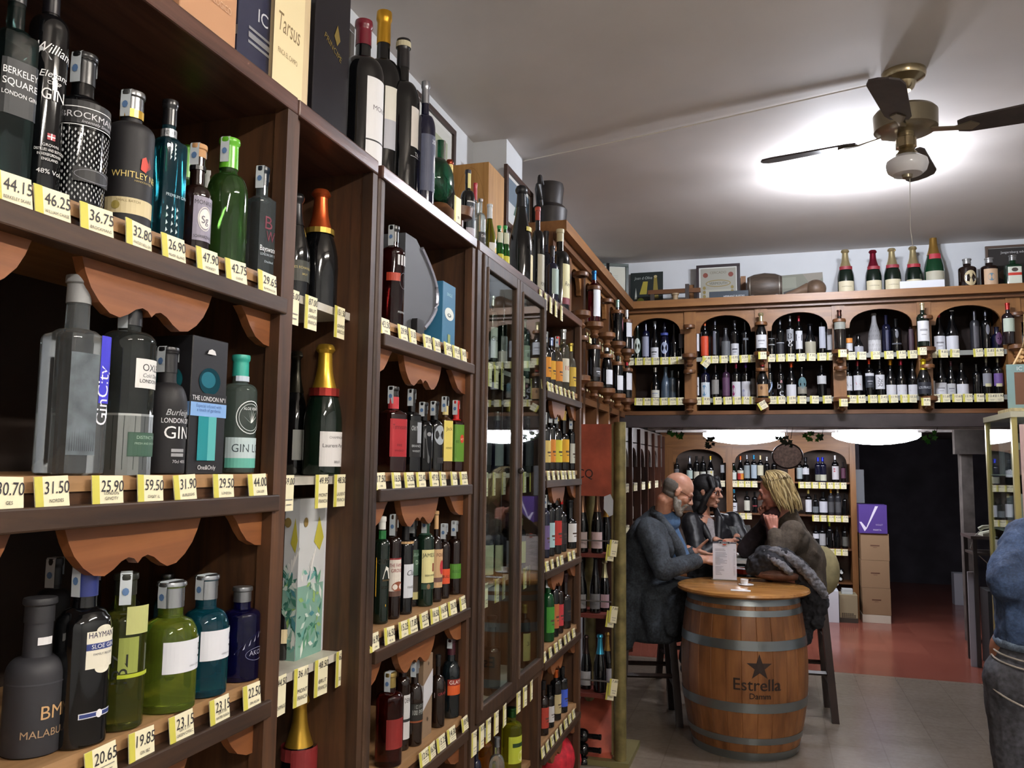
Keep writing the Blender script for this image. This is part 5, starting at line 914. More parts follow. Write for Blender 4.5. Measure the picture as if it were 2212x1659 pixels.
rows = {
 (0, 0): [(1362, 700, 14, 'bord', DARK, None, S_(.15, .6, WH), 'bottle with white label'), (1377, 697, 17, 'riesl', DGREEN, None, [('e', 0, .38, .8, .2, C('#c8d4cc'))], 'green bottle with oval pale label'), (1395, 694, 17, 'bord', DNAVY, None, S_(.10, .6, '#8f94a8'), 'bottle with tall grey label'), (1415, 694, 19, 'burg', DARK, '#9aa0a8', S_(.06, .32, WH, '~', '#1c1c20'), 'bottle with low white label'), (1436, 693, 20, 'burg', DNAVY, None, [('e', 0, .30, .8, .15, C('#aab4d0')), '|', ('r', -.9, .62, .9, .68, C('#3a4a9a'))], 'blue bottle with round label'), (1457, 700, 18, 'burg', DARK, None, [('p', [(-1, .1), (1, .22), (1, .25), (-1, .13)], C('#b8bcc4'))], 'dark bottle with slanted silver line'), (1472, 715, 12, 'bord', DARK, None, S_(.4, .9, '#6a6c74', hw=.9), 'bottle with grey square label')],
 (0, 1): [(1416, 794, 20, 'burg', DARK, '#d4d4d4', S_(.08, .30, '#cfcfc4', '~', '#6a7a9a'), 'bottle with white capsule and low cream label'), (1438, 792, 21, 'burg', flat('#4a5a6a', .25), None, None, 'frosted blue grey bottle'), (1452, 800, 18, 'bord', MIST, None, None, 'dim grey bottle'), (1466, 802, 16, 'bord', DARK, None, None, 'very dark bottle')],
 (1, 0): [(1504, 708, 14, 'bord', DARK, None, S_(.25, .9, WH), 'bottle with tall white label'), (1523, 692, 18, 'bord', DARK, '#d0502a', S_(.08, .58, '#d04a28'), 'bottle with vivid orange label and capsule'), (1545, 691, 19, 'bord', DARK, '#3a3c44', [('r', -.3, .1, .3, .7, C('#5a5c68'))], 'dark bottle with thin grey print'), (1568, 708, 20, 'champ', GREY, None, S_(.08, .55, '#5c5f62'), 'squat bottle with grey label'), (1588, 692, 18, 'bord', DARK, '#5a5c64', S_(.05, .38, '#c4c6cc', '~', '#3a3a44'), 'bottle with low white label'), (1611, 695, 19, 'bord', DARK, None, [('r', -.08, .1, .08, .7, C('#6a7078')), ('r', -.6, .48, .6, .54, C('#6a7078'))], 'dark bottle with grey cross')],
 (1, 1): [(1504, 786, 15, 'bord', DARK, '#b8babc', S_(.12, .62, WH, 'R', '#1c1c20', 1.1, .5), 'bottle with black squared lettering on white'), (1524, 787, 20, 'bord', DNAVY, '#2a7ab8', S_(.05, .48, '#c8d4dc') + [('e', -.3, .25, .6, .15, C('#5a8ab0'))], 'bottle with blue capsule and blue splash label'), (1546, 788, 17, 'bord', DARK, '#3a2c34', S_(.15, .56, '#8a8884'), 'bottle with grey label'), (1569, 785, 17, 'bord', flat('#3a2438', .2), '#3a3038', S_(.1, .6, '#5a3a58'), 'bottle with dim mauve label'), (1591, 785, 20, 'bord', DARK, '#8a2a50', S_(.05, .48, WH) + [('e', -.6, .24, .4, .15, C('#a83a7a'))], 'bottle with magenta capsule and magenta splash label'), (1612, 784, 20, 'bord', DARK, '#4a2c7a', S_(.05, .48, WH) + [('e', -.5, .15, .4, .12, C('#a8acc8'))], 'bottle with violet capsule and white label'), (1628, 800, 12, 'bord', GREY, None, S_(.15, .7, '#7a7a7c'), 'bottle with dim grey label')],
 (2, 0): [(1667, 716, 14, 'bord', DARK, None, [('r', -1.1, .46, 1.1, .5, C('#8a8c90')), ('r', -1.1, .7, 1.1, .72, C('#8a8c90'))], 'dark bottle with two silver lines'), (1686, 690, 17, 'bord', DARK, '#5a5c62', S_(.06, .38, '#26262c') + [('r', -1.1, .36, 1.1, .38, C('#a8acb4')), ('r', -1.1, .05, 1.1, .07, C('#a8acb4'))], 'dark bottle with silver edged band'), (1708, 682, 16, 'bord', DARK, '#9a9ca2', [('r', -1.1, .38, 1.1, .66, C('#8f9298')), ('t', 'g', .1, .30, .18, C('#e4e4e8'), 1.2), ('t', '8', .0, .42, .16, C('#2c2c30'), 1)], 'silver wrapped bottle with white figures'), (1727, 682, 16, 'bord', DARK, '#a82c38', S_(.18, .62, WH, 'M', '#20202a', 1.0, .4), 'bottle with red capsule and letter M'), (1751, 700, 24, 'champ', DARK, '#1c1c20', S_(.05, .44, '#a8a490') + [('p', [(-1, .12), (1, .2), (.8, .08)], C('#6a6a60'))], 'squat bottle with low beige landscape label'), (1777, 696, 19, 'bord', DARK, None, S_(.22, .85, '#b4b8c4', hw=.7), 'bottle with narrow white label'), (1795, 700, 17, 'bord', DARK, None, S_(.18, .85, '#b8bac0'), 'bottle with wide white label')],
 (2, 1): [(1664, 784, 14, 'bord', DARK, '#d4d4d8', [('t', '2', 0, .12, .42, C('#a8bcdc'), 2)], 'bottle with white capsule and pale blue numeral'), (1687, 786, 16, 'bord', DARK, '#5a5a60', [('t', 'b', -.3, .28, .2, C(WH)), ('t', 'c', .3, .08, .22, C(WH)), ('t', 'a', .3, .45, .12, C('#c88a90'))], 'black bottle with large white letters'), (1710, 783, 22, 'burg', DARK, '#d8582a', S_(.04, .38, WH) + [('p', [(-.1, .08), (.9, .08), (.5, .24)], C('#c86a2a'))], 'bottle with orange capsule and orange triangle label'), (1733, 792, 20, 'champ', DARK, None, S_(.14, .36, '#8a867a') + [('e', 0, .48, .9, .18, C('#5a7a80'))], 'bottle with teal skull shaped print'), (1776, 788, 20, 'bord', DARK, '#3a3c44', S_(.42, .66, '#c8cacc'), 'bottle with high white label, standing alone')],
 (3, 0): [(1835, 722, 14, 'bord', DARK, None, S_(.2, .56, WH) + [('r', -1.1, .58, 1.1, .8, C('#d8883a'))], 'bottle with orange over white label'), (1855, 724, 20, 'champ', DARK, None, S_(.05, .42, '#a8aab4'), 'squat bottle with pale grey label'), (1890, 676, 26, 'champ', flat('#8f8f92', .7), None, [('r', -3.1, .02, 3.1, .34, C('#c8c8ca'))] + [('p', [(x_ * .3 - 1.3, y_ * .11 + .05), (x_ * .3 - 1.16 + .1 * ((x_ + y_) % 2), y_ * .11 + .13), (x_ * .3 - 1.12 + .1 * ((x_ + y_) % 2), y_ * .11 + .13)], C('#2c2c30')) for x_ in range(9) for y_ in range(6)], 'bottle wrapped in black and white patterned paper'), (1916, 680, 18, 'bord', DNAVY, None, [('r', -.3, .1, .3, .6, C('#3a3c58'))], 'dark blue bottle'), (1937, 688, 22, 'bord', DARK, None, [('e', 0, .55, .3, .12, C('#5a5c64')), ('r', -1, .26, 1, .30, C('#4a4c54'))], 'dark bottle with faint silver bird'), (1969, 706, 16, 'bord', DG2, None, S_(.1, .9, '#3a2430', hw=.6), 'dark wine red bottle')],
 (3, 1): [(1833, 782, 17, 'bord', DARK, '#3a3a40', S_(.20, .60, WH) + [('p', [(-.6, .45), (-.3, .34), (.3, .36), (.8, .44), (.5, .32), (0, .28), (-.4, .34)], C('#26262a'))], 'bottle with black rooster on white label'), (1854, 780, 19, 'bord', DARK, '#8a2a34', S_(.20, .60, WH) + [('p', [(-.6, .5), (-.3, .36), (.3, .38), (.8, .44), (.5, .33), (0, .28), (-.4, .36)], C('#c8404a'))], 'bottle with red rooster on white label'), (1879, 775, 19, 'bord', DARK, '#d8482a', S_(.25, .55, '#2c3038', '~', '#8a8c94') + [('r', -1.1, .55, 1.1, .62, C(WH))], 'bottle with orange red capsule and black label'), (1902, 778, 20, 'bord', DARK, '#26262c', S_(.22, .60, WH) + [('e', .1 * (k_ % 5) * 2 - .4, .30 + .05 * (k_ // 5) + .01 * (k_ % 3), .07, .014, C('#26262a')) for k_ in range(22)], 'bottle with dotted grape bunch label')] +
         [(p_, 778, 22, 'burg', DARK, c_, S_(.04, .33, WH) + [('p', [(-.6, .20), (-.1, .18), (-.6, .15)], C(k1)), ('p', [(.6, .20), (.1, .18), (.6, .15)], C(k2))], d_) for p_, c_, k1, k2, d_ in ((1925, '#d89a28', '#d8a83a', '#c8a860', 'bottle with yellow capsule and bow tie label'), (1948, '#a8304a', '#a8303a', '#6a5a60', 'bottle with crimson capsule and bow tie label'), (1973, '#2a2a34', '#26263a', '#26263a', 'bottle with dark capsule and bow tie label'))],
 (4, 0): [(2030, 674, 24, 'burg', DARK, '#a03038', S_(.04, .40, WH, '~', '#8a8a90'), 'bottle with red capsule and white label'), (2058, 670, 26, 'burg', DARK, '#2a2a30', S_(.04, .38, WH) + ['|', ('r', -.3, .95, .3, .97, C(WH))], 'broad bottle with white label'), (2108, 670, 19, 'bord', GREY, '#3c3c42', [('r', -.5, .1, .5, .6, C('#4a484e'))], 'dim smoky bottle'), (2132, 670, 19, 'bord', DARK, '#4a4c54', [('e', .2, .52, .4, .12, C('#7a7c84'))], 'dim bottle with silver sprig'), (2155, 706, 22, 'dome', DNAVY, None, [('e', .1, .5, .6, .25, C('#5a3a60'))], 'dark rounded bottle with purple mark')],
 (4, 1): [(2014, 800, 14, 'bord', DARK, None, S_(.1, .6, '#c8cace'), 'half hidden bottle with white label'), (2034, 775, 23, 'burg', DARK, '#26262c', S_(.05, .36, WH, '~', '#8a8a90'), 'bottle with broad white label'), (2056, 780, 18, 'burg', DARK, '#4a2c34', S_(.05, .36, '#b8babc', '~', '#7a7a80'), 'bottle with narrow grey white label'), (2079, 784, 26, 'burg', DARK, None, S_(.03, .36, WH), 'wide bottle with plain white label'), (2111, 786, 16, 'bord', DARK, None, None, 'unlit black bottle'), (2133, 772, 20, 'bord', DARK, '#8a8a7a', S_(.26, .58, '#8a8c94') + [('r', -.6, .24, .6, .32, C('#c8c49a'))], 'bottle with silver grey label'), (2158, 772, 20, 'bord', DARK, '#8a8a7a', S_(.26, .58, '#6a5090') + [('r', -.6, .24, .6, .32, C('#c8c49a'))], 'bottle with purple label')],
 (5, 0): [(2207, 700, 18, 'bord', DARK, None, S_(.1, .55, '#b8bac4'), 'bottle with white label at the right photo edge')],
}
for (ai, ri), its in rows.items():
    rackrow('%s arch %s row' % (arch[ai], ['upper', 'lower'][ri]), [2.47, 2.15][ri], 6.60, 'wine bottles in the arched back rack', its)
random.seed(9)
def rail(pxs, z, y, where, prs=None, w_=.062, h_=.058):
    for i, px in enumerate(pxs):
        x = solveX(px, y, z - .03)
        pr = prs[i] if prs else '%d.%s' % (random.randint(3, 17), random.choice(['95', '50', '90', '25', '60', '80', '45']))
        card(x, y - .004, z - h_ + .004, random.uniform(-.05, .05), pr, where, '~', w_=w_, h_=h_, lean=0, roll=random.uniform(-.04, .04), group='price cards on the arched back rack')
up = [[1361, 1380, 1398, 1416, 1435, 1453, 1469], [1526, 1543, 1563, 1585, 1607, 1626], [1665, 1686, 1707, 1730, 1752, 1775, 1795], [1838, 1861, 1891, 1920, 1947, 1971], [2014, 2037, 2062, 2113, 2137, 2157], [2209]]
dn = [[1379, 1397, 1415, 1434, 1452, 1470], [1506, 1525, 1550, 1572, 1592, 1611, 1628], [1668, 1687, 1710, 1732, 1759, 1787], [1840, 1860, 1885, 1907, 1930, 1955, 1970], [2004, 2020, 2042, 2067, 2090, 2115, 2140, 2157], []]
upp = [None, ['11.80', '14.50', '16.90', '10.95', '3.50', '9.20'], ['10.90', '11.95', '9.85', '7.95', '7.95', '10.95', '19.25'], ['13.95', '10.45', '21.50', '5.70', '7.50', '5.70'], ['4.90', '9.85', '11.80', '5.85', '5.85', '6.90'], None]
for i in range(6):
    rail(up[i], 2.478, YU, 'on the %s arch upper rail' % arch[i], upp[i])
    rail(dn[i], 2.158, YU, 'on the %s arch lower rail' % arch[i])
for px, py, pr, ds, rl in ((1519, 782, '6.10', 'tilted on the upper rail at the second arch edge', .7), (1652, 877, '25.00', 'tilted under the brown labelled bottle between arches', -.5)):
    p = atY(px, py, YU - .03); card(p.x, YU - .17 if px > 1600 else YU - .03, p.z - .03, 0, pr, ds, '', w_=.062, h_=.058, lean=0, roll=rl)
for px, z, pr in ((1647, 2.487, '13.90'), (1820, 2.487, '14.90'), (1822, 2.13, '10.50'), (1992, 2.487, '7.75'), (2000, 2.13, '9.95')):
    x = solveX(px, YU - .16, z - .03); card(x, YU - .16, z - .06, 0, pr, 'on the disc of a bottle holder', '', w_=.058, h_=.054, lean=0)
# bottles standing on the holders of the back rack posts
HB = lambda px, z, top, w, kd, gm, cp, ar, ds: BB(px, top, w, kd, gm, (cp, .84 if kd != 'champ' else .70), ar, ds, z=z, y=YU - .095, group=None)
HB(1645, 2.491, 676, 24, 'champ', DARK, '#c8bc90', S_(.08, .42, '#cfd0d4', '~', '#8a8a90'), 'cava bottle with pale gold foil on the upper holder between second and third arches')
HB(1648, 2.141, 779, 25, 'burg', DARK, '#8a2c2c', S_(.05, .36, '#a8825a') + [('e', -.2, .26, .2, .05, C('#5a3a24'))], 'bottle with tan label and red capsule on the lower post holder')
HB(1815, 2.491, 670, 24, 'bord', flat('#16100e', .1, 0, .7), '#4a2c24', [('r', -1.1, .5, 1.1, .68, C('#8a8c84'))], 'brown black bottle with pale shoulder band on the upper post holder')
HB(1995, 2.491, 655, 25, 'bord', DGREEN, '#d8c8a0', S_(.12, .58, '#d4d4d6', '~', '#9a9a9c'), 'bottle with large white label on the upper holder between fourth and fifth arches')
HB(1997, 2.141, 775, 28, 'champ', DARK, '#d8b82a', S_(.05, .36, '#1c1e28', 'LOS FRAILES', '#b8bcc4'), 'broad dark bottle with yellow capsule on the lower post holder')
HB(2180, 2.491, 655, 24, 'bord', DG2, '#b02c28', S_(.3, .62, '#b8c4b4'), 'bottle with red capsule behind the wicker shaped board')
# ------------------------------------------------------------------ bottles on the corner rack holders (left wall)
def HC(k, z, gm, cp, ar, ds, kd='bord', h=.30, R=.038):
    bottle('wine_bottle', ds, 'wine bottle', XC + .08, CY[k], z, h, R, kd, gm, (cp, .82), ar, radians(70), far=True, group=None)
HC(2, 2.501, glass('#6a1420', .05), '#2a6ab0', S_(.1, .62, WH), 'rose red bottle with blue capsule on the corner rack holder', h=.32)
HC(4, 2.501, DARK, '#8ab0a8', [('e', .5, .4, .5, .16, C('#a86a80'))], 'dark bottle with round pink label on the corner rack holder')
HC(5, 2.501, DARK, '#d4d6d8', S_(.3, .68, WH), 'dark bottle with white capsule and label nearest the corner, upper holder')
HC(2, 2.131, DARK, '#2a2a2c', S_(.1, .28, '#3a3a3c', '~', WH), 'black bottle on the lower corner rack holder nearest the shelves', h=.31)
HC(3, 2.131, DARK, '#c8ccd0', S_(.08, .40, WH), 'bottle with silver foil on the lower corner rack holder', 'champ')
HC(4, 2.131, DARK, '#3a3a3c', S_(.08, .42, WH), 'bottle with white label on the lower corner rack holder')
HC(5, 2.131, DARK, '#9a2a34', S_(.2, .62, WH), 'bottle with red capsule and white label on the lower corner holder')
for i in range(len(CY) - 1):
    for r_, z in enumerate((2.47, 2.15)):
        for j in range(2):
            y = CY[i] + .12 + j * .14
            if y > CY[i + 1] - .06: continue
            bottle('wine_bottle', 'dim bottle inside the %s corner rack bay, %s shelf, %s one' % (arch[i], ['upper', 'lower'][r_], ['near', 'far'][j]), 'wine bottle', XC - .08, y, z, .295, .037, 'bord', DARK, (random.choice(['#3a2a2c', '#6a2a30', '#2c2c30', '#8a8a6a']), .84), S_(.12, .5, random.choice([WH, '#8a8c90', '#c8c4a8', '#3a3a44'])), radians(90), far=True, group='wine bottles inside the corner rack')
        for j in range(3):
            y = CY[i] + .09 + j * .095
            if y > CY[i + 1] - .06: continue
            card(XC - .002, y, z - .056, radians(90 + random.uniform(-6, 6)), '%d.%s' % (random.randint(4, 19), random.choice(['50', '95', '20'])), 'on the %s corner rack bay %s rail' % (arch[i], ['upper', 'lower'][r_]), '', w_=.055, h_=.056, lean=0, group='price cards on the corner rack')
# lower racks in the passage
def AB(px, top, w, kd, gm, cp, ar, ds, z): BB(px, top, w, kd, gm, cp and (cp, .84 if kd != 'champ' else .68), ar, ds, z=z, y=YL + .09, group='wine bottles in the passage rack')
al = {0: [(1462, 990, 11, 'bord', DARK, None, S_(.1, .5, '#6a6c70'), 'dark bottle'), (1490, 985, 14, 'champ', DARK, '#9aa0a8', S_(.05, .4, '#b8ccc4'), 'broad bottle with silver banded neck'), (1505, 985, 13, 'bord', DARK, None, S_(.05, .35, '#d0ccb8'), 'bottle with cream label'), (1519, 985, 13, 'bord', DARK, None, S_(.05, .35, '#d0d4c8'), 'bottle with pale label'), (1535, 985, 14, 'burg', DARK, '#c8a030', S_(.05, .4, '#d4d4c8') + [('e', .3, .25, .5, .12, C('#d8c02a'))], 'bottle with yellow capsule and yellow dot'), (1561, 996, 9, 'bord', DARK, None, S_(.4, .8, '#b8bcc0'), 'bottle with high white label'),
          (1585, 995, 13, 'burg', DGREEN, None, S_(.05, .42, '#d4dcd4'), 'green bottle with white label'), (1600, 985, 14, 'burg', DARK, '#b85a2a', S_(.05, .3, '#b02a24') + [('r', .1, .05, 1.1, .28, C('#d88a2a')), ('r', -1.1, .3, 1.1, .42, C('#c8c8b8'))], 'bottle with red and orange label'), (1614, 983, 13, 'bord', DARK, '#8a8c90', S_(.1, .6, '#8f9a9c'), 'bottle with tall grey label'), (1629, 983, 13, 'bord', DARK, '#2a7aa8', S_(.1, .62, '#a8b8c4'), 'bottle with blue capsule and pale blue label'), (1643, 984, 14, 'bord', DARK, '#c8b080', S_(.22, .62, '#d0ccb0'), 'bottle with gold capsule and cream label'), (1657, 987, 12, 'bord', DARK, '#c8c8c8', None, 'bottle with white capsule'), (1673, 988, 12, 'bord', DARK, None, None, 'plain dark bottle'),
          (1711, 1000, 12, 'dome', flat('#a8562a', .4), None, None, 'orange tin shaped bottle'), (1727, 990, 13, 'bord', DARK, None, S_(.12, .6, '#a8b4b8'), 'bottle with grey picture label'), (1741, 988, 15, 'dome', DARK, '#26262a', S_(.3, .56, WH), 'broad bottle with white label'), (1768, 988, 14, 'bord', DNAVY, '#2a3ac8', S_(.05, .3, '#8a8a7a'), 'bottle with cobalt capsule'), (1778, 988, 15, 'bord', DNAVY, '#2a3ac8', S_(.05, .3, '#c8c8b4'), 'bottle with cobalt capsule and cream label'), (1805, 984, 15, 'bord', DARK, '#c8c8c8', S_(.1, .6, '#d0ccd0') + [('e', -.3, .45, .4, .07, C('#a83a4a'))], 'bottle with red rose on white label'), (1822, 998, 10, 'bord', DG2, None, S_(.2, .7, '#5a3048'), 'dim purple bottle')],
      1: [(1586, 1057, 14, 'burg', DARK, '#3a9ac0', S_(.05, .42, WH, '~', '#2a2a2c'), 'bottle with sky blue capsule'), (1614, 1060, 13, 'bord', DARK, None, S_(.1, .56, '#d0d0c0'), 'bottle with cream picture label'), (1631, 1062, 13, 'bord', DARK, None, [('r', -.8, .3, .8, .36, C('#8a2a34'))], 'dark bottle with red line'), (1747, 1058, 14, 'bord', DARK, '#b8a860', S_(.1, .6, WH), 'bottle with gold capsule and white label'), (1762, 1068, 13, 'bord', DARK, None, S_(.1, .4, '#6a7074'), 'bottle with low grey label'), (1779, 1062, 18, 'bord', DARK, None, S_(.1, .58, '#c8cad4'), 'bottle with large white label'), (1796, 1056, 13, 'bord', GREY, '#c8902a', S_(.1, .5, '#4a4a4c'), 'bottle with orange capsule'), (1811, 1056, 13, 'bord', GREY, '#c8c4a0', S_(.1, .5, '#4c4c4e'), 'bottle with cream capsule'), (1826, 1066, 11, 'bord', DARK, None, None, 'dark bottle at the end')],
      2: [(1763, 1134, 13, 'bord', DARK, None, S_(.4, .62, WH), 'bottle with small white label'), (1777, 1132, 14, 'bord', DARK, None, S_(.1, .6, '#a8aaac'), 'bottle with grey landscape label'), (1793, 1128, 14, 'bord', DARK, '#a8c83a', [('p', [(-1, .12), (1, .3), (1, .58), (-1, .4)], C(WH))], 'bottle with lime capsule and slanted label'), (1809, 1136, 13, 'champ', DARK, None, None, 'broad black bottle'), (1826, 1134, 12, 'bord', DARK, None, S_(.1, .5, '#5a5a54'), 'bottle with dim label')]}
for r_, its in al.items():
    for i, it in enumerate(its): AB(*it[:7], '%s, %s from left, passage rack %s row' % (it[7], OR2[i], ['top', 'middle', 'low'][r_]), LZ[r_])
for r_, xs in enumerate([[1548, 1559, 1586, 1600, 1614, 1629, 1732, 1744, 1760, 1776, 1793, 1807, 1821], [1587, 1603, 1617, 1762, 1778, 1795, 1809, 1825], [1765, 1779, 1795, 1810, 1824]]):
    for px in xs:
        x = solveX(px, YL, LZ[r_] - .03); card(x, YL + .004, LZ[r_] - .072, 0, '%d.%s' % (random.randint(4, 19), random.choice(['50', '95'])), 'on the passage rack %s rail' % ['top', 'middle', 'low'][r_], '', w_=.072, h_=.07, lean=0, group='price cards on the passage rack')
for i in range(len(RY) - 1):
    for r_, z in enumerate(LZ[:3]):
        for j in range(2):
            y = RY[i] + .15 + j * .16
            bottle('wine_bottle', 'dark bottle in the %s left passage rack section, %s row, %s one' % (arch[i], ['top', 'middle', 'low'][r_], ['near', 'far'][j]), 'wine bottle', XL - .05, y, z, .295, .037, 'bord', DARK, (random.choice(['#2c2c30', '#8a5a2a', '#3a2a2c', '#b8b8b8']), .84), S_(.1, .48, random.choice([WH, WH, '#b8b4a8', '#4a4a50'])), radians(60), far=True, group='wine bottles in the left passage rack')
        for j in range(4):
            card(XL + .002, RY[i] + .09 + j * .105, z - .08, radians(90 + random.uniform(-25, 25)), '%d.%s' % (random.randint(3, 12), random.choice(['50', '95', '75'])), 'on the %s left passage section %s rail' % (arch[i], ['top', 'middle', 'low'][r_]), '', w_=.055, h_=.075, lean=0, roll=random.uniform(-.1, .1), group='price cards on the left passage rack')
# ------------------------------------------------------------------ red display stand with brass poles
YS = 4.64
q = lambda px, py, y=YS: atY(px, py, y)
st = thing('display_stand', 'rust red display stand with brass poles and a CQ header board', 'display stand', (0, 0, 0))
red = flat('#a04a34', .6, noise=9); redd = flat('#6a2c22', .6)
bp = flat('#7a6f45', .42, .35, noise=16)
zt, zb = q(1300, 916).z, q(1300, 1072).z
xr = q(1321, 1000).x
hb = part('header_board', MB().box(-1.09, xr, YS, YS + .02, zb, zt), red, st)
W = flatwrap(org=(0, YS, 0))
xc = q(1262, 1020).x; zc = q(1262, 1032).z
link('lettering', art([('t', 'CQ', q(1264, 1000).x, zc, .052, C('#1c0c10'), .09)], W).mesh('lettering'), st)
part('back_board', MB().box(-1.09, xr, YS + .30, YS + .32, .05, zb), flat('#3a1a14', .7), st)
part('edge_strip', MB().box(xr, q(1329, 1000).x, YS - .0, YS + .03, .05, zt), flat('#7a7048', .4, .5), st)
xp = q(1337, 1000).x
part('pole', MB().lathe([(.0, .034), (zt + .01, .034)], 20, cx=xp + .006, cy=YS + .0), bp, st, smooth=40)
part('pole', MB().lathe([(.0, .034), (zt - .1, .034)], 20, cx=-1.04, cy=YS + .28), bp, st, smooth=40)
part('foot_plate', MB().box(-1.09, xp + .06, YS - .05, YS + .36, 0, .03), flat('#8a8258', .5, .4), st)
SZ = [q(1290, 1197).z, q(1290, 1328).z, q(1290, 1500).z]
for z in SZ:
    part('shelf', MB().box(-1.09, xr, YS, YS + .30, z - .02, z), redd, st)
    part('guard_rail', MB().tube([(-1.09, YS - .005, z + .075), (xr, YS - .005, z + .075)], .004, 6), flat('#9a9a98', .3, .8), st)
part('slanted_panel', MB().prism([(YS + .0, .03), (YS + .28, SZ[2] - .08), (YS + .30, SZ[2] - .08), (YS + .30, .03)], lambda u, v, d: (d, u, v), -1.09, xr), flat('#a04a34', .6, noise=9), st)
def SBt(k, px, top, cp, ds, lb_=None, w=26, y=YS + .06, c0=.66):
    BB(px, top, w, 'champ', DARK, (cp, c0), S_(.08, .34, lb_) if lb_ else None, ds, z=SZ[k], y=y, cat='cava bottle')
SBt(0, 1258, 1062, '#7a5a44', 'cava bottle with brown foil half hidden by the shelf post', '#b8a8a8')
SBt(0, 1290, 1060, '#7a5a44', 'cava bottle with brown foil in the middle of the red stand', '#c8b0b0')
SBt(0, 1309, 1078, '#c89a4a', 'cava bottle with amber foil on the top shelf of the red stand', None, w=22, y=YS + .16)
SBt(1, 1256, 1206, '#2c2c2e', 'dark cava bottle at the left of the second stand shelf', '#8a8a8c', w=24)
SBt(1, 1286, 1200, '#2a2a2e', 'dark cava bottle in the middle of the second stand shelf', '#6a6a6c', w=24)
SBt(1, 1306, 1210, '#d4cca0', 'cava bottle with cream foil on the second stand shelf', '#c8a8b0', w=24, y=YS + .13)
SBt(2, 1266, 1372, '#3a2c2a', 'dark cava bottle with brown foil on the third stand shelf', '#a8a8aa', w=24, y=YS + .10)
SBt(2, 1296, 1370, '#3fa0c0', 'cava bottle with sky blue foil on the third stand shelf', None, w=28)
SBt(2, 1312, 1366, '#b8924a', 'cava bottle with ochre foil behind the sky blue one', '#b8b8bc', w=22, y=YS + .2)
xf_ = solveX(1318, YS - .02, 1.4)
t = tag(part('paper_tag', MB().prism([(0, 0), (.02, .01), (.022, .09), (.006, .125), (-.03, .11), (-.032, .04)], lambda u, v, d: (u, d, v), 0, .002), flat('#b8bcc4', .6)), 'folded grey paper tag hanging on the brass pole', 'tag'); t.location = (solveX(1317, YS - .03, 1.35), YS - .04, q(1318, 1115).z); 
for k, (py, pr) in enumerate(((1192, '9.95'), (1335, '8.50'), (1492, '12.90'))):
    for j in range(2):
        p = q(1316 + 7 * j, py - 10 * j, YS - .035); card(p.x, p.y - .008 * j, p.z - .05, .25, pr if j == 0 else '7.80', 'hanging beside the %s shelf of the red stand' % ['top', 'second', 'third'][k], '', w_=.045, h_=.09, lean=0, roll=.12)
for k, py in enumerate((1588, 1617, 1645)):
    p = q(1256, py, YS - .03)
    o = thing('wine_bottle', 'dark bottle neck lying across the stand base, %s' % ['top one', 'middle one', 'bottom one'][k], 'wine bottle', (p.x - .18, YS - .03 + .0 * k, p.z), 0, None, (0, radians(90), 0))
    b = link('glass_body', bodymesh('bord', DARK, .037, .29, True), o); b.scale = (.037, .037, .29); c_ = link('capsule', capmesh('bord', FOIL('#1c1c1e'), .84, .037, .29, True), o); c_.scale = (.037, .037, .29)

# ------------------------------------------------------------------ barrel table
BY = 5.25; BX = solveX(1606, BY, .5); BH = .885
bz = lambda z: .298 + .067 * (1 - ((z - .46) / .46) ** 2) if z < .46 else .318 + .047 * (1 - ((z - .46) / .43) ** 2)
bt = thing('barrel_table', 'oak barrel with steel hoops and a round wooden top in front of the seated people', 'table', (BX, BY, 0))
m, nt, bb = newmat('barrel_oak'); N = nt.nodes.new; L = nt.links.new
tc = N('ShaderNodeTexCoord'); mp = N('ShaderNodeMapping'); mp.inputs['Scale'].default_value = (14, 14, 1.2); L(tc.outputs['Object'], mp.inputs['Vector'])
n1 = N('ShaderNodeTexNoise'); n1.inputs['Scale'].default_value = 1.2; n1.inputs['Detail'].default_value = 6; n1.inputs['Roughness'].default_value = .65; L(mp.outputs['Vector'], n1.inputs['Vector'])
mp2 = N('ShaderNodeMapping'); mp2.inputs['Scale'].default_value = (1, 1, .35); L(tc.outputs['Object'], mp2.inputs['Vector'])
n2 = N('ShaderNodeTexNoise'); n2.inputs['Scale'].default_value = 9; L(mp2.outputs['Vector'], n2.inputs['Vector'])
mx = N('ShaderNodeMix'); mx.data_type = 'FLOAT'; mx.inputs[0].default_value = .45; L(n1.outputs['Fac'], mx.inputs[2]); L(n2.outputs['Fac'], mx.inputs[3])
r_ = N('ShaderNodeValToRGB'); r_.color_ramp.elements[0].position = .36; r_.color_ramp.elements[1].position = .62; r_.color_ramp.elements[0].color = srgb('#623a1e'); r_.color_ramp.elements[1].color = srgb('#a06a3d')
L(mx.outputs[0], r_.inputs['Fac']); L(r_.outputs['Color'], bb.inputs['Base Color']); bb.inputs['Roughness'].default_value = .4
mb = MB(); NS = 26
for k in range(NS):      # each stave has a shallow groove at its edge
    a0 = 2 * pi * k / NS; a1 = 2 * pi * (k + 1) / NS
    for (u0, u1, d0, d1) in ((0, .03, -.0025, 0), (.03, .97, 0, 0), (.97, 1, 0, -.0025)):
        A, B_ = a0 + (a1 - a0) * u0, a0 + (a1 - a0) * u1; seg = 3 if u0 == .03 else 1
        vs = []; fs = []
        for j in range(19):
            z = BH * j / 18
            for i in range(seg + 1):
                t_ = A + (B_ - A) * i / seg; rr = bz(z) + (d0 + (d1 - d0) * i / seg); vs.append((rr * sin(t_), -rr * cos(t_), z))
        for j in range(18):
            for i in range(seg):
                a = j * (seg + 1) + i; fs.append((a, a + 1, a + seg + 2, a + seg + 1))
        mb.add(vs, fs)
part('staves', mb, m, bt, smooth=30)
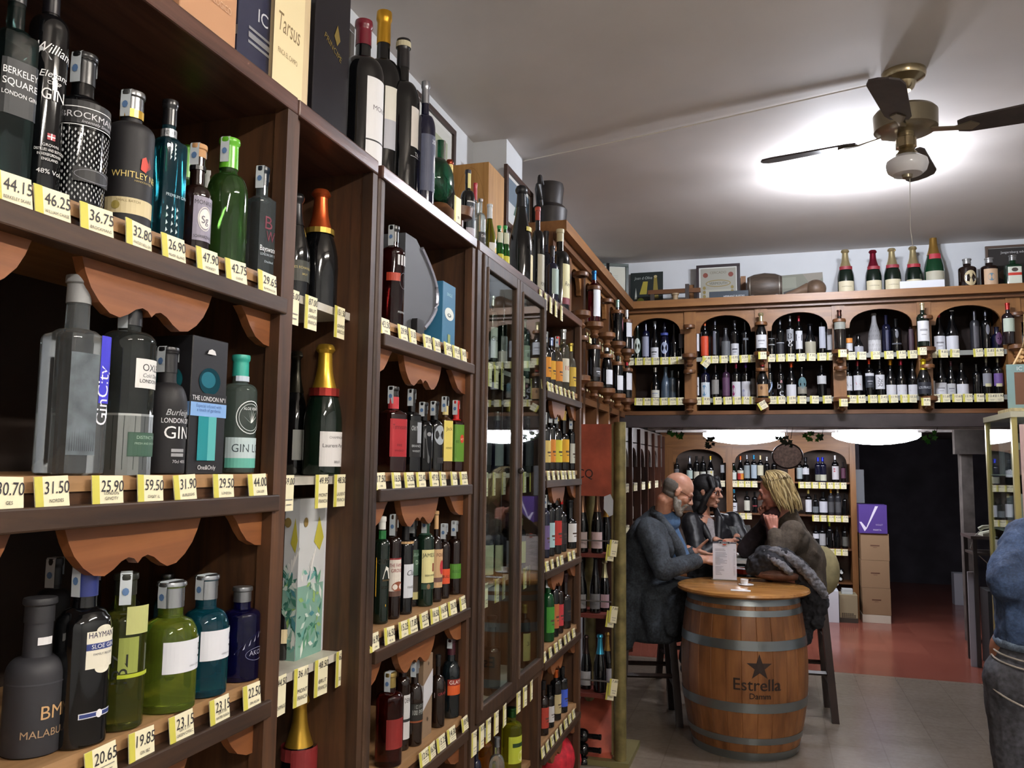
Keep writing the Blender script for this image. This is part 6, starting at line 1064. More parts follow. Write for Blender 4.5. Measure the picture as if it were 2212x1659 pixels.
part('barrel_head', MB().lathe([(BH - .03, .30), (BH - .02, .30)], 32), m, bt)
steel = flat('#8f9698', .32, .85)
fz = lambda py: solveZ(py, BX, BY - .355)
hoops = [(0.0, .045), (fz(1612), fz(1597)), (fz(1540), fz(1519)), (fz(1405), fz(1384)), (fz(1333), fz(1320)), (fz(1311), fz(1290))]
for z0, z1 in hoops:
    z0 = max(0, z0); z1 = min(BH, z1)
    part('hoop', MB().lathe([(z0, bz(z0) + .0008), (z0, bz(z0) + .003), (z1, bz(z1) + .003), (z1, bz(z1) + .0008)], 64, caps=False), steel, bt, smooth=40)
def bwrap(x, y, d):
    r = bz(y) + d + .0008; t_ = .27 + x / r; return (r * sin(t_), -r * cos(t_), y)
burn = flat('#2c1a12', .6); zs = fz(1440); star = []
for i in range(10):
    rr = .074 if i % 2 == 0 else .029; a = pi / 2 + i * pi / 5; star.append((rr * cos(a), zs + rr * sin(a)))
ze = fz(1490)
link('branding', art([('p', [star[i] for i in (9, 1, 3, 5, 7)], burn)] + [('p', [star[i], star[(i + 1) % 10], star[(i - 1) % 10]], burn) for i in (0, 2, 4, 6, 8)] +
     [('t', 'Estrella', -.012, ze, .066, burn, .335), ('t', 'Estrella', -.010, ze + .001, .068, burn, .34), ('t', 'Damm', .0, ze - .045, .032, burn, .14), ('t', 'Damm', .002, ze - .044, .033, burn, .14)], bwrap).mesh('branding'), bt)
tw = wood('table_oak', '#8a5a2c', '#c08a4e', 'x', .22, .6)
top = part('table_top', MB().lathe([(BH, .35), (BH + .004, .375), (BH + .015, .387), (BH + .028, .383), (BH + .034, .37)], 64), tw, bt, smooth=40)
TZ = BH + .0345
# menu in acrylic holder
p = atZ(1566, 1253, TZ); mw, mh = .145, .235
t = thing('menu_holder', 'printed menu in a clear upright holder on the barrel table', 'menu', (p.x, p.y, TZ), radians(6))
part('clear_base', MB().box(-mw / 2 - .01, mw / 2 + .004, -.03, .03, 0, .004), PANE, t)
pm = MB().box(-mw / 2, mw / 2, -.001, .001, .004, mh, C('#dcdce6'))
dr = [('r', -mw / 2, mh - .008, mw / 2, mh, C('#3a4050')), ('t', 'MARTINI', 0, mh - .028, .006, C('#4a4a52'), .035)]
rr_ = random.Random(5)
for i in range(21):
    if i in (2, 13): continue
    yy = mh - .045 - i * .0078; wl = rr_.uniform(.025, .075); dr += [('r', -mw / 2 + .015, yy, -mw / 2 + .015 + wl, yy + .0028, C('#9a9aa6')), ('r', mw / 2 - .018, yy, mw / 2 - .008, yy + .0028, C('#a8a8b2'))]
link('menu_sheet', art(dr, flatwrap(org=(0, -.001, 0)), pm).mesh('menu_sheet'), t)
link('badge', art([('e', 0, mh - .004, .016, .016, C('#b8402c')), ('r', -.034, mh - .011, .034, mh + .004, C('#c8c8d0')), ('r', -.032, mh - .009, .032, mh + .002, C('#2a2c38')), ('t', 'MARTINI', 0, mh - .0075, .007, C('#d8d8dc'), .055)], flatwrap(org=(0, -.0022, 0))).mesh('badge'), t)
p = atZ(1606, 1240, TZ); t = thing('ashtray', 'red ashtray with white rim behind the menu holder', 'ashtray', (p.x, p.y + .02, TZ))
part('bowl', MB().lathe([(0, .045), (.03, .058), (.034, .058), (.034, .05), (.01, .04)], 8, caps=False).lathe([(0.002, .045), (.01, .044)], 8), flat('#a03420', .25), t)
part('rim', MB().lathe([(.034, .05), (.034, .064), (.042, .064), (.042, .05)], 8, caps=False), flat('#d8d8dc', .4), t)
p = atZ(1608, 1264, TZ); t = thing('tealight_glass', 'small shiny white cup with a folded napkin by the ashtray', 'cup', (p.x, p.y, TZ))
part('cup', MB().lathe([(.0, .02), (.03, .024), (.036, .024), (.036, .02), (.006, .016)], 18), flat('#f2f2f4', .2), t, smooth=40)
part('saucer', MB().lathe([(0, .03), (.004, .045), (.006, .045)], 20, cx=.01), flat('#f2f2f4', .2), t, smooth=40)
p = atZ(1600, 1276, TZ); tag(part('napkin', MB().box(p.x - .055, p.x + .055, p.y - .03, p.y + .02, TZ, TZ + .003), flat('#eceaea', .6)), 'flat white napkin on the barrel table front', 'napkin')
# ------------------------------------------------------------------ second table, glasses, stools
T2 = 1.0; p2 = atZ(1600, 1202, T2); T2X, T2Y = p2.x, p2.y
t = thing('high_table', 'high round table with pale top among the three seated people', 'table', (T2X, T2Y, 0))
part('table_top', MB().lathe([(T2 - .025, .25), (T2 - .02, .26), (T2, .26)], 40), flat('#a8a8a2', .3), t, smooth=40)
part('pedestal', MB().lathe([(0, .2), (.02, .2), (.04, .04), (T2 - .06, .04), (T2 - .026, .1)], 20), flat('#2a2422', .5), t, smooth=40)
def wineglass(x, y, z, ds, wine='#3a0c18', h=.2, fill=True):
    t = thing('wine_glass', ds, 'wine glass', (x, y, z))
    o = part('glass', MB().lathe([(0, .034), (.003, .033), (.008, .006), (.085, .004), (.10, .02), (.125, .037), (.155, .040), (h, .031), (h, .0295), (.155, .038), (.125, .035), (.103, .018), (.098, .003)], 24), glass('#f4f8f8', 0.0, 1.3), t, smooth=50)
    if fill: part('wine', MB().lathe([(.102, .014), (.125, .033), (.138, .036), (.138, .001)], 24), flat(wine, .1), t, smooth=50)
p = atZ(1612, 1193, T2); wineglass(p.x, p.y, T2, 'wine glass standing on the pale table between the women')
p = atZ(1596, 1190, T2); wineglass(T2X - .06, T2Y + .10, T2, 'second wine glass near the hands of the woman in black')
def stool(x, y, h, ds, rz=0, seat='#2a1a14'):
    t = thing('bar_stool', ds, 'stool', (x, y, 0), rz); m_ = wood('stool_dark', '#1a0f0c', '#33201a', 'z', .4)
    bevel(part('seat', MB().box(-.17, .17, -.17, .17, h - .035, h), flat(seat, .5), t), .01)
    P = {}
    for sx in (-1, 1):
        for sy in (-1, 1):
            a = (sx * .135, sy * .135, h - .035); b = (sx * .185, sy * .185, 0)
            lg = MB(); w_ = .022
            vs = [(c[0] + dx * w_, c[1] + dy * w_, c[2]) for c in (b, a) for dx, dy in ((-1, -1), (1, -1), (1, 1), (-1, 1))]
            lg.add(vs, [(0, 3, 2, 1), (4, 5, 6, 7)] + [(i, (i + 1) % 4, (i + 1) % 4 + 4, i + 4) for i in range(4)]); part('leg', lg, m_, t)
    at = lambda sx, sy, z: (sx * (.135 + .05 * (1 - z / h)), sy * (.135 + .05 * (1 - z / h)), z)
    for (a, b, z) in (((-1, -1), (1, -1), .30), ((-1, 1), (1, 1), .30), ((-1, -1), (-1, 1), .22), ((1, -1), (1, 1), .22), ((1, -1), (1, 1), .52), ((-1, -1), (-1, 1), .52)):
        part('stretcher', MB().tube([at(a[0], a[1], z), at(b[0], b[1], z)], .015, 4), m_, t)
    return t
stool(.17, 6.02, .76, 'tall dark wooden bar stool to the right of the barrel', radians(4))
SX, SY = -.80, 5.58
stool(SX, SY, .74, 'dark wooden bar stool under the bald man', radians(14))
stool(-.62, 6.5, .74, 'dark bar stool under the woman in black, mostly hidden', radians(20))
# ------------------------------------------------------------------ boxes, cartons on the passage floor
def carton(label, x0, x1, y0, y1, z0, z1, h, left=(), name='carton', cat='carton', group=None): return boxthing(name, label, cat, x0, x1, y0, y1, z0, z1, flat(h, .7), (), left, group)
kb = '#8c7154'
zz = [0, .085, .365, .655, .94]
for k, ds in enumerate(('lowest low carton of the stack beside the arched rack', 'brown carton second from the bottom of the stack by the passage', 'brown carton third from the bottom of the stack by the passage', 'brown carton just under the purple box')):
    carton(ds, .905 + .004 * (k % 2), 1.185 + .004 * (k % 2), 9.70, 9.98, zz[k], zz[k + 1] - .002, '#c8bfae' if k == 0 else kb, [('r', -.045, .15, .045, .163, C('#5a3a2a')), ('r', -.02, .135, .02, .14, C('#6a4a3a'))] if k else [])
carton('purple box with a large white V on top of the brown cartons', .895, 1.175, 9.68, 9.95, .941, 1.245, '#4a3080', [('p', [(-.135, .12), (-.115, .12), (-.065, .055), (-.085, .02)], C('#d8d0e4')), ('p', [(-.085, .02), (-.06, .055), (.055, .29), (.025, .29)], C('#d8d0e4')), ('t', 'VIOLET', .06, .085, .016, C('#b8a8d0'), .09), ('t', 'MARTA', .04, .03, .018, C('#c8bcd8'), .14)])
tag(part('grey_board', MB().box(.90, .99, 10.0, 10.02, 1.25, 1.62), flat('#7a7c80', .6)), 'grey board leaning behind the purple box', 'board')
p = atZ(1799, 1345, 0)
carton('white carton on the floor before the passage rack', p.x - .08, p.x + .065, p.y, p.y + .25, 0, .33, '#c8ccd4')
carton('worn beige carton on the floor beside the white carton', p.x + .075, p.x + .255, p.y + .05, p.y + .3, 0, .29, '#8f8468', [('r', -.09, 0, .09, .05, C('#3a342c'))] + [('e', -.06 + .02 * (i % 7), .06 + .017 * (i // 7), .008, .008, C('#4a4234')) for i in range(20)])
o = tag(part('paper_pack', MB().box(-.055, .055, -.06, .06, 0, .03).box(-.05, .056, -.055, .05, .032, .05), flat('#b8bcbc', .6)), 'folded white papers on the worn beige carton', 'papers'); o.location = (p.x + .16, p.y + .17, .291)
for k, (px, py) in enumerate(((1805, 1229), (1818, 1237), (1802, 1244), (1816, 1251), (1808, 1262))):
    c = atY(px, py, YL + .02)
    o = thing('wine_bottle', 'bottle lying neck forward in the low passage rack, %s from the top' % X_[k], 'wine bottle', (c.x, YL + .29, c.z), 0, None, (radians(90), 0, 0))
    b = link('glass_body', bodymesh('bord', DARK, .037, .28, True), o); b.scale = (.037, .037, .28)
    cc = link('capsule', capmesh('bord', C('#c8ccc8'), .84, .037, .28, True), o); cc.scale = (.037, .037, .28)
p = atZ(2078, 1308, 0)
carton('upright white carton near the dark doorway', p.x - .075, p.x + .075, p.y, p.y + .16, 0, .38, '#b8bac4')
# beige cloth bag on the stool
t = thing('cloth_bag', 'beige round cloth bag resting on the tall stool behind the blonde woman', 'bag', (solveX(1777, 6.1, .9), 6.1, .76))
part('fabric', MB().ball((0, 0, .17), .15, None, 20, (.75, .6, 1.12)).ball((-.03, 0, .26), .07, None, 14, (.9, .7, 1)), flat('#8f8460', .8, noise=9), t, smooth=60)
# hanging sieve and vines
p = atY(1701, 985, 8.3); t = thing('hanging_sieve', 'round pinkish sieve with dark rim hanging in the passage', 'sieve', (p.x, 8.3, p.z))
part('mesh_disc', MB().prism([(.135 * cos(i * pi / 14), .115 * sin(i * pi / 14)) for i in range(28)], lambda u, v, d: (u, d, v), 0, .004), flat('#e6ccc4', .7, noise=40), t)
part('rim', MB().tube([(.137 * cos(i * pi / 14), 0, .117 * sin(i * pi / 14)) for i in range(28)], .007, 8, closed=True), flat('#2a1a18', .4), t, smooth=True)
part('cord', MB().tube([(0, 0, .117), (0, 0, 2.07 - p.z)], .003, 5), flat('#2a2422', .6), t)
def vine(px, py, y, n, ds, hue='#3f7a24', spread=.07):
    c = atY(px, py, y); r = random.Random(px); mb = MB(); lf = [flat(hue, .6), flat('#2c3a24', .6)]
    for i in range(n):
        x, yy, z = r.uniform(-spread, spread), r.uniform(-.04, .04), r.uniform(-.05, .03); a = r.uniform(0, 6.3); s_ = r.uniform(.018, .032); tl = r.uniform(-.7, .7)
        pts = [(1, 0), (.45, .35), (.5, .9), (0, .55), (-.5, .9), (-.45, .35), (-1, 0), (-.4, -.3), (0, -.9), (.4, -.3)]
        mb.add([(x + s_ * (u * cos(a) - v * sin(a)), yy + s_ * v * tl + .003 * i % .03, z + s_ * (u * sin(a) + v * cos(a))) for u, v in pts], [tuple(range(10))], lf[i % 3 == 2])
    t = thing('artificial_vine', ds, 'plant', (c.x, y, c.z)); link('leaves', mb.mesh('leaves'), t)
    part('stem', MB().tube([(-spread, 0, .02), (-.02, .01, .035), (spread, 0, .02), (spread + .03, 0, 2.068 - c.z)], .003, 5), flat('#3a2c20', .7), t)
vine(1459, 934, 7.5, 9, 'green vine leaves hanging at the left of the dark beam', '#3f8a24', .06)
vine(1532, 953, 7.5, 9, 'dark vine leaves at the left end of the first passage lamp', '#24282a', .05)
vine(1693, 952, 7.6, 10, 'dark green vine leaves above the hanging sieve', '#2c3a2c', .06)
vine(1758, 942, 7.6, 12, 'bright green vine leaves between the two passage lamps', '#4f8a2c', .07)
vine(2008, 941, 7.5, 9, 'green vine leaves at the right end of the second passage lamp', '#3f8a2c', .05)
# ------------------------------------------------------------------ right side of the passage
pl = flat('#5a5450', .7, noise=8)
p = atY(2093, 1100, 9.0); struct('trim_10', MB().box(p.x - .06, p.x + .04, 8.95, 9.1, 0, 2.07), pl)
struct('trim_11', MB().box(p.x - .12, XR, 8.9, 9.0, 1.78, 2.07), pl)
struct('wall_side', MB().box(p.x + .3, p.x + .42, 8.95, 9.1, 0, 1.78), flat('#7a7672', .7))
YT = 7.9; pa = atY(2094, 1157, YT); xt1 = pa.x + .55
t = thing('side_table', 'small dark side table holding the telephone beside the glass showcase', 'table', (pa.x, YT, 0))
part('table_top', MB().box(0, .55, -.05, .35, pa.z - .025, pa.z), flat('#4a3c38', .5), t)
part('shelf', MB().box(.02, .53, -.03, .33, pa.z - .16, pa.z - .14), flat('#3a302c', .5), t)
for x_ in (.03, .50):
    for y_ in (-.03, .31): part('leg', MB().box(x_ - .015, x_ + .015, y_ - .015, y_ + .015, 0, pa.z - .025), flat('#2a2220', .5), t)
carton('black speaker shaped box under the telephone table', pa.x + .12, pa.x + .48, YT + .0, YT + .28, 0, .62, '#19181b')
t = thing('telephone', 'cream push button telephone on the small dark side table', 'telephone', (pa.x + .10, YT + .05, pa.z))
part('base', MB().prism([(0, 0), (.17, 0), (.17, .035), (.12, .05), (.0, .02)], lambda u, v, d: (u, d, v), -.06, .12), flat('#c8c8b4', .4), t)
part('handset', MB().tube([(-.01, .02, .05), (.02, .02, .07), (.1, .02, .082), (.17, .02, .07), (.2, .02, .05)], [.02, .018, .013, .018, .02], 10), flat('#d0d0bc', .4), t, smooth=True)
part('cord', MB().tube([(-.01, .02, .03), (-.07, -.06, -.01), (-.10, -.07, -.10), (.02, -.07, -.22), (.06, -.07, -.40)], .004, 6), flat('#a8a49c', .5), t)
o = tag(part('white_pole', MB().tube([(pa.x + .13 + .14, YT + .2, pa.z), (pa.x + .09 + .14, YT + .2, 1.42)], .018, 10), flat('#d8d8d8', .4), smooth=True), 'slim white upright tube behind the telephone', 'tube')
tag(part('paper_strip', MB().box(pa.x - .03, pa.x + .02, YT - .02, YT, .25, pa.z - .05), flat('#8f8c92', .6)), 'torn pale board strip standing before the telephone table', 'board').location = (0, 0, -.25)
# glass showcase
X0, Y0, Y1, ZH = 1.386, 5.62, 6.28, 1.945
sc_ = thing('glass_showcase', 'tall glass showcase with brass coloured edges at the right', 'showcase', (X0, Y0, 0))
gm = flat('#a89c62', .35, .5)
for (dx, dy) in ((0, 0), (0, Y1 - Y0 - .03), (.6, 0), (.6, Y1 - Y0 - .03)): part('corner_post', MB().box(dx, dx + .03, dy, dy + .03, 0, ZH), gm, sc_)
part('top_panel', MB().box(-.005, .635, -.005, Y1 - Y0 + .005, ZH, ZH + .035), flat('#b8b49a', .4), sc_)
part('base', MB().box(.0, .63, 0, Y1 - Y0, 0, .12), flat('#5a4030', .5), sc_)
part('glass_side', MB().box(.012, .016, .03, Y1 - Y0 - .03, .12, ZH), PANE, sc_)
part('glass_front', MB().box(.03, .6, .012, .016, .12, ZH), PANE, sc_)
part('back_panel', MB().box(.615, .62, .03, Y1 - Y0 - .03, .12, ZH), flat('#4a4038', .5), sc_)
part('rear_panel', MB().box(.03, .6, Y1 - Y0 - .012, Y1 - Y0 - .008, .12, ZH), flat('#3a3430', .5), sc_)
for z in (.55, .9, 1.25, 1.6): part('glass_shelf', MB().box(.02, .6, .03, Y1 - Y0 - .03, z - .008, z), flat('#c8cfc0', .15), sc_)
r = random.Random(12); cc = ['#8a8c90', '#6a3a34', '#c8c8cc', '#2a2c3a', '#9a9ca0', '#5a4a44', '#b8b4a0', '#3a3c44']
for k, z in enumerate((.55, .9, 1.25, 1.6)):
    for j in range(4):
        yb = Y0 + .06 + j * .14; hh = r.uniform(.13, .28); c1 = cc[(k * 3 + j * 5) % 8]
        nm = {'#8a8c90': 'grey', '#6a3a34': 'maroon', '#c8c8cc': 'white', '#2a2c3a': 'navy', '#9a9ca0': 'silver', '#5a4a44': 'brown', '#b8b4a0': 'cream', '#3a3c44': 'charcoal'}[c1]
        carton('%s packet, %s from the front on the %s showcase shelf' % (nm, X_[j], ['lowest', 'second', 'third', 'top'][k]), X0 + .06, X0 + .18, yb, yb + .10, z, z + hh, c1, name='packet', cat='packet')
pb = boxthing('poster_board', 'pink poster with large black capital letters on the showcase front', 'poster', X0 + .035, X0 + .5, Y0 - .03, Y0 - .015, 1.22, 1.90, flat('#c8a8a0', .6), (), [('r', -.18, .60, -.04, .61, C('#6a5a58')), ('r', -.18, .58, -.08, .59, C('#6a5a58')), ('t', 'F', -.175, .48, .09, C('#2a2428')), ('t', 'V', -.175, .36, .09, C('#2a2428')), ('t', 'A', -.175, .25, .09, C('#2a2428')), ('r', -.2, .22, .1, .225, C('#7a6a68')), ('r', -.18, .06, -.15, .14, C('#c87a6a')), ('r', -.185, .03, -.145, .08, C('#6a3a7a'))])
p = atY(2190, 900, 5.72)
t = thing('cork_sculpture', 'bottle shaped board covered with wine corks on top of the showcase', 'cork board', (solveX(2197, 5.9, 2.3) + .12, 5.9, ZH + .036))
hc = solveZ(668, 1.55, 5.9) - ZH - .036; ck = flat('#c09a66', .7, noise=30)
sil = [(-.16, 0), (-.17, hc * .25), (-.15, hc * .42), (-.085, hc * .62), (-.065, hc * .75), (-.06, hc * .95), (-.03, hc), (.03, hc), (.06, hc * .95), (.065, hc * .75), (.085, hc * .62), (.15, hc * .42), (.17, hc * .25), (.16, 0)]
part('backing', MB().prism(sil, lambda u, v, d: (u, d, v), 0, .02), flat('#a8804c', .7), t)
def inside(u, v):
    n = len(sil); c = False
    for i in range(n):
        (x1, y1), (x2, y2) = sil[i], sil[(i + 1) % n]
        if (y1 > v) != (y2 > v) and u < (x2 - x1) * (v - y1) / (y2 - y1) + x1: c = not c
    return c
mbk = MB()
for j in range(int(hc / .026)):
    for i in range(-6, 7):
        u = i * .028 + (.014 if j % 2 else 0); v = .02 + j * .026
        if inside(u, v) and inside(u + .012, v) and inside(u - .012, v):
            vs = [(u + .012 * cos(a), -.02 * (i * j % 3 == 0) - .018, v + .012 * sin(a)) for a in [k * pi / 4 for k in range(8)]] + [(u + .012 * cos(a), 0, v + .012 * sin(a)) for a in [k * pi / 4 for k in range(8)]]
            mbk.add(vs, [tuple(range(8))[::-1]] + [(k, (k + 1) % 8, (k + 1) % 8 + 8, k + 8) for k in range(8)])
o = part('corks', mbk, ck, t); o['kind'] = 'stuff'
part('rope_edge', MB().tube([(u * 1.04, -.005, v) for u, v in sil], .009, 6), flat('#c8a878', .7), t, smooth=True)
boxthing('framed_print', 'teal bordered picture of a clay jug leaning before the cork bottle', 'picture', solveX(2176, 5.78, 2.1), solveX(2176, 5.78, 2.1) + .34, 5.77, 5.785, ZH + .036, ZH + .036 + .30, flat('#7a9490', .6), (), [('r', -.13, .05, .14, .25, C('#6a4630')), ('e', 0, .13, .07, .07, C('#c8a070')), ('e', 0, .13, .025, .03, C('#6a4630')), ('r', .01, .12, .08, .24, C('#c09868')), ('t', 'IC', -.10, .262, .025, C('#e0e4e0')), ('r', -.05, .235, .06, .285, C('#e4e6e2')), ('t', '26.50', .005, .245, .025, C('#26242a'), .09)])
tag(part('wicker_mat', MB().box(X0 - .0, X0 + .10, Y0 + .0, Y0 + .3, ZH + .036, ZH + .055), flat('#b8a87a', .7, noise=40)), 'straw coloured mat end on the showcase top', 'mat')
# ------------------------------------------------------------------ people
def V(*a): return Vector(a)
def capsule(mb, p0, p1, r0, r1, seg=14):
    p0, p1 = Vector(p0), Vector(p1); d = p1 - p0; L_ = max(d.length, 1e-5); d = d / L_
    a = d.orthogonal().normalized(); b = d.cross(a); pr = []
    for i in range(5): t = pi / 2 * i / 5; pr.append((-r0 * cos(t), max(1e-4, r0 * sin(t))))
    pr += [(0, r0), (L_ * .5, (r0 + r1) / 2), (L_, r1)]
    for i in range(1, 6): t = pi / 2 * i / 5; pr.append((L_ + r1 * sin(t), max(1e-4, r1 * cos(t))))
    vs = []; fs = []
    for (u, r) in pr:
        for k in range(seg): t = 2 * pi * k / seg; vs.append(p0 + d * u + (a * cos(t) + b * sin(t)) * r)
    for j in range(len(pr) - 1):
        for k in range(seg):
            x = j * seg + k; y = j * seg + (k + 1) % seg; fs.append((x, y, y + seg, x + seg))
    fs.append(tuple(reversed(range(seg)))); n = (len(pr) - 1) * seg; fs.append(tuple(range(n, n + seg)))
    mb.add(vs, fs)
def ell(mb, c, r, M=None):
    o = len(mb.v); mb.ball((0, 0, 0), 1, None, 18)
    for i in range(o, len(mb.v)):
        v = Vector((mb.v[i][0] * r[0], mb.v[i][1] * r[1], mb.v[i][2] * r[2]))
        if M: v = M @ v
        mb.v[i] = tuple(v + Vector(c))
class Blob:
    def fr(s, M, z0, z1, r0, r1, dx=0):
        o = len(s.mb.v); s.mb.lathe([(z0, r0 * .9), (z0 + .02, r0), (z1, r1), (z1 + .05, r1 * .5)], 24, cx=dx)
        for i in range(o, len(s.mb.v)): s.mb.v[i] = tuple(M @ Vector(s.mb.v[i]))
        return s
    def __init__(s, M=None): s.mb = MB(); s.M = M or Matrix.Identity(4)
    def c(s, p0, p1, r0, r1=None): capsule(s.mb, s.M @ Vector(p0), s.M @ Vector(p1), r0, r0 if r1 is None else r1); return s
    def chain(s, pts, rs):
        for i in range(len(pts) - 1): s.c(pts[i], pts[i + 1], rs[i], rs[i + 1])
        return s
    def e(s, c, r): ell(s.mb, s.M @ Vector(c), r, s.M.to_3x3()); return s
    def make(s, name, parent, mat, vox, sm=6, noise=0, nsc=.1, fac=.5):
        o = link(name, s.mb.mesh(name, [mat]), parent)
        m = o.modifiers.new('remesh', 'REMESH'); m.mode = 'VOXEL'; m.voxel_size = vox; m.use_smooth_shade = True
        m = o.modifiers.new('smooth', 'SMOOTH'); m.factor = fac; m.iterations = sm
        if noise:
            tx = bpy.data.textures.new('fold', 'CLOUDS'); tx.noise_scale = nsc; tx.noise_depth = 2
            m = o.modifiers.new('folds', 'DISPLACE'); m.texture = tx; m.strength = noise; m.mid_level = .5; m.texture_coords = 'LOCAL'
        return o
def frame(pos, yaw, pitch=0, roll=0):
    """x forward, y left, z up; pitch>0 nods down"""
    from mathutils import Euler
    return Matrix.Translation(pos) @ Matrix.Rotation(yaw, 4, 'Z') @ Matrix.Rotation(pitch, 4, 'Y') @ Matrix.Rotation(roll, 4, 'X')
def head_prims(b, M, fem=False, k=1.0):
    o = b.M; b.M = M @ Matrix.Scale(k, 4)
    b.e((-.012, 0, .035), (.099 * k, .077 * k, .090 * k)).e((.028, 0, -.025), (.062 * k, .062 * k, .085 * k)).e((.03, 0, -.078), (.052 * k, (.045 if fem else .051) * k, .034 * k)).e((.069, 0, -.098), (.02 * k, .02 * k, .017 * k))
    b.c((.085, 0, .015), (.112, 0, -.022), .008 * k, .0125 * k).e((.10, .011, -.028), (.012 * k, .008 * k, .008 * k)).e((.10, -.011, -.028), (.012 * k, .008 * k, .008 * k))
    b.c((.078, -.038, .028), (.087, -.012, .027), .011 * k, .011 * k).c((.078, .038, .028), (.087, .012, .027), .011 * k, .011 * k)
    for s_ in (-1, 1):
        b.c((.074, s_ * .041, .0115), (.0775, s_ * .022, .0125), .0075 * k, .0075 * k); b.c((.070, s_ * .041, -.006), (.0745, s_ * .022, -.006), .007 * k, .007 * k)
        b.e((.058, s_ * .042, -.022), (.027 * k, .022 * k, .024 * k)); b.e((-.005, s_ * .080, -.002), (.019 * k, .008 * k, .031 * k)); b.c((-.012, s_ * .08, .02), (-.018, s_ * .087, .0), .006 * k, .006 * k)
    b.c((.088, -.018, -.055), (.093, 0, -.053), .0065 * k, .008 * k).c((.088, .018, -.055), (.093, 0, -.053), .0065 * k, .008 * k).c((.085, -.013, -.067), (.085, .013, -.067), .008 * k, .008 * k)
    b.M = o; return b
def hand_prims(b, M, curls=(.5, .55, .6, .7), thumb=(.6, .5), spread=.04, side=1, k=1.0):
    """M: origin wrist, x along hand, y towards the thumb side, z back of hand"""
    o = b.M; b.M = M
    b.c((-.05, 0, 0), (.01, 0, 0), .026 * k, .024 * k)
    ys = [.030, .010, -.010, -.028]; ln = [.070, .078, .073, .057]
    for i in range(4):
        y = ys[i]; kn = V(.086 - abs(i - 1) * .004, y, .004); b.c((.012, y * .55, 0), kn, .0135 * k, .0105 * k)
        b.c((.03, y * .7, -.006), (.07, y, -.006), .011, .010)
        p = kn; a = curls[i] * .8; yy = spread * (1.5 - i) * .6
        for j, fr in enumerate((.45, .31, .24)):
            q_ = p + V(cos(a), yy * cos(a), -sin(a)) * ln[i] * fr * 1.15; b.c(p, q_, (.0095 - j * .001) * k, (.0088 - j * .001) * k); p = q_; a += curls[i] * 1.0
    t0 = V(.015, .022, -.006); t1 = t0 + V(cos(thumb[0]) * .042, sin(thumb[0]) * .042, -.008); t2 = t1 + V(cos(thumb[0] * thumb[1]) * .034, sin(thumb[0] * thumb[1]) * .034, -.004); t3 = t2 + V(cos(thumb[0] * thumb[1]) * .026, sin(thumb[0] * thumb[1]) * .026, 0)
    b.c(t0, t1, .0145 * k, .0115 * k).c(t1, t2, .0115 * k, .0095 * k).c(t2, t3, .0095 * k, .008 * k)
    b.M = o; return b
def handM(wrist, toward, thumbdir):
    x = (Vector(toward)).normalized(); y = Vector(thumbdir); y = (y - x * y.dot(x)).normalized(); z = x.cross(y)
    return Matrix.Translation(wrist) @ Matrix((x, y, z)).transposed().to_4x4()
def eyes(M, parent, iris='#3a2a20', k=1.0):
    for s_ in (-1, 1):
        mb = MB().ball((0, 0, 0), .0115, flat('#d8d4d0', .2), 14).ball((.0065, 0, 0), .0062, flat(iris, .15), 10)
        o = link('eye', mb.mesh('eye', None, 60), parent); o.matrix_world = M @ Matrix.Scale(k, 4) @ Matrix.Translation((.0725, s_ * .030, .003)); 
def place(o, M): o.matrix_world = M; return o
def skin(h):
    m, nt, b = newmat('skin_' + h.lstrip('#')); N = nt.nodes.new; L = nt.links.new
    n = N('ShaderNodeTexNoise'); n.inputs['Scale'].default_value = 14; tc = N('ShaderNodeTexCoord'); L(tc.outputs['Object'], n.inputs['Vector'])
    r = N('ShaderNodeValToRGB'); c = srgb(h); r.color_ramp.elements[0].color = (c[0] * .85, c[1] * .68, c[2] * .64, 1); r.color_ramp.elements[1].color = c; r.color_ramp.elements[0].position = .3; r.color_ramp.elements[1].position = .65
    L(n.outputs['Fac'], r.inputs['Fac']); L(r.outputs['Color'], b.inputs['Base Color']); b.inputs['Roughness'].default_value = .45; b.inputs['Subsurface Weight'].default_value = .1; b.inputs['Subsurface Radius'].default_value = (.01, .004, .002); return m
def cloth(h, s=60, rough=.85, bump=.4, mott=.5):
    m, nt, b = newmat('cloth_' + h.lstrip('#')); N = nt.nodes.new; L = nt.links.new; c = srgb(h)
    tc = N('ShaderNodeTexCoord'); n = N('ShaderNodeTexNoise'); n.inputs['Scale'].default_value = s; n.inputs['Detail'].default_value = 5; L(tc.outputs['Object'], n.inputs['Vector'])
    n2 = N('ShaderNodeTexNoise'); n2.inputs['Scale'].default_value = 9; L(tc.outputs['Object'], n2.inputs['Vector']); mx = N('ShaderNodeMath'); mx.operation = 'ADD'; L(n.outputs['Fac'], mx.inputs[0]); L(n2.outputs['Fac'], mx.inputs[1])
    r = N('ShaderNodeValToRGB'); r.color_ramp.elements[0].position = .4; r.color_ramp.elements[1].position = .62
    mh = N('ShaderNodeMath'); mh.operation = 'MULTIPLY'; mh.inputs[1].default_value = .5; L(mx.outputs[0], mh.inputs[0])
    r.color_ramp.elements[0].color = tuple(x * (1 - mott) for x in c[:3]) + (1,); r.color_ramp.elements[1].color = tuple(min(1, x * (1 + mott * .5)) for x in c[:3]) + (1,)
    L(mh.outputs[0], r.inputs['Fac']); L(r.outputs['Color'], b.inputs['Base Color']); b.inputs['Roughness'].default_value = rough
    bp = N('ShaderNodeBump'); bp.inputs['Strength'].default_value = bump; bp.inputs['Distance'].default_value = .003; L(n.outputs['Fac'], bp.inputs['Height']); L(bp.outputs['Normal'], b.inputs['Normal']); return m
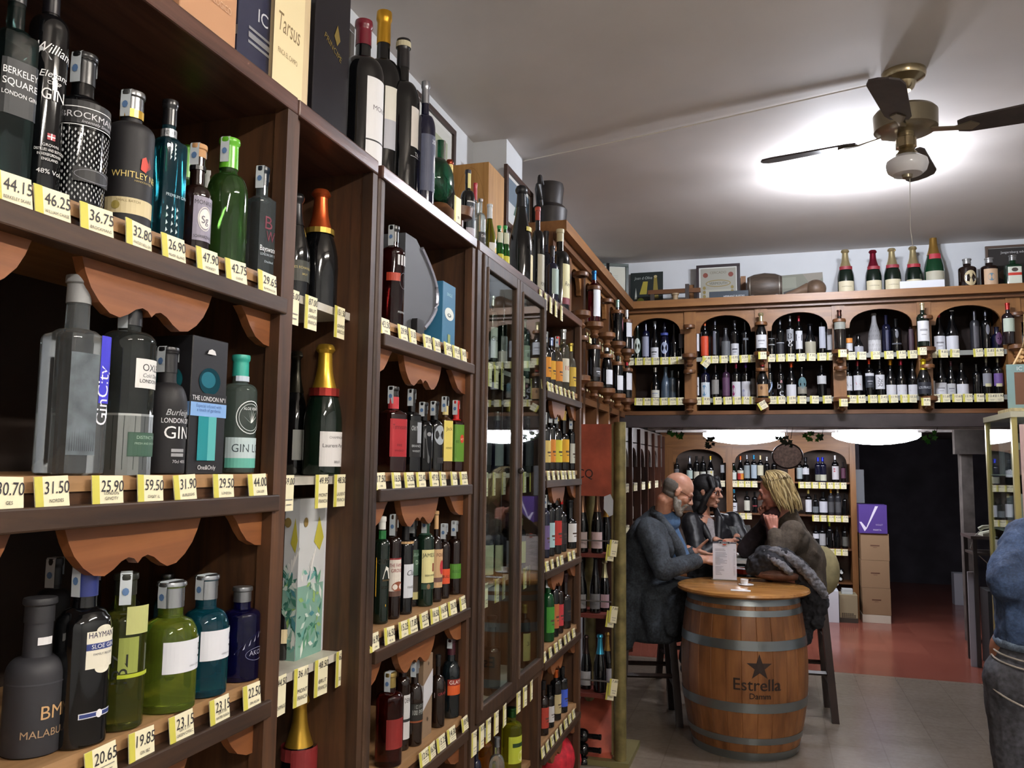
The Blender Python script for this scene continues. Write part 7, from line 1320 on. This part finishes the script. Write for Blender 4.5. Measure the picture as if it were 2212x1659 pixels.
def glasses(M, parent, rx, rz, col, th=.0022, k=1.0):
    g = flat(col, .25, .2); mb = MB()
    for s_ in (-1, 1):
        mb.tube([(.094 - abs(.3 * (cos(t) * rx)) * .3, s_ * .031 + rx * cos(t), .004 + rz * sin(t)) for t in [i * pi / 10 for i in range(20)]], th, 6, closed=True)
        mb.tube([(.088, s_ * (.031 + rx), .010), (.04, s_ * .077, .012), (-.01, s_ * .085, .012), (-.03, s_ * .082, -.004)], th, 6)
    mb.tube([(.094, -.010, .008), (.098, 0, .010), (.094, .010, .008)], th, 6)
    return place(link('glasses', mb.mesh('glasses', [g], 40), parent), M @ Matrix.Scale(k, 4))
# --- bald man in grey coat
man = thing('person', 'bald man with grey beard and long grey wool coat seated left of the barrel', 'person', (SX, SY, 0))
def P_(o):   # keep world coordinates under a located empty
    return o
man.location = (0, 0, 0)
yaw = radians(20); B0 = frame((SX, SY, .80), yaw)      # pelvis frame
sk = skin('#c4947c')
hx = solveX(1464, 5.50, 1.48); HM = frame((hx, 5.50, solveZ(1063, hx, 5.5)), radians(10), radians(30))
HP = HM.translation
wr = Vector((solveX(1520, 5.50, 1.05), 5.50, solveZ(1208, solveX(1520, 5.50, 1.05), 5.50)))         # near (right) wrist
el = Vector((solveX(1432, 5.28, 1.0), 5.30, solveZ(1232, solveX(1432, 5.28, 1.0), 5.30)))
shn = Vector((solveX(1402, 5.34, 1.28), 5.34, solveZ(1142, solveX(1402, 5.34, 1.28), 5.34)))
wl = Vector((solveX(1500, 5.86, 1.1), 5.86, solveZ(1192, solveX(1500, 5.86, 1.1), 5.86)))
ell_ = Vector((wl.x - .22, 5.95, wl.z - .08)); shf = shn + Vector((-.02, .40, .02))
neck0 = (shn + shf) / 2 + Vector((.07, 0, .03))
body = Blob()
body.c(B0 @ V(0, 0, .02), B0 @ V(.0, 0, .25), .14, .135).c(B0 @ V(0, 0, .25), (shn + shf) / 2 + V(.02, 0, -.1), .135, .15).c(shn + V(.02, .06, -.02), shf + V(.02, -.06, -.02), .07, .07)
body.c(neck0, HM @ V(-.045, 0, -.09), .062, .055).c(HM @ V(-.045, 0, -.09), HM @ V(-.01, 0, -.03), .055, .055)
head_prims(body, HM)
body.chain([shn, el, wr], [.05, .04, .026]).chain([shf, ell_, wl], [.05, .04, .026])
hand_prims(body, handM(wr, (1, .15, -.10), (.1, .6, .5)), (.5, .55, .6, .65), (.5, .6))
hand_prims(body, handM(wl, (.85, -.1, -.35), (-.35, -.2, 1)), (.75, .9, .95, 1.0), (1.25, .9), k=1.0)
for s_ in (-1, 1):
    hp = B0 @ V(0, s_ * .10, 0); kn = B0 @ V(.40, s_ * .13, -.0); ft = B0 @ V(.30, s_ * .14, -.50)
    body.chain([hp, kn, ft], [.085, .058, .04])
body.make('body', man, sk, .0045, 5)
coat = Blob(); mid = (shn + shf) / 2
coat.c(B0 @ V(-.02, 0, .0), B0 @ V(0, 0, .25), .185, .18).c(B0 @ V(0, -.05, .25), mid + V(.0, -.03, -.12), .175, .175).c(B0 @ V(0, .05, .25), mid + V(.0, .03, -.12), .175, .175).c(shn + V(.02, .07, -.045), shf + V(.02, -.07, -.045), .095, .095)
coat.c(mid + V(-.02, 0, -.02), neck0 + V(-.035, 0, .03), .10, .07)
coat.chain([shn + V(0, 0, -.01), el, wr - (wr - el) * .22], [.085, .068, .052]).chain([shf, ell_, wl - (wl - ell_) * .12], [.085, .065, .05])
coat.fr(B0, -.30, .06, .215, .19, .05)
for (x_, y_, zt_, zb_) in ((-.14, -.12, 0, -.30), (-.10, .12, 0, -.30), (.0, -.17, -.02, -.24), (.10, -.19, -.03, -.20), (-.17, 0, 0, -.30), (.20, -.18, -.04, -.14), (0, .17, 0, -.25)):
    coat.c(B0 @ V(x_, y_, zt_), B0 @ V(x_ * 1.15, y_ * 1.15, zb_), .085, .05)
coat.c(B0 @ V(0, -.11, .01), B0 @ V(.30, -.15, -.01), .105, .09).c(B0 @ V(0, .11, .01), B0 @ V(.30, .15, -.01), .105, .09)
coat.make('coat', man, cloth('#3a4048', 80, .9, .6, .55), .009, 5, .022, .09)
tr = Blob()
for s_ in (-1, 1):
    hp = B0 @ V(0.05, s_ * .10, 0); kn = B0 @ V(.40, s_ * .13, -.0); ft = B0 @ V(.30, s_ * .14, -.46); tr.chain([hp, kn, ft], [.095, .07, .055])
tr.make('trousers', man, cloth('#17181c', 60), .01, 5)
for s_ in (-1, 1):
    f0 = B0 @ V(.30, s_ * .14, -.53); sh_ = Blob().c(f0, f0 + B0.to_3x3() @ V(.15, 0, -.02), .045, .035); sh_.make('shoe', man, flat('#141214', .4), .008, 3)
# shirt, lapels, collar
Sh = Blob(); Sh.c(neck0 + V(.03, 0, -.04), neck0 + V(.105, .0, -.26), .068, .085).c(neck0 + V(.0, -.03, -.0), neck0 + V(.05, -.02, .0), .072, .07); Sh.make('shirt', man, cloth('#4c6a90', 70, .8, .3, .3), .006, 5)
for s_ in (-1, 1):
    c0 = neck0 + V(-.05, s_ * .05, .05); lp = Blob().chain([c0, neck0 + V(-.01, s_ * .085, .03), neck0 + V(.05, s_ * .088, -.05), neck0 + V(.11, s_ * .075, -.16), neck0 + V(.15, s_ * .04, -.30)], [.026, .03, .034, .038, .03])
    lp.make('lapel', man, cloth('#434951', 80, .9, .6, .5), .006, 3)
hair = Blob(HM); hair.e((-.030, 0, .022), (.0835, .0785, .076)).e((-.015, .0, .02), (.088, .078, .05)).e((-.03, 0, -.03), (.065, .070, .04))
hair.make('hair', man, cloth('#6c6660', 200, .9, .3, .3), .004, 5)
bd = Blob(HM); bd.chain([(.0, -.068, -.04), (.03, -.058, -.085), (.07, -.022, -.112), (.078, 0, -.115), (.07, .022, -.112), (.03, .058, -.085), (.0, .068, -.04)], [.014, .018, .02, .022, .02, .018, .014]).c((.08, -.028, -.05), (.096, 0, -.043), .009, .009).c((.08, .028, -.05), (.096, 0, -.043), .009, .009).e((.06, 0, -.10), (.03, .035, .022)).c((.035, -.058, -.05), (.05, -.045, -.095), .016, .018).c((.035, .058, -.05), (.05, .045, -.095), .016, .018).c((.08, 0, -.075), (.07, 0, -.12), .014, .02).c((.078, -.03, -.055), (.07, -.03, -.09), .012, .014).c((.078, .03, -.055), (.07, .03, -.09), .012, .014)
bd.make('beard', man, cloth('#9a948c', 220, .9, .6, .4), .0035, 3)
eyes(HM, man); glasses(HM, man, .022, .014, '#5a2a20', .0024)
# --- woman in black leather jacket
wm = thing('person', 'dark haired woman with round glasses and black leather jacket, seated at the middle', 'person', (0, 0, 0))
wx = solveX(1530, 6.12, 1.48); WM = frame((wx, 6.12, solveZ(1063, wx, 6.12)), radians(-22), radians(6)); B1 = frame((wx - .02, 6.42, .80), radians(-30))
sh1 = Vector((solveX(1493, 6.05, 1.22), 6.02, 1.235)); sh2 = Vector((solveX(1588, 6.4, 1.22) - .02, 6.38, 1.235)); nk = Vector((wx - .035, 6.16, 1.29))
w1 = Vector((solveX(1560, 5.98, 1.1), 5.98, solveZ(1172, solveX(1560, 5.98, 1.1), 5.98))); e1 = Vector((solveX(1508, 5.88, 1.0), 5.88, .99))
w2 = Vector((solveX(1588, 6.12, 1.1), 6.10, solveZ(1168, solveX(1588, 6.12, 1.1), 6.10))); e2 = sh2 + V(.10, -.10, -.20)
sk2 = skin('#c0917a'); body = Blob()
body.c(B1 @ V(0, 0, 0), (sh1 + sh2) / 2 + V(0, 0, -.12), .13, .12).c(sh1 + V(.05, .03, -.01), sh2 + V(-.05, -.03, -.01), .05, .05).c(nk + V(0, 0, -.04), WM @ V(-.035, 0, -.08), .046, .044).c(WM @ V(-.035, 0, -.08), WM @ V(0, 0, -.03), .044, .05)
head_prims(body, WM, True, .93); body.chain([sh1, e1, w1], [.045, .035, .023]).chain([sh2, e2, w2], [.045, .035, .023])
hand_prims(body, handM(w1, (.8, .3, -.35), (.3, .2, 1)), (.5, .5, .55, .6), (.5, .6), k=.9); hand_prims(body, handM(w2, (-.2, -.7, -.45), (-.2, -.1, 1)), (.4, .4, .45, .5), (.5, .6), k=.9)
for s_ in (-1, 1): body.chain([B1 @ V(0, s_ * .09, 0), B1 @ V(.38, s_ * .1, 0), B1 @ V(.30, s_ * .1, -.5)], [.08, .055, .04])
body.make('body', wm, sk2, .0045, 5)
jk = Blob(); leather = flat('#131217', .5, 0, .5)
jk.c(B1 @ V(0, 0, 0), (sh1 + sh2) / 2 + V(0, .02, -.13), .165, .155).c((sh1 * .7 + sh2 * .3) + V(0, 0, -.13), (sh1 * .3 + sh2 * .7) + V(0, 0, -.13), .12, .12).c(sh1 + V(.02, .01, -.03), sh1 * .6 + sh2 * .4 + V(-.03, .03, -.0), .075, .06).c(sh2 + V(-.02, -.01, -.03), sh1 * .4 + sh2 * .6 + V(.03, .03, -.0), .075, .06)
jk.chain([sh1, e1, w1 - (w1 - e1) * .12], [.07, .06, .042]).chain([sh2, e2, w2 - (w2 - e2) * .12], [.07, .06, .042]); jk.make('jacket', wm, leather, .007, 6, .022, .09)
tp = Blob().c(nk + V(.03, -.06, -.09), nk + V(.07, -.13, -.19), .055, .045).e(nk + V(.02, -.045, -.06), (.06, .05, .035)); tp.make('top', wm, cloth('#8a8486', 60, .8, .3, .2), .006, 4)
for s_, a_ in ((-1, V(-.05, -.05, .03)), (1, V(.09, -.02, .03))):
    lp = Blob().chain([nk + a_ + V(-.01, .03, 0), nk + a_ + V(.02, -.06, -.06), nk + V(.085 + .02 * s_, -.15, -.20), nk + V(.10, -.16, -.27)], [.02, .028, .026, .014]); lp.make('lapel', wm, leather, .006, 3)
tr = Blob()
for s_ in (-1, 1): tr.chain([B1 @ V(0, s_ * .09, 0), B1 @ V(.38, s_ * .1, 0), B1 @ V(.30, s_ * .1, -.5)], [.095, .07, .055])
tr.make('trousers', wm, cloth('#17161a', 60), .01, 4)
hb_ = Blob(WM); hb_.e((-.025, 0, .045), (.098, .086, .085)).e((-.045, 0, -.03), (.07, .085, .09)).e((-.05, .0, -.10), (.06, .085, .08)).c((.03, -.05, .10), (.068, -.068, .04), .025, .016).c((.068, -.068, .04), (.02, -.085, -.05), .014, .02).c((.03, .05, .10), (.055, .072, .02), .025, .016).c((.055, .072, .02), (.01, .085, -.06), .014, .02).c((.02, -.082, -.05), (-.01, -.085, -.14), .024, .016).c((.0, .09, -.05), (-.01, .09, -.13), .024, .016)
hb_.make('hair', wm, cloth('#121014', 240, .55, .6, .3), .005, 8)
eyes(WM, wm, k=.93); glasses(WM, wm, .022, .020, '#2c1a1c', .0022, .93)
place(link('lips', MB().ball((.086, 0, -.057), .0125, flat('#7a3036', .4), 12, (.7, 1.4, .75)).mesh('lips', None, 60), wm), WM @ Matrix.Scale(.93, 4))
# --- blonde woman in brown cardigan
bl = thing('person', 'blonde woman with wavy hair and brown cardigan resting her chin on her hand', 'person', (0, 0, 0))
bx_ = solveX(1672, 5.82, 1.48); LM = frame((bx_, 5.82, solveZ(1062, bx_, 5.82)), radians(172), radians(16)); B2 = frame((solveX(1722, 5.98, .8), 5.98, .80), radians(165))
sA = Vector((solveX(1712, 5.66, 1.2), 5.66, solveZ(1150, solveX(1712, 5.66, 1.2), 5.66))); sB = Vector((solveX(1690, 6.04, 1.22), 6.04, 1.24)); nk = Vector((solveX(1692, 5.84, 1.3), 5.86, 1.30))
wA = Vector((solveX(1672, 5.62, 1.26), 5.62, solveZ(1146, solveX(1672, 5.62, 1.26), 5.62))); eA = Vector((solveX(1680, 5.58, 1.05), 5.56, solveZ(1205, solveX(1680, 5.58, 1.05), 5.56)))
chin = LM @ V(.085, -.01, -.10); wB = chin + V(.012, .06, -.075); eB = Vector((solveX(1612, 6.02, 1.05), 6.04, 1.06))
sk3 = skin('#b88070'); body = Blob()
body.c(B2 @ V(0, 0, 0), (sA + sB) / 2 + V(0, 0, -.12), .13, .12).c(sA + V(0, .06, 0), sB + V(0, -.06, 0), .05, .05).c(nk + V(0, 0, -.05), LM @ V(-.035, 0, -.08), .05, .046).c(LM @ V(-.035, 0, -.08), LM @ V(0, 0, -.03), .046, .05)
head_prims(body, LM, True, .97); body.chain([sA, eA, wA], [.045, .036, .024]).chain([sB, eB, wB], [.045, .036, .024])
hand_prims(body, handM(wA, (-.15, .25, 1), (-.9, .1, .1)), (1.1, 1.2, 1.25, 1.3), (.35, .6), k=.92)
hand_prims(body, handM(wB, (-.35, -.2, .9), (.8, -.1, .4)), (.75, .8, .85, .9), (.5, .5), k=.92)
for s_ in (-1, 1): body.chain([B2 @ V(0, s_ * .09, 0), B2 @ V(.36, s_ * .1, 0), B2 @ V(.30, s_ * .1, -.5)], [.085, .055, .04])
body.make('body', bl, sk3, .0045, 5)
ct = cloth('#4c4238', 90, .9, .5, .35); cg = Blob()
cg.c(B2 @ V(-.02, 0, -.02), B2 @ V(-.02, 0, .22), .17, .165).c(B2 @ V(-.02, 0, .22), (sA + sB) / 2 + V(.02, -.0, -.14), .165, .165).c(sA + V(.01, .05, -.05), sB + V(0, -.05, -.05), .10, .09).c((sA + sB) / 2 + V(.02, 0, -.02), nk + V(.03, 0, .0), .10, .075)
cg.chain([sA, eA, wA - (wA - eA) * .16], [.08, .066, .046]); cg.make('cardigan', bl, ct, .008, 5, .02, .09)
sl = Blob().chain([sB + V(-.02, 0, 0), eB, wB - (wB - eB) * .12], [.078, .066, .046]); sl.c(sB + V(-.03, -.04, -.02), B2 @ V(.12, .02, .18), .08, .09); sl.make('dark_sleeve', bl, cloth('#241a20', 60, .85, .4, .35), .008, 5, .02, .08)
sc2 = Blob().chain([nk + V(-.055, -.08, .03), nk + V(-.10, -.02, -.02), nk + V(-.085, .06, .01)], [.038, .05, .04]).c(nk + V(-.09, -.05, -.02), nk + V(-.07, -.10, -.14), .04, .035); sc2.make('scarf', bl, cloth('#3a1c1e', 70, .9, .5, .4), .007, 4, .012, .04)
tr = Blob()
for s_ in (-1, 1): tr.chain([B2 @ V(0, s_ * .09, 0), B2 @ V(.36, s_ * .1, 0), B2 @ V(.30, s_ * .1, -.5)], [.095, .07, .055])
tr.make('trousers', bl, cloth('#1c1b20', 60), .01, 4)
hr = random.Random(7); hb_ = Blob(LM); hb_.e((-.03, 0, .048), (.098, .090, .084)).e((-.06, 0, -.02), (.075, .090, .09)).e((-.085, .0, -.085), (.06, .085, .06)).make('hair', bl, cloth('#8a7444', 60, .5, .8, .5), .006, 3)
mb = MB(); hm = [flat('#b09a6a', .5), flat('#8a7448', .5), flat('#c4b184', .5), flat('#6a5634', .5)]
for i in range(420):
    a = hr.uniform(-2.9, 2.9); ln = hr.uniform(.16, .25) * (1.1 if abs(a) > 1.8 else 1)
    if abs(a) < 1.15: continue
    out = V(cos(a), sin(a), 0); pts = []; ph = hr.uniform(0, 6) + a * 3; n_ = 16; amp = hr.uniform(.003, .006); lay = hr.uniform(-.006, .006)
    for j in range(n_):
        t_ = j / (n_ - 1); ang = min(t_ * 2.4, 1.45)
        base = V(-.026, 0, .045) + V(out.x * (.102 + lay) * sin(ang) + .035 * (1 - sin(ang)), out.y * (.094 + lay) * sin(ang) - .012 * (1 - sin(ang)), (.092 + lay) * cos(ang))
        d_ = max(0, t_ - .6) / .4; base += V(-.012 * d_ + out.x * .008 * d_, out.y * .008 * d_, -d_ * ln * .80)
        w_ = amp * sin(ph + t_ * 15) * (.4 + t_); base += V(-out.y * w_ + out.x * w_ * .5, out.x * w_ + out.y * w_ * .5, 0)
        if t_ > .9: base += V(-out.x * .012, -out.y * .012, .0) * ((t_ - .9) * 8)
        pts.append(tuple(base))
    mb.tube(pts, [.0052] * (n_ - 3) + [.0045, .003, .001], 5, hm[i % 4])
for i in range(60):
    y_ = hr.uniform(-.05, .05); x_ = .04 + hr.uniform(-.012, .008); s_ = 1 if y_ > 0 else -1; pts = []
    for j in range(12):
        t_ = j / 11; pts.append((x_ - .02 * t_ - .05 * t_ * t_ + .004 * sin(i + t_ * 12), y_ * (1 - t_) + s_ * (.094 * sin(min(1.5, .5 + t_ * 1.6))) * t_ + .004 * cos(i + t_ * 11), .118 - .03 * t_ - .19 * t_ * t_))
    mb.tube(pts, [.0036] * 9 + [.003, .002, .001], 4, hm[i % 4])
place(link('hair_locks', mb.mesh('hair_locks', None, 60), bl), LM)['kind'] = 'stuff'
eyes(LM, bl, k=.97); place(link('lips', MB().ball((.087, 0, -.057), .0125, flat('#8a4048', .4), 12, (.7, 1.4, .75)).mesh('lips', None, 60), bl), LM @ Matrix.Scale(.97, 4))
# --- person in denim at the right photo edge
dn_ = thing('person', 'standing person in blue denim jacket and worn grey jeans, cut by the right edge', 'person', (0, 0, 0))
DX, DY = solveX(2252, 3.6, 1.1), 3.6; D0 = frame((DX, DY, 0), radians(78)); D = lambda x, y, z: D0 @ V(x + max(0, z - .95) * .1, y - max(0, z - .95) * .36, z)
HD = frame(D(.02, 0, 1.60), radians(78)); body = Blob(); sk4 = skin('#b88468')
body.c(D(0, 0, .98), D(.0, 0, 1.3), .10, .13).c(D(0, .14, 1.38), D(0, -.14, 1.40), .06, .06).c(D(-.01, 0, 1.42), HD @ V(-.03, 0, -.07), .058, .055); head_prims(body, HD)
shD = D(0, .19, 1.37); elb = Vector((solveX(2182, 3.5, 1.1), 3.5, solveZ(1255, solveX(2182, 3.5, 1.1), 3.5))); wrD = D(.24, .02, 1.08)
body.chain([shD, elb, wrD], [.055, .043, .028]).chain([D(0, -.20, 1.38), D(-.02, -.27, 1.13), D(.2, -.22, 1.05)], [.055, .043, .028])
hand_prims(body, handM(wrD, (.9, -.2, -.1), (0, -.3, 1)), k=1.0); hand_prims(body, handM(D(.2, -.22, 1.05), D0.to_3x3() @ V(1, .2, -.1), (0, .3, 1)), k=1.0)
for s_ in (-1, 1): body.chain([D(0, s_ * .09, .95), D(.01, s_ * .10, .50), D(0, s_ * .11, .09)], [.09, .06, .045])
body.make('body', dn_, sk4, .005, 4)
denim = cloth('#3c5074', 120, .85, .5, .45); jk = Blob()
jk.c(D(-.01, .06, 1.06), D(0, .05, 1.3), .135, .155).c(D(-.01, -.04, 1.06), D(0, -.05, 1.3), .14, .155).c(D(0, .13, 1.36), D(0, -.15, 1.38), .09, .10).c(D(0, 0, 1.38), D(-.01, 0, 1.45), .09, .075)
jk.fr(D0 @ Matrix.Translation((-.015, .01, 0)), .975, 1.16, .15, .15)
jk.chain([shD, elb, wrD - (wrD - elb) * .2], [.08, .078, .06]).chain([D(0, -.21, 1.36), D(-.02, -.27, 1.13), D(.16, -.23, 1.06)], [.09, .078, .06]); jk.make('denim_jacket', dn_, denim, .007, 5, .025, .07)
hem = Blob().chain([D(-.015 + .135 * cos(a), .01 + .15 * sin(a), .985) for a in [i * pi / 8 for i in range(17)]], [.022] * 17); hem.make('jacket_hem', dn_, cloth('#7688a0', 140, .9, .6, .4), .006, 2)
jn = Blob(); jn.c(D(-.01, .05, .93), D(-.02, .06, .83), .12, .135).c(D(-.01, -.05, .93), D(-.02, -.06, .83), .12, .135)
for s_ in (-1, 1): jn.chain([D(-.02, s_ * .085, .84), D(0, s_ * .10, .50), D(0, s_ * .11, .06)], [.125, .085, .075])
jn.make('jeans', dn_, cloth('#50515a', 60, .85, .5, .5), .007, 5, .012, .08)
wt_ = flat('#a8a098', .8)
def hug(a0, a1, z0, z1, r): return [D(-.02 - r * cos(a0 + (a1 - a0) * i / 8), .0 + (r + .03) * sin(a0 + (a1 - a0) * i / 8), z0 + (z1 - z0) * i / 8) for i in range(9)]
for pts in (hug(1.5, -.3, .955, .925, .138), hug(1.5, -.3, .93, .895, .142), hug(1.1, .35, .82, .78, .165)):
    part('seam', MB().tube(pts, .0035, 6), wt_, dn_)
for s_ in (-1, 1): Blob().c(D(-.03, s_ * .11, .045), D(.17, s_ * .12, .035), .045, .035).make('shoe', dn_, flat('#1c1a1c', .5), .008, 3)
hb_ = Blob(HD).e((-.02, 0, .045), (.105, .084, .09)).e((-.045, 0, -.01), (.075, .08, .08)); hb_.make('hair', dn_, flat('#2a201a', .5, 0, .5, 0, 60), .006, 3)
# ------------------------------------------------------------------ coat and bag on the barrel table
bagp = atZ(1680, 1256, TZ)
t = thing('leather_bag', 'flat brown leather pouch under the coat on the barrel table', 'bag', (0, 0, 0))
bb_ = Blob().e((bagp.x + .01, bagp.y - .02, TZ + .047), (.165, .085, .042)); bb_.make('pouch', t, flat('#6a4c42', .4, 0, .5, 0, 25), .006, 3)
part('seam', MB().tube([(bagp.x - .14, bagp.y - .045, TZ + .05), (bagp.x - .07, bagp.y - .098, TZ + .05), (bagp.x + .08, bagp.y - .10, TZ + .05), (bagp.x + .16, bagp.y - .045, TZ + .05)], .0025, 6), flat('#7a5c50', .4), t, smooth=True)
t = thing('winter_coat', 'dark grey fuzzy coat heaped on the barrel table and hanging over its right side', 'coat', (0, 0, 0))
U = lambda px, py, y: atY(px, py, y)
cb = Blob(); yb = BY + .21
cb.chain([U(1636, 1217, yb), U(1652, 1206, yb), U(1690, 1209, yb), U(1730, 1230, yb)], [.066, .075, .075, .055])
cb.c(U(1628, 1226, yb), U(1645, 1226, yb), .05, .055)
cb.chain([U(1735, 1250, yb), U(1755, 1275, yb - .02), U(1770, 1300, yb - .02), U(1765, 1345, yb)], [.055, .06, .05, .04])
cb.chain([U(1738, 1270, yb + .03), U(1745, 1320, yb + .04), U(1738, 1375, yb + .05)], [.06, .065, .05])
cb.make('heap', t, cloth('#2a2a30', 45, .95, .8, .6), .007, 4, .05, .05)
cb = Blob(); cb.chain([U(1648, 1193, yb - .02), U(1675, 1191, yb - .03), U(1700, 1200, yb - .04), U(1725, 1219, yb - .06), U(1748, 1241, yb - .07), U(1768, 1268, yb - .07), U(1780, 1284, yb - .06)], [.025, .030, .032, .034, .036, .035, .028])
cb.chain([U(1660, 1204, yb - .06), U(1690, 1221, yb - .08), U(1706, 1236, yb - .1)], [.02, .026, .02])
cb.make('fur_trim', t, cloth('#6a696e', 70, .95, .9, .5), .006, 2, .02, .02)
